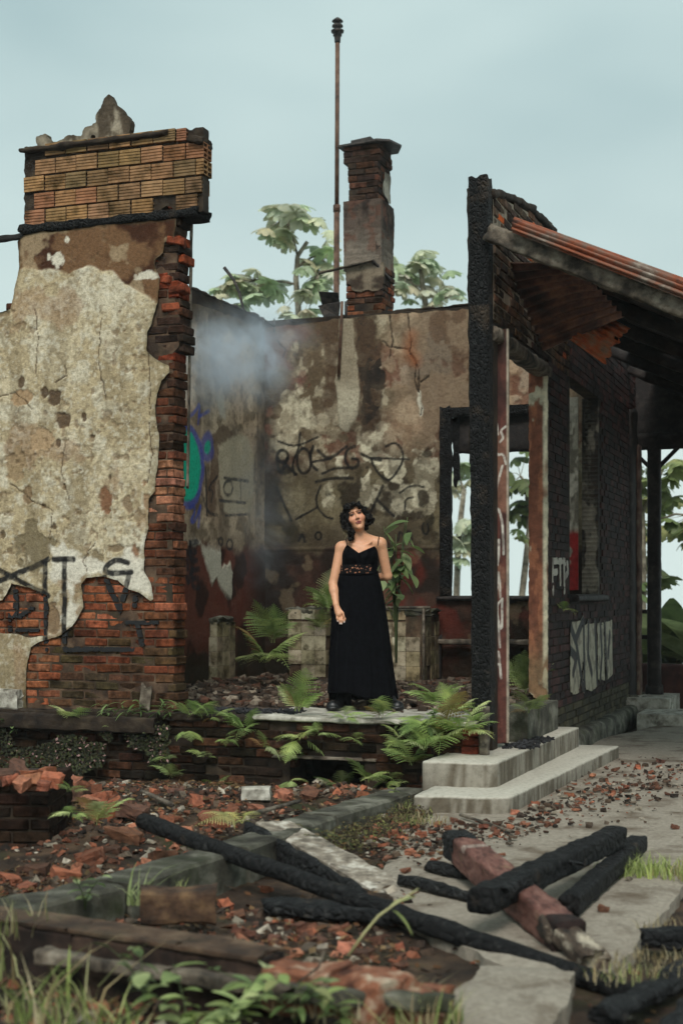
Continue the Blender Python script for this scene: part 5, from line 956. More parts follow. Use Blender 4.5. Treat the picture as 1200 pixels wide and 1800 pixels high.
# fine mass
def scatter(name, pts, sizes, cols, meshes, mat, tilt=.6, label=None, cat=None, lift=.12):
    vs = []; fs = []; cs = []; n = 0
    base = [(np.array([v.co for v in m.vertices]), np.array([p.vertices[:] for p in m.polygons])) for m in meshes]
    for p, sz, c in zip(pts, sizes, cols):
        bv, bf = R.choice(base); Rm = np.array(Euler((R.uniform(-tilt, tilt), R.uniform(-tilt, tilt), R.uniform(0, 6.3))).to_matrix())
        vs.append(bv @ Rm.T * sz + np.array(p) + np.array([0, 0, sz * lift])); fs.append(bf + n); cs.append(np.tile(np.array(c), (len(bv), 1))); n += len(bv)
    o = link(name, np_mesh(name, np.concatenate(vs), [np.concatenate(fs)], mat, np.concatenate(cs))); tag(o, label, cat, None, 'stuff'); return o
def lite(seed):
    rr = random.Random(seed); bm = bmesh.new(); bmesh.ops.create_cube(bm, size=1); bmesh.ops.scale(bm, vec=(1, rr.uniform(.5, .9), rr.uniform(.2, .5)), verts=bm.verts)
    for v in bm.verts: v.co += Vector([rr.uniform(-.16, .16) for _ in range(3)])
    bmesh.ops.triangulate(bm, faces=bm.faces[:]); me = bpy.data.meshes.new('chip'); bm.to_mesh(me); bm.free(); return me
LT = [lite(i) for i in range(12)]
pts = []; szs = []; cls = []
gc = redc + [s(96, 84, 72), s(140, 130, 114), s(70, 56, 46), s(60, 48, 40), s(170, 160, 144), s(104, 68, 52), s(80, 64, 52), s(50, 42, 36), s(90, 74, 60)]
while len(pts) < 7000:
    y = R.uniform(4.6, 10.9); x = R.uniform(-2.6, 1.6)
    if x > .35 + (y - 6) * .25 and R.random() < .93: continue
    if float(vn(np.array(x * 1.6), np.array(y * 1.6), 4)) < R.uniform(.2, .6): continue
    pts.append((x, y, ghs(x, y) if len(pts) < 0 else 0)); szs.append(.012 + .05 * R.random() ** 3); cls.append(np.array(R.choice(gc)) * R.uniform(.6, 1.15))
P_ = np.array(pts); P_[:, 2] = gh(P_[:, 0], P_[:, 1]); scatter('rubble', P_, szs, cls, LT, M['rubble'], label='fine broken brick and mortar rubble over the ground', cat='rubble')
# litter of shards on the paving along the steps and wall
pts = []; szs = []; cls = []
while len(pts) < 1150:
    a = R.uniform(640, 1200); b = R.uniform(1330, 1560)
    line = np.interp(a, [640, 760, 880, 1000, 1100, 1200], [1470, 1460, 1445, 1400, 1370, 1350]); d = abs(b - line - 10)
    if R.random() > math.exp(-(d / (30 if a < 1000 else 34)) ** 2) * .95 + .012: continue
    if a > 735 and b < np.interp(a, [735, 888, 1090, 1200], [1450, 1442, 1325, 1290]): continue
    q = onz(a, b, .045); pts.append(tuple(q)); szs.append(.010 + .040 * R.random() ** 3); cls.append(np.array(R.choice(gc)) * R.uniform(.45, 1.05))
scatter('shards', np.array(pts), szs, cls, LT, M['rubble'], tilt=.3, label='scatter of small red shards along the paving edge', cat='rubble')
# stones and leaves littering the inner floor
pts = []; szs = []; cls = []; fc = [s(116, 102, 88), s(88, 74, 62), s(70, 56, 46), s(140, 128, 112), s(96, 66, 52), s(58, 48, 40), s(80, 62, 50)]
while len(pts) < 2600:
    x, y = R.uniform(-1.2, 2.3), R.uniform(.12, 4.5)
    if x > -.55 and y < .62 + .2 * R.random() and R.random() < .97: continue
    w = wld(x, y, FLZ); pts.append((w.x, w.y, FLZ + .0 + .01 * R.random())); szs.append(.025 + .075 * R.random() ** 2); cls.append(np.array(R.choice(fc)) * R.uniform(.6, 1.2))
scatter('floor_litter', np.array(pts), szs, cls, LT, M['rubble'], tilt=.4, label='stones and dead leaves littering the inner floor', cat='rubble')
pts = []; szs = []; cls = []
for k in range(420):
    a = R.uniform(360, 520) if k < 240 else R.uniform(858, 960); x = wp(a, 1250, .05)[0] if k < 240 else R.uniform(XO + .02, XO + .25); y = R.uniform(-.03, .3) if k < 240 else R.uniform(.25, 1.1)
    w = wld(x, y, FLZ); pts.append((w.x, w.y, FLZ + .005 if k < 240 else z1s + .01)); szs.append(R.uniform(.015, .04)); cls.append(np.array((.02, .02, .022)) * R.uniform(.5, 2))
scatter('charcoal', np.array(pts), szs, cls, LT, M['rubble'], label='black charcoal crumbs on floor edge and upper step', cat='charcoal')
# ------------------------------------------------------------------ ferns
def frond_mesh(seed, droop=.5, npin=17):
    """unit frond along +y, arching; pinnae are toothed blades"""
    rr = random.Random(seed); vs = []; fs = []
    side = rr.uniform(-.12, .12)
    def spine(t): return np.array([side * t * t, t * (1 - .18 * droop * t), .42 * t * (1 - t * (.9 + droop)) ])
    def add(a, b, c):
        n = len(vs); vs.extend([a, b, c]); fs.append((n, n + 1, n + 2))
    def quadr(p0, p1, w):
        n = len(vs); d = np.array([w, 0, 0]); vs.extend([p0 - d, p0 + d, p1 + d * .8, p1 - d * .8]); fs.append((n, n + 1, n + 2)); fs.append((n, n + 2, n + 3))
    T = np.linspace(.0, 1, 14)
    for i in range(13): quadr(spine(T[i]), spine(T[i + 1]), .008 * (1 - T[i] * .8))
    for i in range(npin):
        t = .16 + .82 * i / (npin - 1); L = .30 * (math.sin(math.pi * min(1, .18 + (t - .1) * .95)) ** .8) * rr.uniform(.88, 1.08) * (1.1 - .55 * t) * 1.35
        for sg in (-1, 1):
            p = spine(t); fw = .42 + .2 * t; d = np.array([sg * math.cos(fw), math.sin(fw), -.12 + rr.uniform(-.1, .1)]); d /= np.linalg.norm(d); up = np.array([-.1 * sg, 0, 1.0]); w_ = np.cross(d, up); w_ /= np.linalg.norm(w_)
            m = 7; prev = p
            for j in range(m):
                a, b = j / m, (j + 1) / m; pa = p + d * L * a + np.array([0, 0, -.22 * L * a * a]); pb = p + d * L * b + np.array([0, 0, -.22 * L * b * b]); ww = .036 * (1 - a) ** .7 * (.6 + L * 1.6); off = d * ww * .55
                add(pa, pb, pa + w_ * ww + off); add(pb, pa, pa - w_ * ww + off)
    me = bpy.data.meshes.new('frond'); me.from_pydata([tuple(v) for v in vs], [], fs); me.update(); me.materials.append(M['fern']); return me
FRD = [frond_mesh(i, d) for i, d in enumerate((.2, .5, .8, .4, .65, 1.0))]
FG = [s(180, 198, 130), s(160, 182, 112), s(198, 210, 154), s(138, 162, 96), s(176, 192, 124), s(150, 172, 106)]
def fern(P, size, n, label, az=(0, 360), tilt=(10, 50), rz=None, group=None, cols=None, gmul=1.0):
    cols = cols or FG * 2 + [s(158, 136, 92)]
    e_ = empty('fern', P, 0, label, 'fern', group)
    for k in range(n):
        a = math.radians(az[0] + (az[1] - az[0]) * (k + R.uniform(.2, .8)) / n); t = math.radians(R.uniform(*tilt)); sz = size * R.uniform(.5, 1.15)
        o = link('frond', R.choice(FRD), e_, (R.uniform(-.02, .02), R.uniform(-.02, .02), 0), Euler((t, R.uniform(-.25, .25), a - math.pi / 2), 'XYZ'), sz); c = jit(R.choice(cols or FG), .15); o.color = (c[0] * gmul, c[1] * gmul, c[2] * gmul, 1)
    return e_
# azimuth 270 looks towards the camera, 180 left, 0 right
def L3(px, py, y): x, z = wp(px, py, y); return wld(x, y, z)
fern(L3(130, 1268, -.16), .27, 5, 'small fern on the ledge below the black scrawled wall', (160, 380), (15, 45))
fern(L3(338, 1262, -.10), .30, 6, 'fern at the foot of the broken wall end', (150, 390), (20, 65))
fern(L3(330, 1285, -.14), .22, 3, 'little fern hanging under the broken wall end', (200, 340), (-25, 10))
fern(L3(428, 1285, -.13), .31, 7, 'spreading pale fern growing from the foundation bricks', (150, 390), (-10, 55))
fern(L3(522, 1250, -.05), .42, 8, 'tall arching fern on the floor edge beside the dress', (130, 400), (45, 78))
fern(L3(528, 1300, -.13), .30, 6, 'fern hanging over the foundation opening', (170, 370), (-40, 30))
fern(L3(508, 1372, -.16), .18, 3, 'small fern sprig beside the dark opening', (200, 340), (-30, 40))
fern(L3(668, 1262, -.12), .30, 6, 'fern curling over the floor edge before the boots', (150, 385), (0, 50))
fern(L3(742, 1270, -.12), .28, 6, 'fern hanging from the floor edge below the boots', (160, 380), (-25, 35))
fern(L3(800, 1255, -.05), .36, 8, 'light fern beside the charred post foot', (140, 400), (25, 70))
fern(L3(775, 1300, -.18), .40, 9, 'large bright fern cluster above the rounded step corner', (140, 400), (0, 60))
fern(L3(720, 1345, -.25), .32, 7, 'bright fern low against the upper step end', (140, 400), (5, 60))
fern(L3(812, 1290, -.22), .34, 8, 'bright fern between the stub post and the upper step', (140, 400), (10, 65))
fern(L3(745, 1318, -.3), .3, 8, 'pale fern leaning against the upper step end face', (140, 400), (15, 70))
fern(L3(700, 1300, -.16), .3, 7, 'fern hanging low on the foundation beside the step ferns', (150, 390), (-20, 50))
fern(L3(768, 1240, .1), .3, 7, 'light fern on the floor screed near the dress hem', (140, 400), (25, 70))
fern(L3(645, 1372, -.22), .24, 6, 'leafy fern beside the dark foundation opening', (150, 390), (10, 70))
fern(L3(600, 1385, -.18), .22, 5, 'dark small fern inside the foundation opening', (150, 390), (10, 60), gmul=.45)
fern(L3(835, 1272, -.28), .22, 4, 'small fern against the pale stub post', (150, 380), (20, 60))
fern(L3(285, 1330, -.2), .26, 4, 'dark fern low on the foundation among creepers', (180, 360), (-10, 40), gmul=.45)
fern(L3(300, 1368, -.25), .2, 5, 'tiny fern at the foundation foot beside red shards', (150, 390), (20, 60), gmul=.7)
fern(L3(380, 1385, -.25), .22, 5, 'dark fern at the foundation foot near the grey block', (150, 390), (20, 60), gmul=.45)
for k, (a, b, sz_, l_) in enumerate(((372, 1262, .2, 'small pale fern on the charcoal strewn floor edge'), (398, 1300, .18, 'small fern sprouting from mid foundation below the charcoal'), (462, 1312, .2, 'small fern on the foundation between two hanging ferns'), (560, 1290, .2, 'small fern right of the hanging fern on the foundation'), (605, 1262, .2, 'small fern on the floor edge left of the boots'), (620, 1300, .16, 'tiny fern on the bricks above the opening'), (210, 1275, .18, 'small fern in the weed row on the wall ledge'), (360, 1330, .18, 'tiny fern low on the bare foundation bricks'), (690, 1372, .2, 'small fern at the foot of the foundation near the kerb end'))):
    fern(L3(a, b, -.14), sz_, 5, l_, (150, 390), (-15, 60), cols=FG + [s(150, 120, 80)])
fern(L3(465, 1165, 2.9), .52, 9, 'large green fern inside the room in the corner', (130, 410), (10, 70))
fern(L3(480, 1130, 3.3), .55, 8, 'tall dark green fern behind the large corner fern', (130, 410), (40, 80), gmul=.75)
fern(L3(575, 1075, 3.9), .48, 7, 'fern sprouting from the tiled block behind the arm', (110, 300), (30, 75))
fern(L3(560, 1110, 3.6), .3, 5, 'short fern before the ragged tiled block', (150, 390), (20, 60), gmul=.7)
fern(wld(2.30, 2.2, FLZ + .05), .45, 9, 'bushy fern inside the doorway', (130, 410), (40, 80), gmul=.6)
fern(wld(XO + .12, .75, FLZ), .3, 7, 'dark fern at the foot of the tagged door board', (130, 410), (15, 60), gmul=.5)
fern(wld(XO + .05, 2.5, 1.3), .22, 3, 'fern sprig growing out of the wall below the white letters', (170, 330), (10, 50))
fern(onz(172, 1450, .2), .26, 6, 'fern in the red rubble beside the brick stub', (140, 400), (15, 60))
fern(onz(120, 1392, .38), .18, 5, 'small fern growing on the stub rubble', (150, 390), (10, 60))
fern(onz(130, 1432, .3), .16, 4, 'little fern low on the side of the stub', (200, 380), (-20, 40))
fern(onz(420, 1448, .15), .3, 5, 'yellowing fern lying on the rubble near the log top', (60, 300), (5, 30), cols=[s(180, 176, 112)])
# ------------------------------------------------------------------ broad leaved plants
def blade(seed, L=1.0, Wd=.42, fold=.12, curl=.25, n=7):
    """one leaf along +y, a folded pointed oval"""
    vs = []; fs = []
    for i in range(n + 1):
        t = i / n; w = Wd / 2 * (math.sin(math.pi * min(1, t * .96 + .02)) ** .75) * (1 - .25 * t); z = -curl * t * t
        vs += [(-w, t * L, z + fold * w * 2), (0, t * L, z), (w, t * L, z + fold * w * 2)]
    for i in range(n):
        a = i * 3; fs += [(a, a + 1, a + 4, a + 3), (a + 1, a + 2, a + 5, a + 4)]
    me = bpy.data.meshes.new('leaf'); me.from_pydata(vs, [], fs); me.update(); me.materials.append(M['leaf']); me.polygons.foreach_set('use_smooth', np.ones(len(me.polygons), bool)); return me
OVAL = [blade(1, 1, .5, .15, .2), blade(2, 1, .42, .2, .35), blade(3, 1, .58, .1, .3)]
NARROW = [blade(4, 1, .2, .2, .3), blade(5, 1, .16, .2, .5)]
LG = [s(124, 142, 92), s(106, 126, 78), s(146, 160, 114), s(90, 108, 68)]
def stem_plant(P, h, nl, lsz, label, lean=(0, 0), cols=LG, meshes=OVAL, group=None, name='leafy_plant', gmul=1.0, spread=.05, face=False):
    e_ = empty(name, P, 0, label, 'plant', group); mb = MB(); N = max(1, nl // 7); li = 0
    for st_ in range(N):
        d = (R.uniform(-spread, spread) * 3 + lean[0], R.uniform(-spread, spread) * 2 + lean[1]); hh = h * R.uniform(.75, 1.05)
        pts = [(d[0] * t * t, d[1] * t * t, hh * t) for t in np.linspace(0, 1, 5)]; mb.tube(pts, [.007 * (1 - .6 * t) * (h + .3) for t in np.linspace(0, 1, 5)], 5)
        for k in range(nl // N):
            t = (.5 if face else .2) + (.5 if face else .8) * (k + .5) / (nl // N); a = k * 2.4 + st_; q = (d[0] * t * t + (R.uniform(-.1, .1) if face else 0), d[1] * t * t - (R.uniform(0, .08) if face else 0), hh * t)
            o = link('leaf', R.choice(meshes), e_, q, Euler((R.uniform(-.1, .75) - .3 * (1 - t), R.uniform(-.3, .3), a)) if not face else Euler((R.uniform(-.9, .15), R.uniform(-.4, .4), math.pi + R.uniform(-2.0, 2.0))), lsz * R.uniform(.7, 1.15)); c = jit(R.choice(cols), .18); o.color = (c[0] * gmul, c[1] * gmul, c[2] * gmul, 1)
    mb.build('stem', M['leaf'], e_, True).color = (.09, .12, .05, 1); return e_
stem_plant(L3(696, 1165, 1.9), 1.22, 42, .19, 'tall broad leaved green shrub behind the woman', (.0, 0), spread=.04, face=True)
for k, a in enumerate((190, 222, 248, 275, 298)): stem_plant(L3(a, 1262, -.15 - .02 * (k % 2)), .13, 14, .10, 'low leafy weed in the row on the wall ledge', cols=[s(104, 130, 74), s(126, 150, 96)], meshes=NARROW, group='weeds on the wall ledge')
stem_plant(L3(30, 1290, -.2), .12, 10, .07, 'pale small weed on the foundation at the frame edge')
stem_plant(L3(262, 1300, -.2), .16, 9, .07, 'thin pale weed hanging before the creeper patch', lean=(.05, -.03))
stem_plant(L3(520, 1340, -.16), .1, 7, .05, 'tiny pale weed on the edge of the dark opening')
stem_plant(L3(690, 1330, -.2), .3, 14, .1, 'pale leafed weed left of the upper step')
stem_plant(L3(750, 1300, -.24), .28, 16, .11, 'broad pale leaves between the ferns and the step')
stem_plant(onz(690, 1400, .1), .12, 10, .06, 'small weed growing beside the kerb end', cols=[s(140, 150, 96)])
stem_plant(onz(150, 1600, .12), .18, 16, .06, 'pale weed growing against the mossy kerb')
stem_plant(onz(330, 1820, .05) , .19, 24, .1, 'broad leaved weed at the very front below the wall', spread=.1, cols=[s(156, 170, 112), s(176, 188, 134), s(130, 148, 92)])
stem_plant(onz(395, 1835, .05), .2, 24, .11, 'bright broad leaved weed in the blurred front', spread=.1, cols=[s(166, 180, 122), s(182, 194, 140), s(140, 158, 100)])
stem_plant(onz(520, 1800, .08), .2, 18, .08, 'weed before the broken footing at the front', spread=.1)
stem_plant(onz(255, 1770, .1), .2, 14, .07, 'dark weed against the front wall face', gmul=.7, spread=.08)
stem_plant(onz(610, 1820, .06), .2, 20, .08, 'weed clump at the front beside dry twigs', spread=.1, cols=[s(130, 146, 90), s(150, 156, 104)])
stem_plant(onz(620, 1490, .1), .12, 14, .05, 'brownish low weed on the kerb beside the pale plank', cols=[s(110, 104, 74), s(96, 84, 62)], spread=.1)
# creeping ground cover on the foundation
def leaf_mass(name, pts, nor, sizes, cols, label, cat):
    N = len(pts); vs = np.zeros((N * 4, 3)); cs = np.zeros((N * 4, 3))
    for i, (p, n, sz, c) in enumerate(zip(pts, nor, sizes, cols)):
        n = Vector(n).normalized(); a = n.orthogonal().normalized(); a = a * math.cos(i * 1.7) + n.cross(a) * math.sin(i * 1.7); b = n.cross(a); p = Vector(p)
        vs[i * 4:i * 4 + 4] = [tuple(p - a * sz), tuple(p + b * sz * .55), tuple(p + a * sz), tuple(p - b * sz * .55)]; cs[i * 4:i * 4 + 4] = c
    q = np.arange(N)[:, None] * 4 + np.arange(4)[None]; o = link(name, np_mesh(name, vs, [q], M['grass'], cs)); tag(o, label, cat, None, 'stuff'); return o
pts = []; nr = []; sz = []; cl = []
while len(pts) < 3600:
    a, b = R.uniform(-20, 300), R.uniform(1275, 1392)
    if vn(np.array(a / 40), np.array(b / 30), 6) < .35 + .25 * (a > 200) or (a < 60 and R.random() < .5): continue
    t = (b - 1275) / 117; x, z = wp(a, b, -.16 - .2 * t * t); P = wld(x, -.16 - .2 * t * t - R.uniform(0, .05), z); pts.append(tuple(P)); nr.append((R.uniform(-.6, .6), -1 + R.uniform(-.5, .5), R.uniform(0, 1))); sz.append(R.uniform(.008, .02)); c = np.array(R.choice([s(52, 58, 34), s(72, 78, 46), s(44, 44, 30), s(64, 60, 40), s(40, 46, 28)] if R.random() < .93 else [s(176, 140, 138)])); cl.append(c * R.uniform(.6, 1.2))
leaf_mass('creeper_foliage', pts, nr, sz, cl, 'dark creeping ground cover with tiny pink flowers on the foundation', 'ground cover')
pts = []; nr = []; sz = []; cl = []
while len(pts) < 2600:
    a, b = R.uniform(520, 760), R.uniform(1400, 1500)
    if abs(b - np.interp(a, [520, 640, 760], [1475, 1450, 1405])) > 28 * R.random() + 4: continue
    q = onz(a, b, .1); pts.append((q.x, q.y, ghs(q.x, q.y) + R.uniform(.0, .07))); nr.append((R.uniform(-.8, .8), -.5 + R.uniform(-.5, .5), 1)); sz.append(R.uniform(.006, .016)); cl.append(np.array(R.choice([s(96, 86, 58), s(70, 66, 42), s(110, 110, 66), s(60, 50, 38)])) * R.uniform(.6, 1.2))
leaf_mass('weeds', pts, nr, sz, cl, 'dry low weeds growing along the kerb by the steps', 'weeds')
pts = []; nr = []; sz = []; cl = []
while len(pts) < 5200:
    x, y = R.uniform(-2.6, 1.5), R.uniform(4.7, 10.9)
    if x > .3 + (y - 6) * .25 and R.random() < .9: continue
    if vn(np.array(x * 1.3), np.array(y * 1.3), 14) < R.uniform(.25, .7): continue
    pts.append((x, y, ghs(x, y) + R.uniform(.005, .03))); nr.append((R.uniform(-.5, .5), R.uniform(-.5, .5), 1)); sz.append(R.uniform(.01, .03)); cl.append(np.array(R.choice([s(96, 70, 48), s(124, 96, 66), s(70, 50, 36), s(140, 116, 84), s(56, 44, 34), s(108, 76, 52)])) * R.uniform(.6, 1.2))
leaf_mass('leaf_litter', pts, nr, sz, cl, 'brown dead leaves strewn over the rubble ground', 'leaf litter')
# ------------------------------------------------------------------ grass
def grass(name, spots, label):
    vs = []; fs = []; cs = []
    for (P, n, h, spr, cols, wd) in spots:
        for k in range(n):
            a = R.uniform(0, 6.28); r_ = spr * math.sqrt(R.random()); b = Vector((P.x + r_ * math.cos(a), P.y + r_ * math.sin(a), 0)); b.z = ghs(b.x, b.y) if P.z < .5 else P.z; b.z = max(b.z, P.z)
            hh = h * R.uniform(.4, 1.1); d = Vector((R.uniform(-1, 1), R.uniform(-1, 1), 0)) * hh * R.uniform(.3, 1.25); w = wd * R.uniform(.6, 1.2); sd_ = Vector((-d.y, d.x, 0)); sd_ = sd_.normalized() * w if sd_.length > 1e-5 else Vector((w, 0, 0)); c = np.array(R.choice(cols)) * R.uniform(.7, 1.2)
            n0 = len(vs)
            for t in (0, .35, .7, 1): q = b + d * t * t + Vector((0, 0, hh * t * (1 - .3 * t * R.uniform(.5, 1)))); ww = sd_ * (1 - t) ** .7; vs += [tuple(q - ww), tuple(q + ww)]; cs += [c, c]
            fs += [(n0 + i, n0 + i + 1, n0 + i + 3, n0 + i + 2) for i in (0, 2, 4)]
    o = link(name, np_mesh(name, np.array(vs), [np.array(fs)], M['grass'], np.array(cs))); tag(o, label, 'grass', None, 'stuff'); return o
GC = [s(134, 148, 84), s(164, 170, 112), s(108, 124, 68), s(178, 178, 130)]; DRY = [s(160, 144, 108), s(132, 116, 86), s(180, 168, 136)]
grass('grass', [(onz(1130, 1535, .04), 200, .13, .16, [s(158, 172, 100), s(180, 190, 128), s(138, 156, 88)], .004), (onz(1075, 1540, .04), 70, .11, .1, [s(150, 166, 98)], .004), (onz(1195, 1540, .04), 160, .12, .15, [s(158, 172, 100), s(180, 190, 128), s(176, 164, 120)], .004)], 'bright green grass tuft growing through the paving by the charred beams')
grass('grass_tuft', [(onz(240, 1590, .14), 26, .2, .04, [s(170, 180, 130), s(150, 164, 110)], .006), (onz(320, 1570, .14), 12, .1, .04, GC, .004)], 'pale grass tuft growing behind the kerb block')
grass('front_grass', [(onz(30, 1800, .08), 26, .34, .14, GC + DRY, .006), (onz(95, 1790, .08), 22, .28, .14, GC + DRY[:1], .007), (onz(-20, 1720, .1), 18, .3, .12, GC + DRY, .005), (onz(190, 1850, .05), 46, .22, .16, GC, .008), (onz(700, 1840, .05), 70, .18, .18, GC + DRY, .004), (onz(130, 1830, .06), 30, .24, .12, GC + DRY, .004), (onz(760, 1790, .06), 60, .16, .12, GC + DRY, .004), (onz(40, 1640, .2), 30, .2, .12, DRY + GC, .003)], 'long blurred grass growing at the very front of the ruins')
grass('dry_grass', [(onz(1140, 1700, .05), 150, .07, .2, DRY, .003), (onz(1090, 1720, .05), 90, .08, .14, DRY + GC, .003), (onz(1180, 1640, .05), 90, .07, .15, DRY, .003), (onz(740, 1445, .06), 120, .08, .18, DRY + GC[:1], .003), (onz(560, 1770, .1), 70, .12, .2, DRY, .003), (onz(690, 1420, .06), 80, .07, .15, DRY + GC, .003)], 'dry yellow grass beside the paving and the kerb')
dg = empty('grass_stalk', (0, 0, 0), 0, 'single pale bent grass stalk before the long black log', 'grass'); mb = MB()
q = [at(a, b, 5.0) for a, b in ((612, 1680), (640, 1640), (665, 1610), (690, 1592), (735, 1562))]; mb.tube(q, [.006, .005, .005, .004, .002], 6); mb.build('stalk', mk('dry_stalk', [s(150, 148, 104), s(176, 172, 128)], 9, .8, 0), dg, True)
o = link('leaf', NARROW[0], dg, at(683, 1597, 5.0), Euler((.5, .2, -.9)), .12); o.color = (*s(170, 176, 120), 1); o = link('leaf', NARROW[1], dg, at(690, 1600, 5.0), Euler((-.4, .2, -2.2)), .1); o.color = (*s(150, 160, 100), 1)
dg = empty('dry_twig', (0, 0, 0), 0, 'bleached branching twig lying along the front wall footing', 'twig'); mb = MB()
mb.tube([at(a, b, 4.65) for a, b in ((400, 1712), (500, 1728), (560, 1735), (620, 1760), (640, 1800))], [.005, .007, .007, .006, .004], 6); mb.tube([at(a, b, 4.65) for a, b in ((520, 1730), (560, 1700), (570, 1670))], .004, 6); mb.tube([at(a, b, 4.65) for a, b in ((590, 1748), (640, 1745), (700, 1760))], .004, 6); mb.tube([at(a, b, 4.65) for a, b in ((430, 1716), (480, 1750), (520, 1756))], .004, 6); mb.build('twig', M['wood_grey'], dg, True)
# ------------------------------------------------------------------ trees behind
def palmate(seed, lobes=9):
    """a cecropia leaf: lobes radiating from the stalk, hanging a little"""
    rr = random.Random(seed); vs = []; fs = []
    for k in range(lobes):
        a = (k / lobes) * 2 * math.pi * .94 + .2; L = .5 * rr.uniform(.75, 1.05) * (1 - .25 * math.cos(a + 1.5)); w = L * .26
        n0 = len(vs); dx, dy = math.cos(a), math.sin(a)
        for t, ww in ((0, .12), (.25, .55), (.55, 1.0), (.8, .85), (.95, .35)):
            z = -.30 * t * t + rr.uniform(-.015, .015); cx, cy = dx * L * t, dy * L * t
            vs += [(cx - dy * w * ww, cy + dx * w * ww, z - .03 * ww), (cx, cy, z), (cx + dy * w * ww, cy - dx * w * ww, z - .03 * ww)]
        for i in range(4): b = n0 + i * 3; fs += [(b, b + 1, b + 4, b + 3), (b + 1, b + 2, b + 5, b + 4)]
    me = bpy.data.meshes.new('leaf'); me.from_pydata(vs, [], fs); me.update(); me.materials.append(M['leaf']); me.polygons.foreach_set('use_smooth', np.ones(len(me.polygons), bool)); return me
PAL = [palmate(i) for i in range(5)]
TG = [s(186, 202, 168), s(198, 210, 182), s(168, 186, 150), s(204, 206, 182), s(192, 188, 160)]  # pale leaf undersides, lightened further so distance haze is in the leaf colour
def tree(label, Y, trunk, branches, lsz, cols=TG, dens=1.0, seed=0, name='tree'):
    """trunk: pixel path; branches: (pixel path, list of leaf pixels)"""
    rr = random.Random(seed); b0 = at(*trunk[0], Y); e_ = empty(name, (b0.x, b0.y, 0), 0, label, 'tree'); off = Vector((b0.x, b0.y, 0)); k = Y / FPX
    mb = MB(); tp = [at(a, b, Y) - off for a, b in trunk]; tp = [Vector((tp[0].x, tp[0].y, ghs(b0.x, b0.y) - .2))] + tp; mb.tube(tp, [7 * k, 6 * k] + [max(2.2, 5.5 - 3.5 * i / len(trunk)) * k for i in range(len(tp) - 2)], 8); mb.build('trunk', M['bark'], e_, True)
    for path, leaves in branches:
        dep = rr.uniform(-.6, .6); m2 = MB(); bp = [at(a, b, Y) - off + Vector((0, dep * i / max(1, len(path) - 1), 0)) for i, (a, b) in enumerate(path)]; m2.tube(bp, [2.6 * k * (1 - .5 * i / len(bp)) for i in range(len(bp))], 6); m2.build('branch', M['bark'], e_, True)
        for (a, b, r_) in [(x_ + rr.uniform(-1, 1) * w_ * .45, y_ + rr.uniform(-1, 1) * w_ * .4, w_ * rr.uniform(.8, 1.15)) if kk else (x_, y_, w_ * 1.12) for (x_, y_, w_) in leaves for kk in (0, 1)]:
            p = at(a, b, Y) - off + Vector((0, dep + rr.uniform(-.35, .35), 0)); o = link('leaf', rr.choice(PAL), e_, p, Euler((rr.uniform(-.2, .75), rr.uniform(-.45, .45), rr.uniform(0, 6.3))), r_ * k * lsz); c = jit(rr.choice(cols), .12); o.color = c
            q = Vector(bp[-1]) ; m3 = MB(); m3.tube([q, (q + p) / 2 + Vector((0, 0, 3 * k)), p], [.7 * k, .6 * k, .4 * k], 5); m3.build('leaf_stalk', M['bark'], e_)
    return e_
tree('large leaved tree rising behind the wall beside the vent pole', 26, [(528, 620), (524, 540), (520, 490), (523, 450), (540, 425)], [
    ([(523, 450), (515, 420), (510, 395)], [(495, 380, 62), (520, 388, 60), (478, 400, 48), (540, 395, 50), (505, 412, 52), (472, 415, 40), (548, 388, 38), (500, 430, 44), (520, 365, 40)]),
    ([(521, 500), (500, 490), (450, 480)], [(430, 490, 60), (455, 495, 62), (400, 485, 52), (380, 495, 44), (470, 480, 54), (440, 512, 50), (415, 478, 40), (490, 500, 50), (372, 500, 30), (460, 470, 40)]),
    ([(522, 470), (545, 450), (560, 440)], [(560, 430, 60), (580, 440, 54), (548, 450, 52), (575, 460, 46), (560, 470, 50), (585, 405, 36)]),
    ([(524, 540), (545, 510), (560, 490)], [(550, 500, 54), (568, 495, 46), (540, 480, 40), (530, 520, 44), (560, 525, 40), (590, 490, 40), (545, 545, 44), (520, 560, 44), (500, 545, 30)])], 1.05, seed=3)
tree('smaller large leaved tree behind the wall past the chimney', 28, [(752, 620), (748, 540), (742, 500), (738, 460)], [
    ([(742, 500), (738, 470), (735, 450)], [(735, 445, 54), (755, 455, 52), (718, 460, 48), (745, 470, 50), (728, 478, 46)]),
    ([(744, 520), (765, 490), (772, 480)], [(768, 478, 54), (782, 495, 46), (760, 500, 48), (775, 515, 42)]),
    ([(745, 520), (720, 495), (712, 488)], [(708, 482, 48), (722, 505, 52), (700, 470, 40), (708, 515, 40), (700, 498, 36)]),
    ([(748, 545), (775, 530), (795, 525)], [(790, 522, 30), (805, 530, 24), (762, 530, 34)])], 1.0, seed=5)
tree('pale tree seen through the back window', 30, [(800, 1100), (805, 950), (815, 860)], [
    ([(815, 860), (810, 840)], [(815, 815, 50), (800, 830, 50), (828, 840, 46), (812, 850, 40)]), ([(806, 950), (815, 925)], [(808, 920, 50), (820, 940, 54), (800, 950, 50), (815, 965, 48), (828, 925, 40), (806, 985, 34)])], 1.0, seed=6)
tree('tree branch hanging beyond the doorway window', 27, [(905, 1150), (930, 930), (925, 850)], [
    ([(925, 850), (910, 840)], [(905, 805, 46), (915, 845, 52), (900, 855, 46), (922, 860, 48)]), ([(928, 900), (915, 885)], [(912, 880, 54), (905, 900, 48), (920, 905, 50)]), ([(929, 930), (922, 950)], [(918, 945, 40)])], 1.0, [s(96, 110, 66), s(120, 130, 84), s(84, 98, 60)], seed=8)
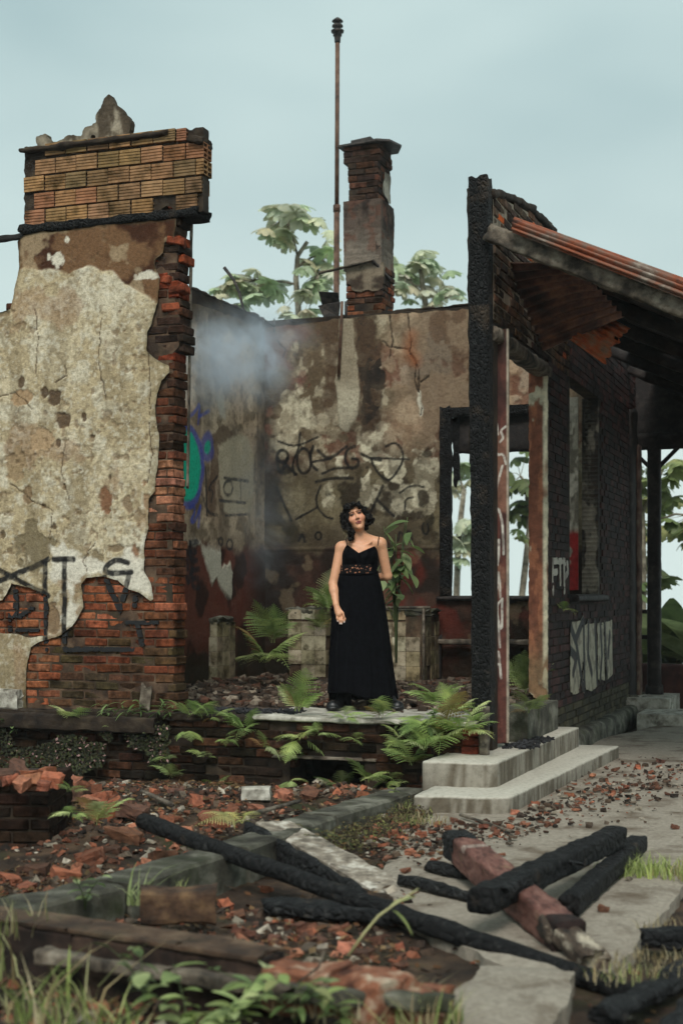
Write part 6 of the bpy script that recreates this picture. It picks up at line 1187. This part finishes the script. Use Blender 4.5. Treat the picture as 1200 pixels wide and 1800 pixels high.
tree('leafy tree behind the rear porch post', 23, [(1128, 1250), (1130, 1000), (1128, 900), (1165, 820)], [
    ([(1128, 860), (1122, 840)], [(1122, 830, 50), (1130, 855, 54), (1115, 850, 50), (1125, 880, 56), (1135, 820, 40), (1118, 900, 50)]), ([(1150, 850), (1175, 835)], [(1175, 830, 54), (1190, 825, 50), (1165, 845, 46)]), ([(1150, 880), (1180, 870)], [(1178, 868, 60), (1195, 872, 56), (1165, 880, 50)]),
    ([(1140, 920), (1180, 905), (1215, 910)], [(1170, 925, 60), (1185, 935, 54), (1200, 930, 60), (1160, 915, 50)]), ([(1128, 960), (1122, 950)], [(1125, 945, 60), (1120, 960, 54), (1132, 930, 50), (1126, 985, 54), (1118, 930, 50)]), ([(1130, 1010), (1160, 995)], [(1168, 1000, 54), (1178, 1015, 50), (1125, 1010, 50), (1130, 1030, 56), (1120, 1045, 50), (1150, 980, 40)])], 1.0, [s(112, 126, 78), s(140, 150, 98), s(96, 112, 68), s(160, 160, 110)], seed=9)
BAN = [blade(11, 1, .34, .12, .45, 12), blade(12, 1, .3, .16, .7, 12)]
def banana(P, n, sz, label, az0=0):
    e_ = empty('banana_plant', P, 0, label, 'plant'); mb = MB(); mb.tube([(0, 0, -.6), (0, 0, sz * .35)], [.09, .05], 8); mb.build('stem', M['leaf'], e_, True).color = (.08, .1, .04, 1)
    for k in range(n): o = link('leaf', BAN[k % 2], e_, (0, 0, sz * .3), Euler((R.uniform(.5, 1.2), R.uniform(-.3, .3), az0 + k * 2 * math.pi / n + R.uniform(-.3, .3))), sz * R.uniform(.8, 1.1)); o.color = jit(R.choice([s(104, 118, 74), s(130, 142, 96), s(84, 98, 62), s(152, 160, 116)]), .15)
    return e_
for k, (a, Y, sz, l) in enumerate(((1185, 20.0, 1.6, 'broad leaved banana plant behind the porch post'), (1215, 20.6, 1.9, 'banana plant at the frame edge behind the parapet'), (1128, 20.5, 1.1, 'small banana plant behind the porch railing'), (1165, 21.5, 1.3, 'banana plant further back between post and parapet'), (1240, 19.5, 1.5, 'banana plant outside the porch end'))):
    q = at(a, 1180, Y); banana((q.x, q.y, ghs(q.x, q.y)), 9, sz, l, k)
# ------------------------------------------------------------------ the woman
class Field:
    def __init__(self, lo, hi, h):
        self.lo = np.array(lo, np.float32); self.h = h; self.n = np.ceil((np.array(hi) - self.lo) / h).astype(int) + 1; self.F = np.full(self.n, .2, np.float32)
    def block(self, lo, hi, m):
        a = np.clip(((np.array(lo) - m - self.lo) / self.h).astype(int), 0, self.n - 1); b = np.clip(((np.array(hi) + m - self.lo) / self.h).astype(int) + 2, 1, self.n)
        sl = tuple(slice(i, j) for i, j in zip(a, b)); g = np.meshgrid(*[self.lo[k] + self.h * np.arange(a[k], b[k], dtype=np.float32) for k in range(3)], indexing='ij')
        return sl, np.stack(g, -1)
    def put(self, sl, d, k, sub=False):
        f = self.F[sl]
        if sub: d = -d; hh = np.clip(.5 - .5 * (f - d) / k, 0, 1); self.F[sl] = f * (1 - hh) + d * hh + k * hh * (1 - hh)
        else: hh = np.clip(.5 + .5 * (d - f) / k, 0, 1); self.F[sl] = d * (1 - hh) + f * hh - k * hh * (1 - hh)
    def ell(self, c, r, k=.02, fr=None, sub=False):
        c = np.array(c, np.float32); r = np.array(r, np.float32)
        cw = fr.w(c) if fr else c; R_ = float(r.max()); sl, p = self.block(cw - R_, cw + R_, .05)
        q = (fr.l(p) if fr else p) - c; k0 = np.linalg.norm(q / r, axis=-1); k1 = np.linalg.norm(q / (r * r), axis=-1) + 1e-6; self.put(sl, k0 * (k0 - 1) / k1, k, sub)
    def cap(self, a, b, ra, rb, k=.015, fr=None, sub=False):
        a = np.array(a, np.float32); b = np.array(b, np.float32); aw, bw = (fr.w(a), fr.w(b)) if fr else (a, b); m = max(ra, rb)
        sl, p = self.block(np.minimum(aw, bw) - m, np.maximum(aw, bw) + m, .05); p = fr.l(p) if fr else p
        ab = b - a; t = np.clip(((p - a) @ ab) / (ab @ ab), 0, 1); self.put(sl, np.linalg.norm(p - a - t[..., None] * ab, axis=-1) - (ra + (rb - ra) * t), k, sub)
    def mesh(self, name, mat, colf=None, F=None):
        F = self.F if F is None else F; n = F.shape; ins = F < 0
        c8 = [ins[i:n[0] - 1 + i, j:n[1] - 1 + j, k:n[2] - 1 + k] for i in (0, 1) for j in (0, 1) for k in (0, 1)]
        s_ = sum(c.astype(np.int8) for c in c8); act = (s_ > 0) & (s_ < 8); I = np.argwhere(act); idx = np.full(act.shape, -1); idx[act] = np.arange(len(I))
        acc = np.zeros((len(I), 3)); cnt = np.zeros(len(I)); cor = [(i, j, k) for i in (0, 1) for j in (0, 1) for k in (0, 1)]
        val = [F[I[:, 0] + c[0], I[:, 1] + c[1], I[:, 2] + c[2]] for c in cor]
        for a in range(8):
            for b in range(a + 1, 8):
                if sum(abs(cor[a][q] - cor[b][q]) for q in range(3)) != 1: continue
                m = (val[a] < 0) != (val[b] < 0); t = np.where(m, val[a] / np.where(m, val[a] - val[b], 1), 0); pt_ = np.array(cor[a])[None] + t[:, None] * (np.array(cor[b]) - np.array(cor[a]))[None]; acc[m] += pt_[m]; cnt[m] += 1
        v = self.lo + (I + acc / cnt[:, None]) * self.h; faces = []
        for ax in range(3):
            o1, o2 = [q for q in range(3) if q != ax]; sA = [slice(0, n[q]) for q in range(3)]; sB = list(sA); sA[ax] = slice(0, n[ax] - 1); sB[ax] = slice(1, n[ax]); A, Bq = ins[tuple(sA)], ins[tuple(sB)]
            E = np.argwhere(A != Bq); E = E[(E[:, o1] > 0) & (E[:, o2] > 0) & (E[:, o1] < n[o1] - 1) & (E[:, o2] < n[o2] - 1)]
            def cell(d1, d2): q = E.copy(); q[:, o1] -= d1; q[:, o2] -= d2; return idx[q[:, 0], q[:, 1], q[:, 2]]
            q = np.stack([cell(0, 0), cell(1, 0), cell(1, 1), cell(0, 1)], 1); fl = A[tuple(E.T)] ^ (ax == 1); q[~fl] = q[~fl][:, ::-1]; faces.append(q)
        f = np.concatenate(faces); f = f[(f >= 0).all(1)]
        return np_mesh(name, v, [f], mat, colf(v) if colf else None, smooth=True)
class Frame:
    def __init__(self, c, Rm, sc_=1.0): self.c = np.array(c, np.float32); self.R = np.array(Rm, np.float32); self.s = sc_
    def w(self, p): return self.R @ (np.asarray(p) * self.s) + self.c
    def l(self, p): return (p - self.c) @ self.R / self.s
SKIN = mk('skin', [(.93, .93, .93), (1.05, 1.05, 1.05)], 30, .5, .08, 200, attr='Col', spec=.4)
sb_ = SKIN.node_tree.nodes['Principled BSDF']; sb_.inputs['Subsurface Weight'].default_value = .12; sb_.inputs['Subsurface Radius'].default_value = (.02, .008, .004); sb_.inputs['Subsurface Scale'].default_value = .5
CLOTH = mk('black_cloth', [(.0022, .0022, .0028), (.005, .0052, .007)], 30, .95, .15, 300, spec=.03)
LEATHER = mk('black_leather', [(.004, .004, .005), (.008, .008, .009)], 30, .4, .15, 150, spec=.5)
HAIRM = mk('dark_hair', [(.5, .5, .5), (1, 1, 1)], 40, .6, .6, 160, attr='Col', spec=.15, stretch=(1, 1, .3))
q = lambda a, b, y=0.0: np.array([(a - 640) / 222, y, (1247 - b) / 222])
wm = empty('person', (.18, 11.26, FLZ), 0, 'woman in long black dress and boots standing on the raised floor', 'person')
tl_ = math.radians(18); pi_ = math.radians(-9)
Rt = np.array([[math.cos(tl_), 0, -math.sin(tl_)], [0, 1, 0], [math.sin(tl_), 0, math.cos(tl_)]]); Rp = np.array([[1, 0, 0], [0, math.cos(pi_), -math.sin(pi_)], [0, math.sin(pi_), math.cos(pi_)]])
yaw = math.radians(6); Ry = np.array([[math.cos(yaw), -math.sin(yaw), 0], [math.sin(yaw), math.cos(yaw), 0], [0, 0, 1]])
HF = Frame(q(625, 911, -.02), Rt @ Rp @ Ry, .99)
def torso(F, grow=0.0, full=True):
    g = grow
    F.ell((-.036, .0, 1.20), (.138 + g, .088 + g, .16 + g), .03); F.ell((-.045, 0, 1.07), (.135 + g, .09 + g, .14 + g), .04); F.ell((-.03, .005, .93), (.135 + g, .105 + g, .14 + g), .05)
    F.ell((-.098, -.066, 1.213), (.056 + g, .05 + g, .055 + g), .03); F.ell((.028, -.066, 1.22), (.056 + g, .05 + g, .055 + g), .03)
F = Field((-.36, -.26, -.02), (.30, .22, 1.68), .0042)
torso(F)
sl_, sr_ = q(602, 961, .01), q(666, 954, .01); nk = q(634, 946, .02)
F.cap(sl_, sr_, .038, .038, .03); F.cap(sl_ + [.03, .01, .012], nk, .038, .056, .03); F.cap(sr_ + [-.03, .01, .012], nk, .038, .056, .03)
F.cap(q(634, 962, .015), q(627, 925, .0), .056, .052, .02)                          # neck
F.cap(q(612, 955, -.052), q(632, 962, -.058), .008, .009, .02); F.cap(q(652, 953, -.052), q(636, 962, -.058), .008, .009, .02)
# arms: viewer's left hangs, viewer's right goes behind the back
el, wl = q(585.5, 1026, -.02), q(590.5, 1062, -.105)
F.ell(sl_ + [-.012, 0, -.008], (.043, .045, .048), .02); F.cap(sl_ + [-.012, 0, -.012], el, .044, .036, .02); F.cap(el, el + (wl - el) * .35, .036, .036, .012); F.cap(el + (wl - el) * .3, wl, .036, .023, .015)
er, wr = q(681, 1012, .06), q(655, 1016, .17)
F.ell(sr_ + [.014, 0, -.006], (.043, .045, .048), .02); F.cap(sr_ + [.014, 0, -.012], er, .044, .037, .02); F.cap(er, wr, .037, .027, .012); F.ell(wr + [-.05, .01, -.005], (.05, .02, .035), .015)
for k in range(4): F.cap(wr + [-.08, .015, .022 - .016 * k], wr + [-.135, .012, .018 - .018 * k], .0088, .0075, .004)
# hanging hand: palm, four fingers, thumb on the inner side
kn = q(595.5, 1079, -.128); F.cap(wl, kn, .021, .026, .012); F.ell((wl + kn) / 2 + [.002, 0, -.01], (.024, .016, .036), .012)
fing = [((602.0, 1080), (606.0, 1087), (604.8, 1093.2)), ((599.0, 1081.5), (601.6, 1089.5), (600.2, 1096)), ((595.8, 1081.5), (597.4, 1089.5), (597.2, 1095.6)), ((592.4, 1080), (592.6, 1086.5), (593.6, 1091.6))]
for i, (a, b, c) in enumerate(fing): F.cap(q(*a, -.130), q(*b, -.144), .0092, .0082, .004); F.cap(q(*b, -.144), q(*c, -.142), .0082, .0064, .003)
F.cap(q(596.5, 1071, -.122), q(602.5, 1077, -.147), .012, .0095, .008); F.cap(q(602.5, 1077, -.147), q(604.5, 1083.5, -.152), .009, .0065, .003)
# legs
F.cap(q(622, 1050, 0), q(612, 1140, -.01), .07, .05, .03); F.cap(q(612, 1140, -.01), q(605, 1225, .01), .048, .036, .02); F.cap(q(650, 1050, .01), q(664, 1140, .0), .07, .05, .03); F.cap(q(664, 1140, 0), q(680, 1228, .01), .048, .036, .02)
# head
F.ell((0, .012, .022), (.074, .092, .1), .02, HF); F.ell((0, -.022, -.042), (.058, .066, .07), .025, HF); F.ell((0, -.068, -.092), (.024, .022, .02), .02, HF)
for sg in (-1, 1):
    F.ell((sg * .036, -.058, -.02), (.03, .03, .028), .02, HF); F.ell((sg * .031, -.101, .016), (.019, .014, .012), .012, HF, sub=True); F.ell((sg * .031, -.082, .015), (.0125, .0125, .0105), .004, HF); F.cap((sg * .012, -.089, .037), (sg * .046, -.078, .036), .007, .006, .012, HF)
    F.ell((sg * .010, -.098, -.025), (.008, .009, .007), .006, HF)
F.cap((0, -.086, .02), (0, -.108, -.02), .0065, .0095, .008, HF); F.cap((-.017, -.089, -.052), (.017, -.089, -.052), .0055, .0055, .004, HF); F.cap((0, -.095, -.051), (0, -.0949, -.051), .005, .005, .008, HF); F.cap((-.013, -.089, -.0625), (.013, -.089, -.0625), .0068, .0068, .004, HF)
def skin_col(v):
    c = np.tile(np.array(s(208, 154, 120)), (len(v), 1)); l = HF.l(v.astype(np.float32)); head = np.linalg.norm(l, axis=1) < .16
    def put(w, col): w = np.clip(w * head, 0, 1)[:, None]; c[:] = c * (1 - w) + np.array(col) * w
    fr = l[:, 1] < -.06
    put(fr * (1 - sst(.022, .045, np.hypot(np.abs(l[:, 0]) - .04, l[:, 2] + .025))) * .45, s(196, 122, 96))
    put(fr * (1 - sst(.75, 1.15, np.hypot(l[:, 0] / .0235, (l[:, 2] + .0565) / .0135))), s(132, 62, 56)); put(fr * (1 - sst(.6, 1.3, np.hypot(l[:, 0] / .02, (l[:, 2] + .057) / .0028))) * .8, s(60, 26, 26))
    ex = np.abs(l[:, 0]) - .031
    put(fr * (1 - sst(.7, 1.25, np.hypot(ex / .021, (l[:, 2] - .019) / .0105))) * .85, s(96, 56, 44)); put(fr * (1 - sst(.8, 1.1, np.hypot(ex / .0155, (l[:, 2] - .0145) / .0062))), s(30, 20, 18))
    put(fr * (1 - sst(.75, 1.1, np.hypot((ex - .001) / .0215, (l[:, 2] - .036 + 6 * np.maximum(0, ex) ** 2) / .0048))) * .85, s(44, 28, 24))
    put((l[:, 1] < -.09) * (1 - sst(.003, .006, np.hypot(np.abs(l[:, 0]) - .008, l[:, 2] + .031))) * .7, s(96, 50, 42))
    hd = (v[:, 2] < .72) & (v[:, 0] < -.14) & (v[:, 1] < -.03); tip = np.zeros(len(v))
    for _, _, t3 in fing: tip = np.maximum(tip, 1 - sst(.007, .011, np.linalg.norm(v - q(*t3, -.145), axis=1)))
    tip = (tip * hd)[:, None]; c[:] = c * (1 - tip) + np.array(s(226, 206, 196)) * tip
    return c
link('body', F.mesh('body', SKIN, skin_col), wm)
# bodice: the torso grown a little, cut at the neckline and waist
D = Field((-.26, -.22, .96), (.22, .18, 1.36), .0045); torso(D, .010)
sl2, P = D.block(D.lo, D.lo + D.h * D.n, 0); Xp, Yp, Zp = P[..., 0], P[..., 1], P[..., 2]
top = np.interp(Xp, [-.26, -.175, -.135, -.045, .104, .15, .22], [1.20, 1.262, 1.303, 1.236, 1.303, 1.265, 1.2]); top = np.where(Yp < .0, top, 1.25)
Fd = np.maximum(np.maximum(D.F[sl2], (Zp - top) * .7), 1.02 - Zp)
dr = link('bodice', D.mesh('bodice', CLOTH, None, Fd), wm)
for (a, b) in (((610, 957.5), (607.5, 949)), ((663, 957.5), (665.5, 944.5))):
    mb = MB(); p0 = q(*a, -.082); p1 = q(*b, -.035); p2 = p1 + [0, .05, .006]; p3 = p1 + [.0, .1, -.06]; mb.tube([tuple(p0 + [0, 0, -.01]), tuple((p0 + p1) / 2 + [0, -.018, .004]), tuple(p1 + [0, -.008, .004]), tuple(p2), tuple(p3)], .0038, 6); mb.build('strap', CLOTH, wm, True)
# lace band: skin tone shows through the holes
lace = mk('lace', [(.004, .004, .005), (.006, .006, .006)], 10, .9, 0, spec=.1); nt = lace.node_tree; vo = ND(nt, 'ShaderNodeTexVoronoi', Scale=58.0); ge = ND(nt, 'ShaderNodeNewGeometry'); nt.links.new(ge.outputs['Position'], vo.inputs['Vector']); rp_ = ND(nt, 'ShaderNodeValToRGB'); rp_.color_ramp.elements[0].position = .22; rp_.color_ramp.elements[0].color = (*s(170, 118, 92), 1); rp_.color_ramp.elements[1].position = .36; rp_.color_ramp.elements[1].color = (.005, .005, .006, 1); nt.links.new(vo.outputs['Distance'], rp_.inputs['Fac']); nt.links.new(rp_.outputs[0], nt.nodes['Principled BSDF'].inputs['Base Color'])
vs = []; nth = 48
for zz in np.linspace(q(0, 1008)[2], q(0, 993)[2], 6):
    for k in range(nth + 1): a = math.radians(-160 + 110 * k / nth); vs.append((-.045 + .1545 * math.cos(a), .112 * math.sin(a) + .004, zz))
fs = [(j * (nth + 1) + k, j * (nth + 1) + k + 1, (j + 1) * (nth + 1) + k + 1, (j + 1) * (nth + 1) + k) for j in range(5) for k in range(nth)]
link('lace_band', np_mesh('lace_band', np.array(vs), [np.array(fs)], lace, smooth=True), wm)
# skirt: gathered rings falling to an uneven hem
rows = [(1003, 596, 664, .105), (1012, 593, 666, .115), (1030, 589, 671, .135), (1060, 585, 676, .15), (1100, 582, 682, .165), (1150, 578, 688, .18), (1195, 576, 694, .19), (1232, 575, 698, .2)]
nth, nr_ = 220, 46; vs = []
ry_ = [r_[0] for r_ in rows]
for j in range(nr_ + 1):
    y = 1003 + (1232 - 1003) * j / nr_; L_, R_, dp = [float(np.interp(y, ry_, [r_[k] for r_ in rows])) for k in (1, 2, 3)]; t = j / nr_
    for k in range(nth):
        a = 2 * math.pi * k / nth; amp = .004 + .020 * t; f = (float(vn3(np.array([math.cos(a) * 3.2 + .5 * t, math.sin(a) * 3.2, t * .7]), 3)) - .5) * 2.6 + (float(vn3(np.array([math.cos(a) * 9, math.sin(a) * 9, t * 1.1]), 5)) - .5) * 1.3; fold = 1 + amp * 3.2 * f * min(1, t * 3 + .2)
        cx = ((L_ + R_) / 2 - 640) / 222; rx = (R_ - L_) / 2 / 222; hem = (float(np.interp(cx + rx * math.cos(a), [-.3, -.12, 0, .25], [0.065, .07, .03, .015])) * (math.sin(a) < .3)) * t ** 6
        vs.append((cx + rx * fold * math.cos(a), dp * fold * math.sin(a) + .01 - .02 * t, (1247 - y) / 222 + hem + .008 * f * t ** 5))
k = np.arange(nth); k1 = (k + 1) % nth; fs = np.concatenate([np.stack([j * nth + k1, j * nth + k, (j + 1) * nth + k, (j + 1) * nth + k1], 1) for j in range(nr_)])
sk = link('skirt', np_mesh('skirt', np.array(vs), [fs], CLOTH, smooth=True), wm)
md = sk.modifiers.new('solid', 'SOLIDIFY'); md.thickness = .004
mb = MB(); mb.tube([(-.048 + .158 * math.cos(a), .115 * math.sin(a) + .004, q(0, 1010)[2]) for a in np.linspace(0, 2 * math.pi, 40)], .006, 6, False); mb.build('waistband', CLOTH, wm, True)
# boots
def boot(toe, heel, ank, name='boot'):
    Fb = Field((min(toe[0], heel[0]) - .08, -.22, -.01), (max(toe[0], heel[0]) + .08, .14, .24), .005)
    Fb.cap(heel + [0, 0, .045], toe + [0, 0, .038], .042, .04, .02); Fb.ell(toe + [0, 0, .035], (.05, .046, .036), .02); Fb.cap(heel + [0, 0, .05], ank, .046, .045, .025); Fb.cap(heel * .55 + toe * .45 + [0, 0, .07], ank, .035, .04, .03)
    sl3, Pb = Fb.block(Fb.lo, Fb.lo + Fb.h * Fb.n, 0); Fx = np.maximum(Fb.F[sl3], .004 - Pb[..., 2]); Fx = np.maximum(Fx, Pb[..., 2] - ank[2] - .02); Fs = np.minimum(Fx, 1); band = np.maximum(Fb.F[sl3] - .008, np.abs(Pb[..., 2] - .014) - .012); Fs = np.minimum(Fs, band)
    e_ = link(name, Fb.mesh(name, LEATHER, None, Fs), wm); m2 = MB()
    for k in range(5):
        t = k / 4; c = (toe * .45 + heel * .55 + np.array([0, 0, .098])) * (1 - t) + (np.array(ank) + (toe - heel) / np.linalg.norm(toe - heel) * .046) * t; n_ = np.cross(toe - heel, [0, 0, 1]); n_ /= np.linalg.norm(n_); m2.tube([tuple(c - n_ * .024), tuple(c + [0, 0, .006] + (toe - heel) * .04), tuple(c + n_ * .024)], .003, 5)
    m2.build('laces', mk('lace_grey', [(.1, .1, .1), (.2, .2, .2)], 20, .6, 0), e_)
boot(np.array([(585 - 640) / 222, -.12, 0]), np.array([(607 - 640) / 222, .03, 0]), np.array([(608 - 640) / 222, .03, .2]))
boot(np.array([(697 - 640) / 222, -.13, 0]), np.array([(681 - 640) / 222, .02, 0]), np.array([(681 - 640) / 222, .02, .2]))
# hair: chin-length dark curls with a short fringe, one bleached tip
Hh = Field((-.26, -.18, 1.24), (.14, .16, 1.68), .0045)
Hh.ell((0, .022, .03), (.088, .098, .104), .02, HF); Hh.ell((-.07, .02, -.03), (.04, .06, .075), .03, HF); Hh.ell((.072, .02, -.02), (.042, .062, .075), .03, HF); Hh.ell((0, .06, -.04), (.08, .05, .09), .03, HF)
Hh.ell((.095, .0, -.03), (.036, .05, .05), .02, HF); Hh.ell((-.085, -.02, -.07), (.034, .045, .06), .02, HF); Hh.ell((-.088, -.02, -.11), (.026, .035, .045), .02, HF)
for k in range(9): a = -.052 + .013 * k; Hh.cap((a, -.055, .095), (a * 1.12, -.094 + abs(a) * .35, .074 + .008 * math.sin(k * 2.1)), .016, .008, .01, HF)
for sg in (-1, 1): Hh.cap((sg * .06, -.05, .06), (sg * .074, -.045, -.06), .016, .018, .01, HF)
Hh.cap((-.084, -.035, -.1), (-.098, -.045, -.165), .02, .014, .012, HF)
sl4, Ph = Hh.block(Hh.lo, Hh.lo + Hh.h * Hh.n, 0); lh = HF.l(Ph); nz = (vn3(Ph * 42, 2) - .5) * .046 + (vn3(Ph * np.array([110, 110, 75]), 5) - .5) * .022
face = np.linalg.norm((lh - np.array([0.0, -.10, -.022])) / np.array([.071, .078, .094]), axis=-1) - 1                # keep the face clear
Fh = np.maximum(Hh.F[sl4] + nz * (np.abs(Hh.F[sl4]) < .05), -face * .06)
def hair_col(v):
    c = np.tile(np.array((.006, .0045, .004)), (len(v), 1)); w = sst(1.425, 1.365, v[:, 2]) * sst(-.125, -.155, v[:, 0]) * .9; return c * (1 - w[:, None]) + np.array(s(206, 188, 150)) * w[:, None]
hr = link('hair', Hh.mesh('hair', HAIRM, hair_col, Fh), wm)
mb = MB(); cs = []
for k in range(230):
    a = R.uniform(0, 2 * math.pi); sx = math.cos(a); sy = math.sin(a)
    if sy < -.35: continue
    b0 = np.array([sx * .088, .02 + sy * .09, R.uniform(-.02, .085)]); L_ = R.uniform(.05, .12); ph = R.uniform(0, 6); pts = []
    for i in range(9): t = i / 8; pts.append(tuple(HF.w(b0 + np.array([sx * (.010 + .024 * t) + .012 * math.sin(ph + t * 11), sy * .02 + .012 * math.cos(ph + t * 11), -L_ * t * (1.25 if sx < 0 else .95)]))))
    mb.tube(pts, [.0035 * (1 - .6 * i / 8) for i in range(9)], 4)
n_ = len(mb.v); cc = hair_col(np.array(mb.v)); mb.c = [tuple(x) for x in cc]; mb.build('curls', HAIRM, wm, True, cols=True)
# ------------------------------------------------------------------ smoke in the room, thin mist in the air
def vol_mat(name, color, dens_nodes):
    m = bpy.data.materials.new(name); m.use_nodes = True; nt = m.node_tree; nt.nodes.clear(); out = ND(nt, 'ShaderNodeOutputMaterial'); v = ND(nt, 'ShaderNodeVolumePrincipled'); v.inputs['Color'].default_value = (*color, 1); v.inputs['Anisotropy'].default_value = .2
    dens_nodes(nt, v); nt.links.new(v.outputs[0], out.inputs['Volume']); return m
puffs = [((398, 620, 14.3), (.78, .8, .56), .8), ((440, 640, 14.5), (.66, .8, .6), .7), ((360, 650, 13.9), (.7, .8, .55), .5), ((470, 585, 15.0), (.55, .6, .4), .5), ((540, 590, 15.2), (.35, .4, .2), .22), ((450, 860, 14.6), (.5, .7, 1.1), .10), ((470, 960, 14.8), (.5, .7, .9), .09), ((345, 620, 14.0), (.3, .4, .3), .35)]
def dn(nt, v):
    geo = ND(nt, 'ShaderNodeNewGeometry'); L = nt.links.new; tot = None
    for (p, r_, w) in puffs:
        c = at(*p); mp = ND(nt, 'ShaderNodeMapping'); mp.vector_type = 'TEXTURE'; mp.inputs['Location'].default_value = c; mp.inputs['Scale'].default_value = r_; L(geo.outputs['Position'], mp.inputs['Vector'])
        gr = ND(nt, 'ShaderNodeTexGradient', gradient_type='QUADRATIC_SPHERE'); L(mp.outputs[0], gr.inputs['Vector']); ml = ND(nt, 'ShaderNodeMath', operation='MULTIPLY_ADD'); L(gr.outputs['Fac'], ml.inputs[0]); ml.inputs[1].default_value = w
        if tot is None: ml.inputs[2].default_value = 0
        else: L(tot, ml.inputs[2])
        tot = ml.outputs[0]
    n = ND(nt, 'ShaderNodeTexNoise', Scale=2.3, Detail=7, Roughness=.66, Distortion=1.6); L(geo.outputs['Position'], n.inputs['Vector']); mr = ND(nt, 'ShaderNodeMapRange'); mr.inputs['From Min'].default_value = .42; mr.inputs['From Max'].default_value = .66; mr.inputs['To Min'].default_value = .03; mr.inputs['To Max'].default_value = 2.3; L(n.outputs['Fac'], mr.inputs['Value'])
    m2 = ND(nt, 'ShaderNodeMath', operation='MULTIPLY'); L(tot, m2.inputs[0]); L(mr.outputs[0], m2.inputs[1]); m3 = ND(nt, 'ShaderNodeMath', operation='MULTIPLY'); L(m2.outputs[0], m3.inputs[0]); m3.inputs[1].default_value = SMOKE_D; L(m3.outputs[0], v.inputs['Density'])
SMOKE_D = 4.4
mb = MB(); a_, b_ = loc(at(420, 740, 14.6)), None
lo = Vector((-2.1, 13.2, .9)); hi = Vector((.35, 15.75, 5.3)); mb.box(lo, hi)
sm = mb.build('smoke', vol_mat('smoke', (.80, .90, 1.0), dn)); tag(sm, 'thin blue white smoke drifting over the side wall corner', 'smoke', None, 'stuff')
HAZE = .0007
mb = MB(); mb.box((-320, -60, -300), (320, 320, 14)); hz = mb.build('haze', vol_mat('haze', (.93, .98, 1.0), lambda nt, v: v.inputs['Density'].__setattr__('default_value', HAZE))); tag(hz, 'thin pale mist in the air around the ruins', 'mist', None, 'stuff')
sc.cycles.volume_step_rate = 2.0; sc.cycles.volume_max_steps = 128
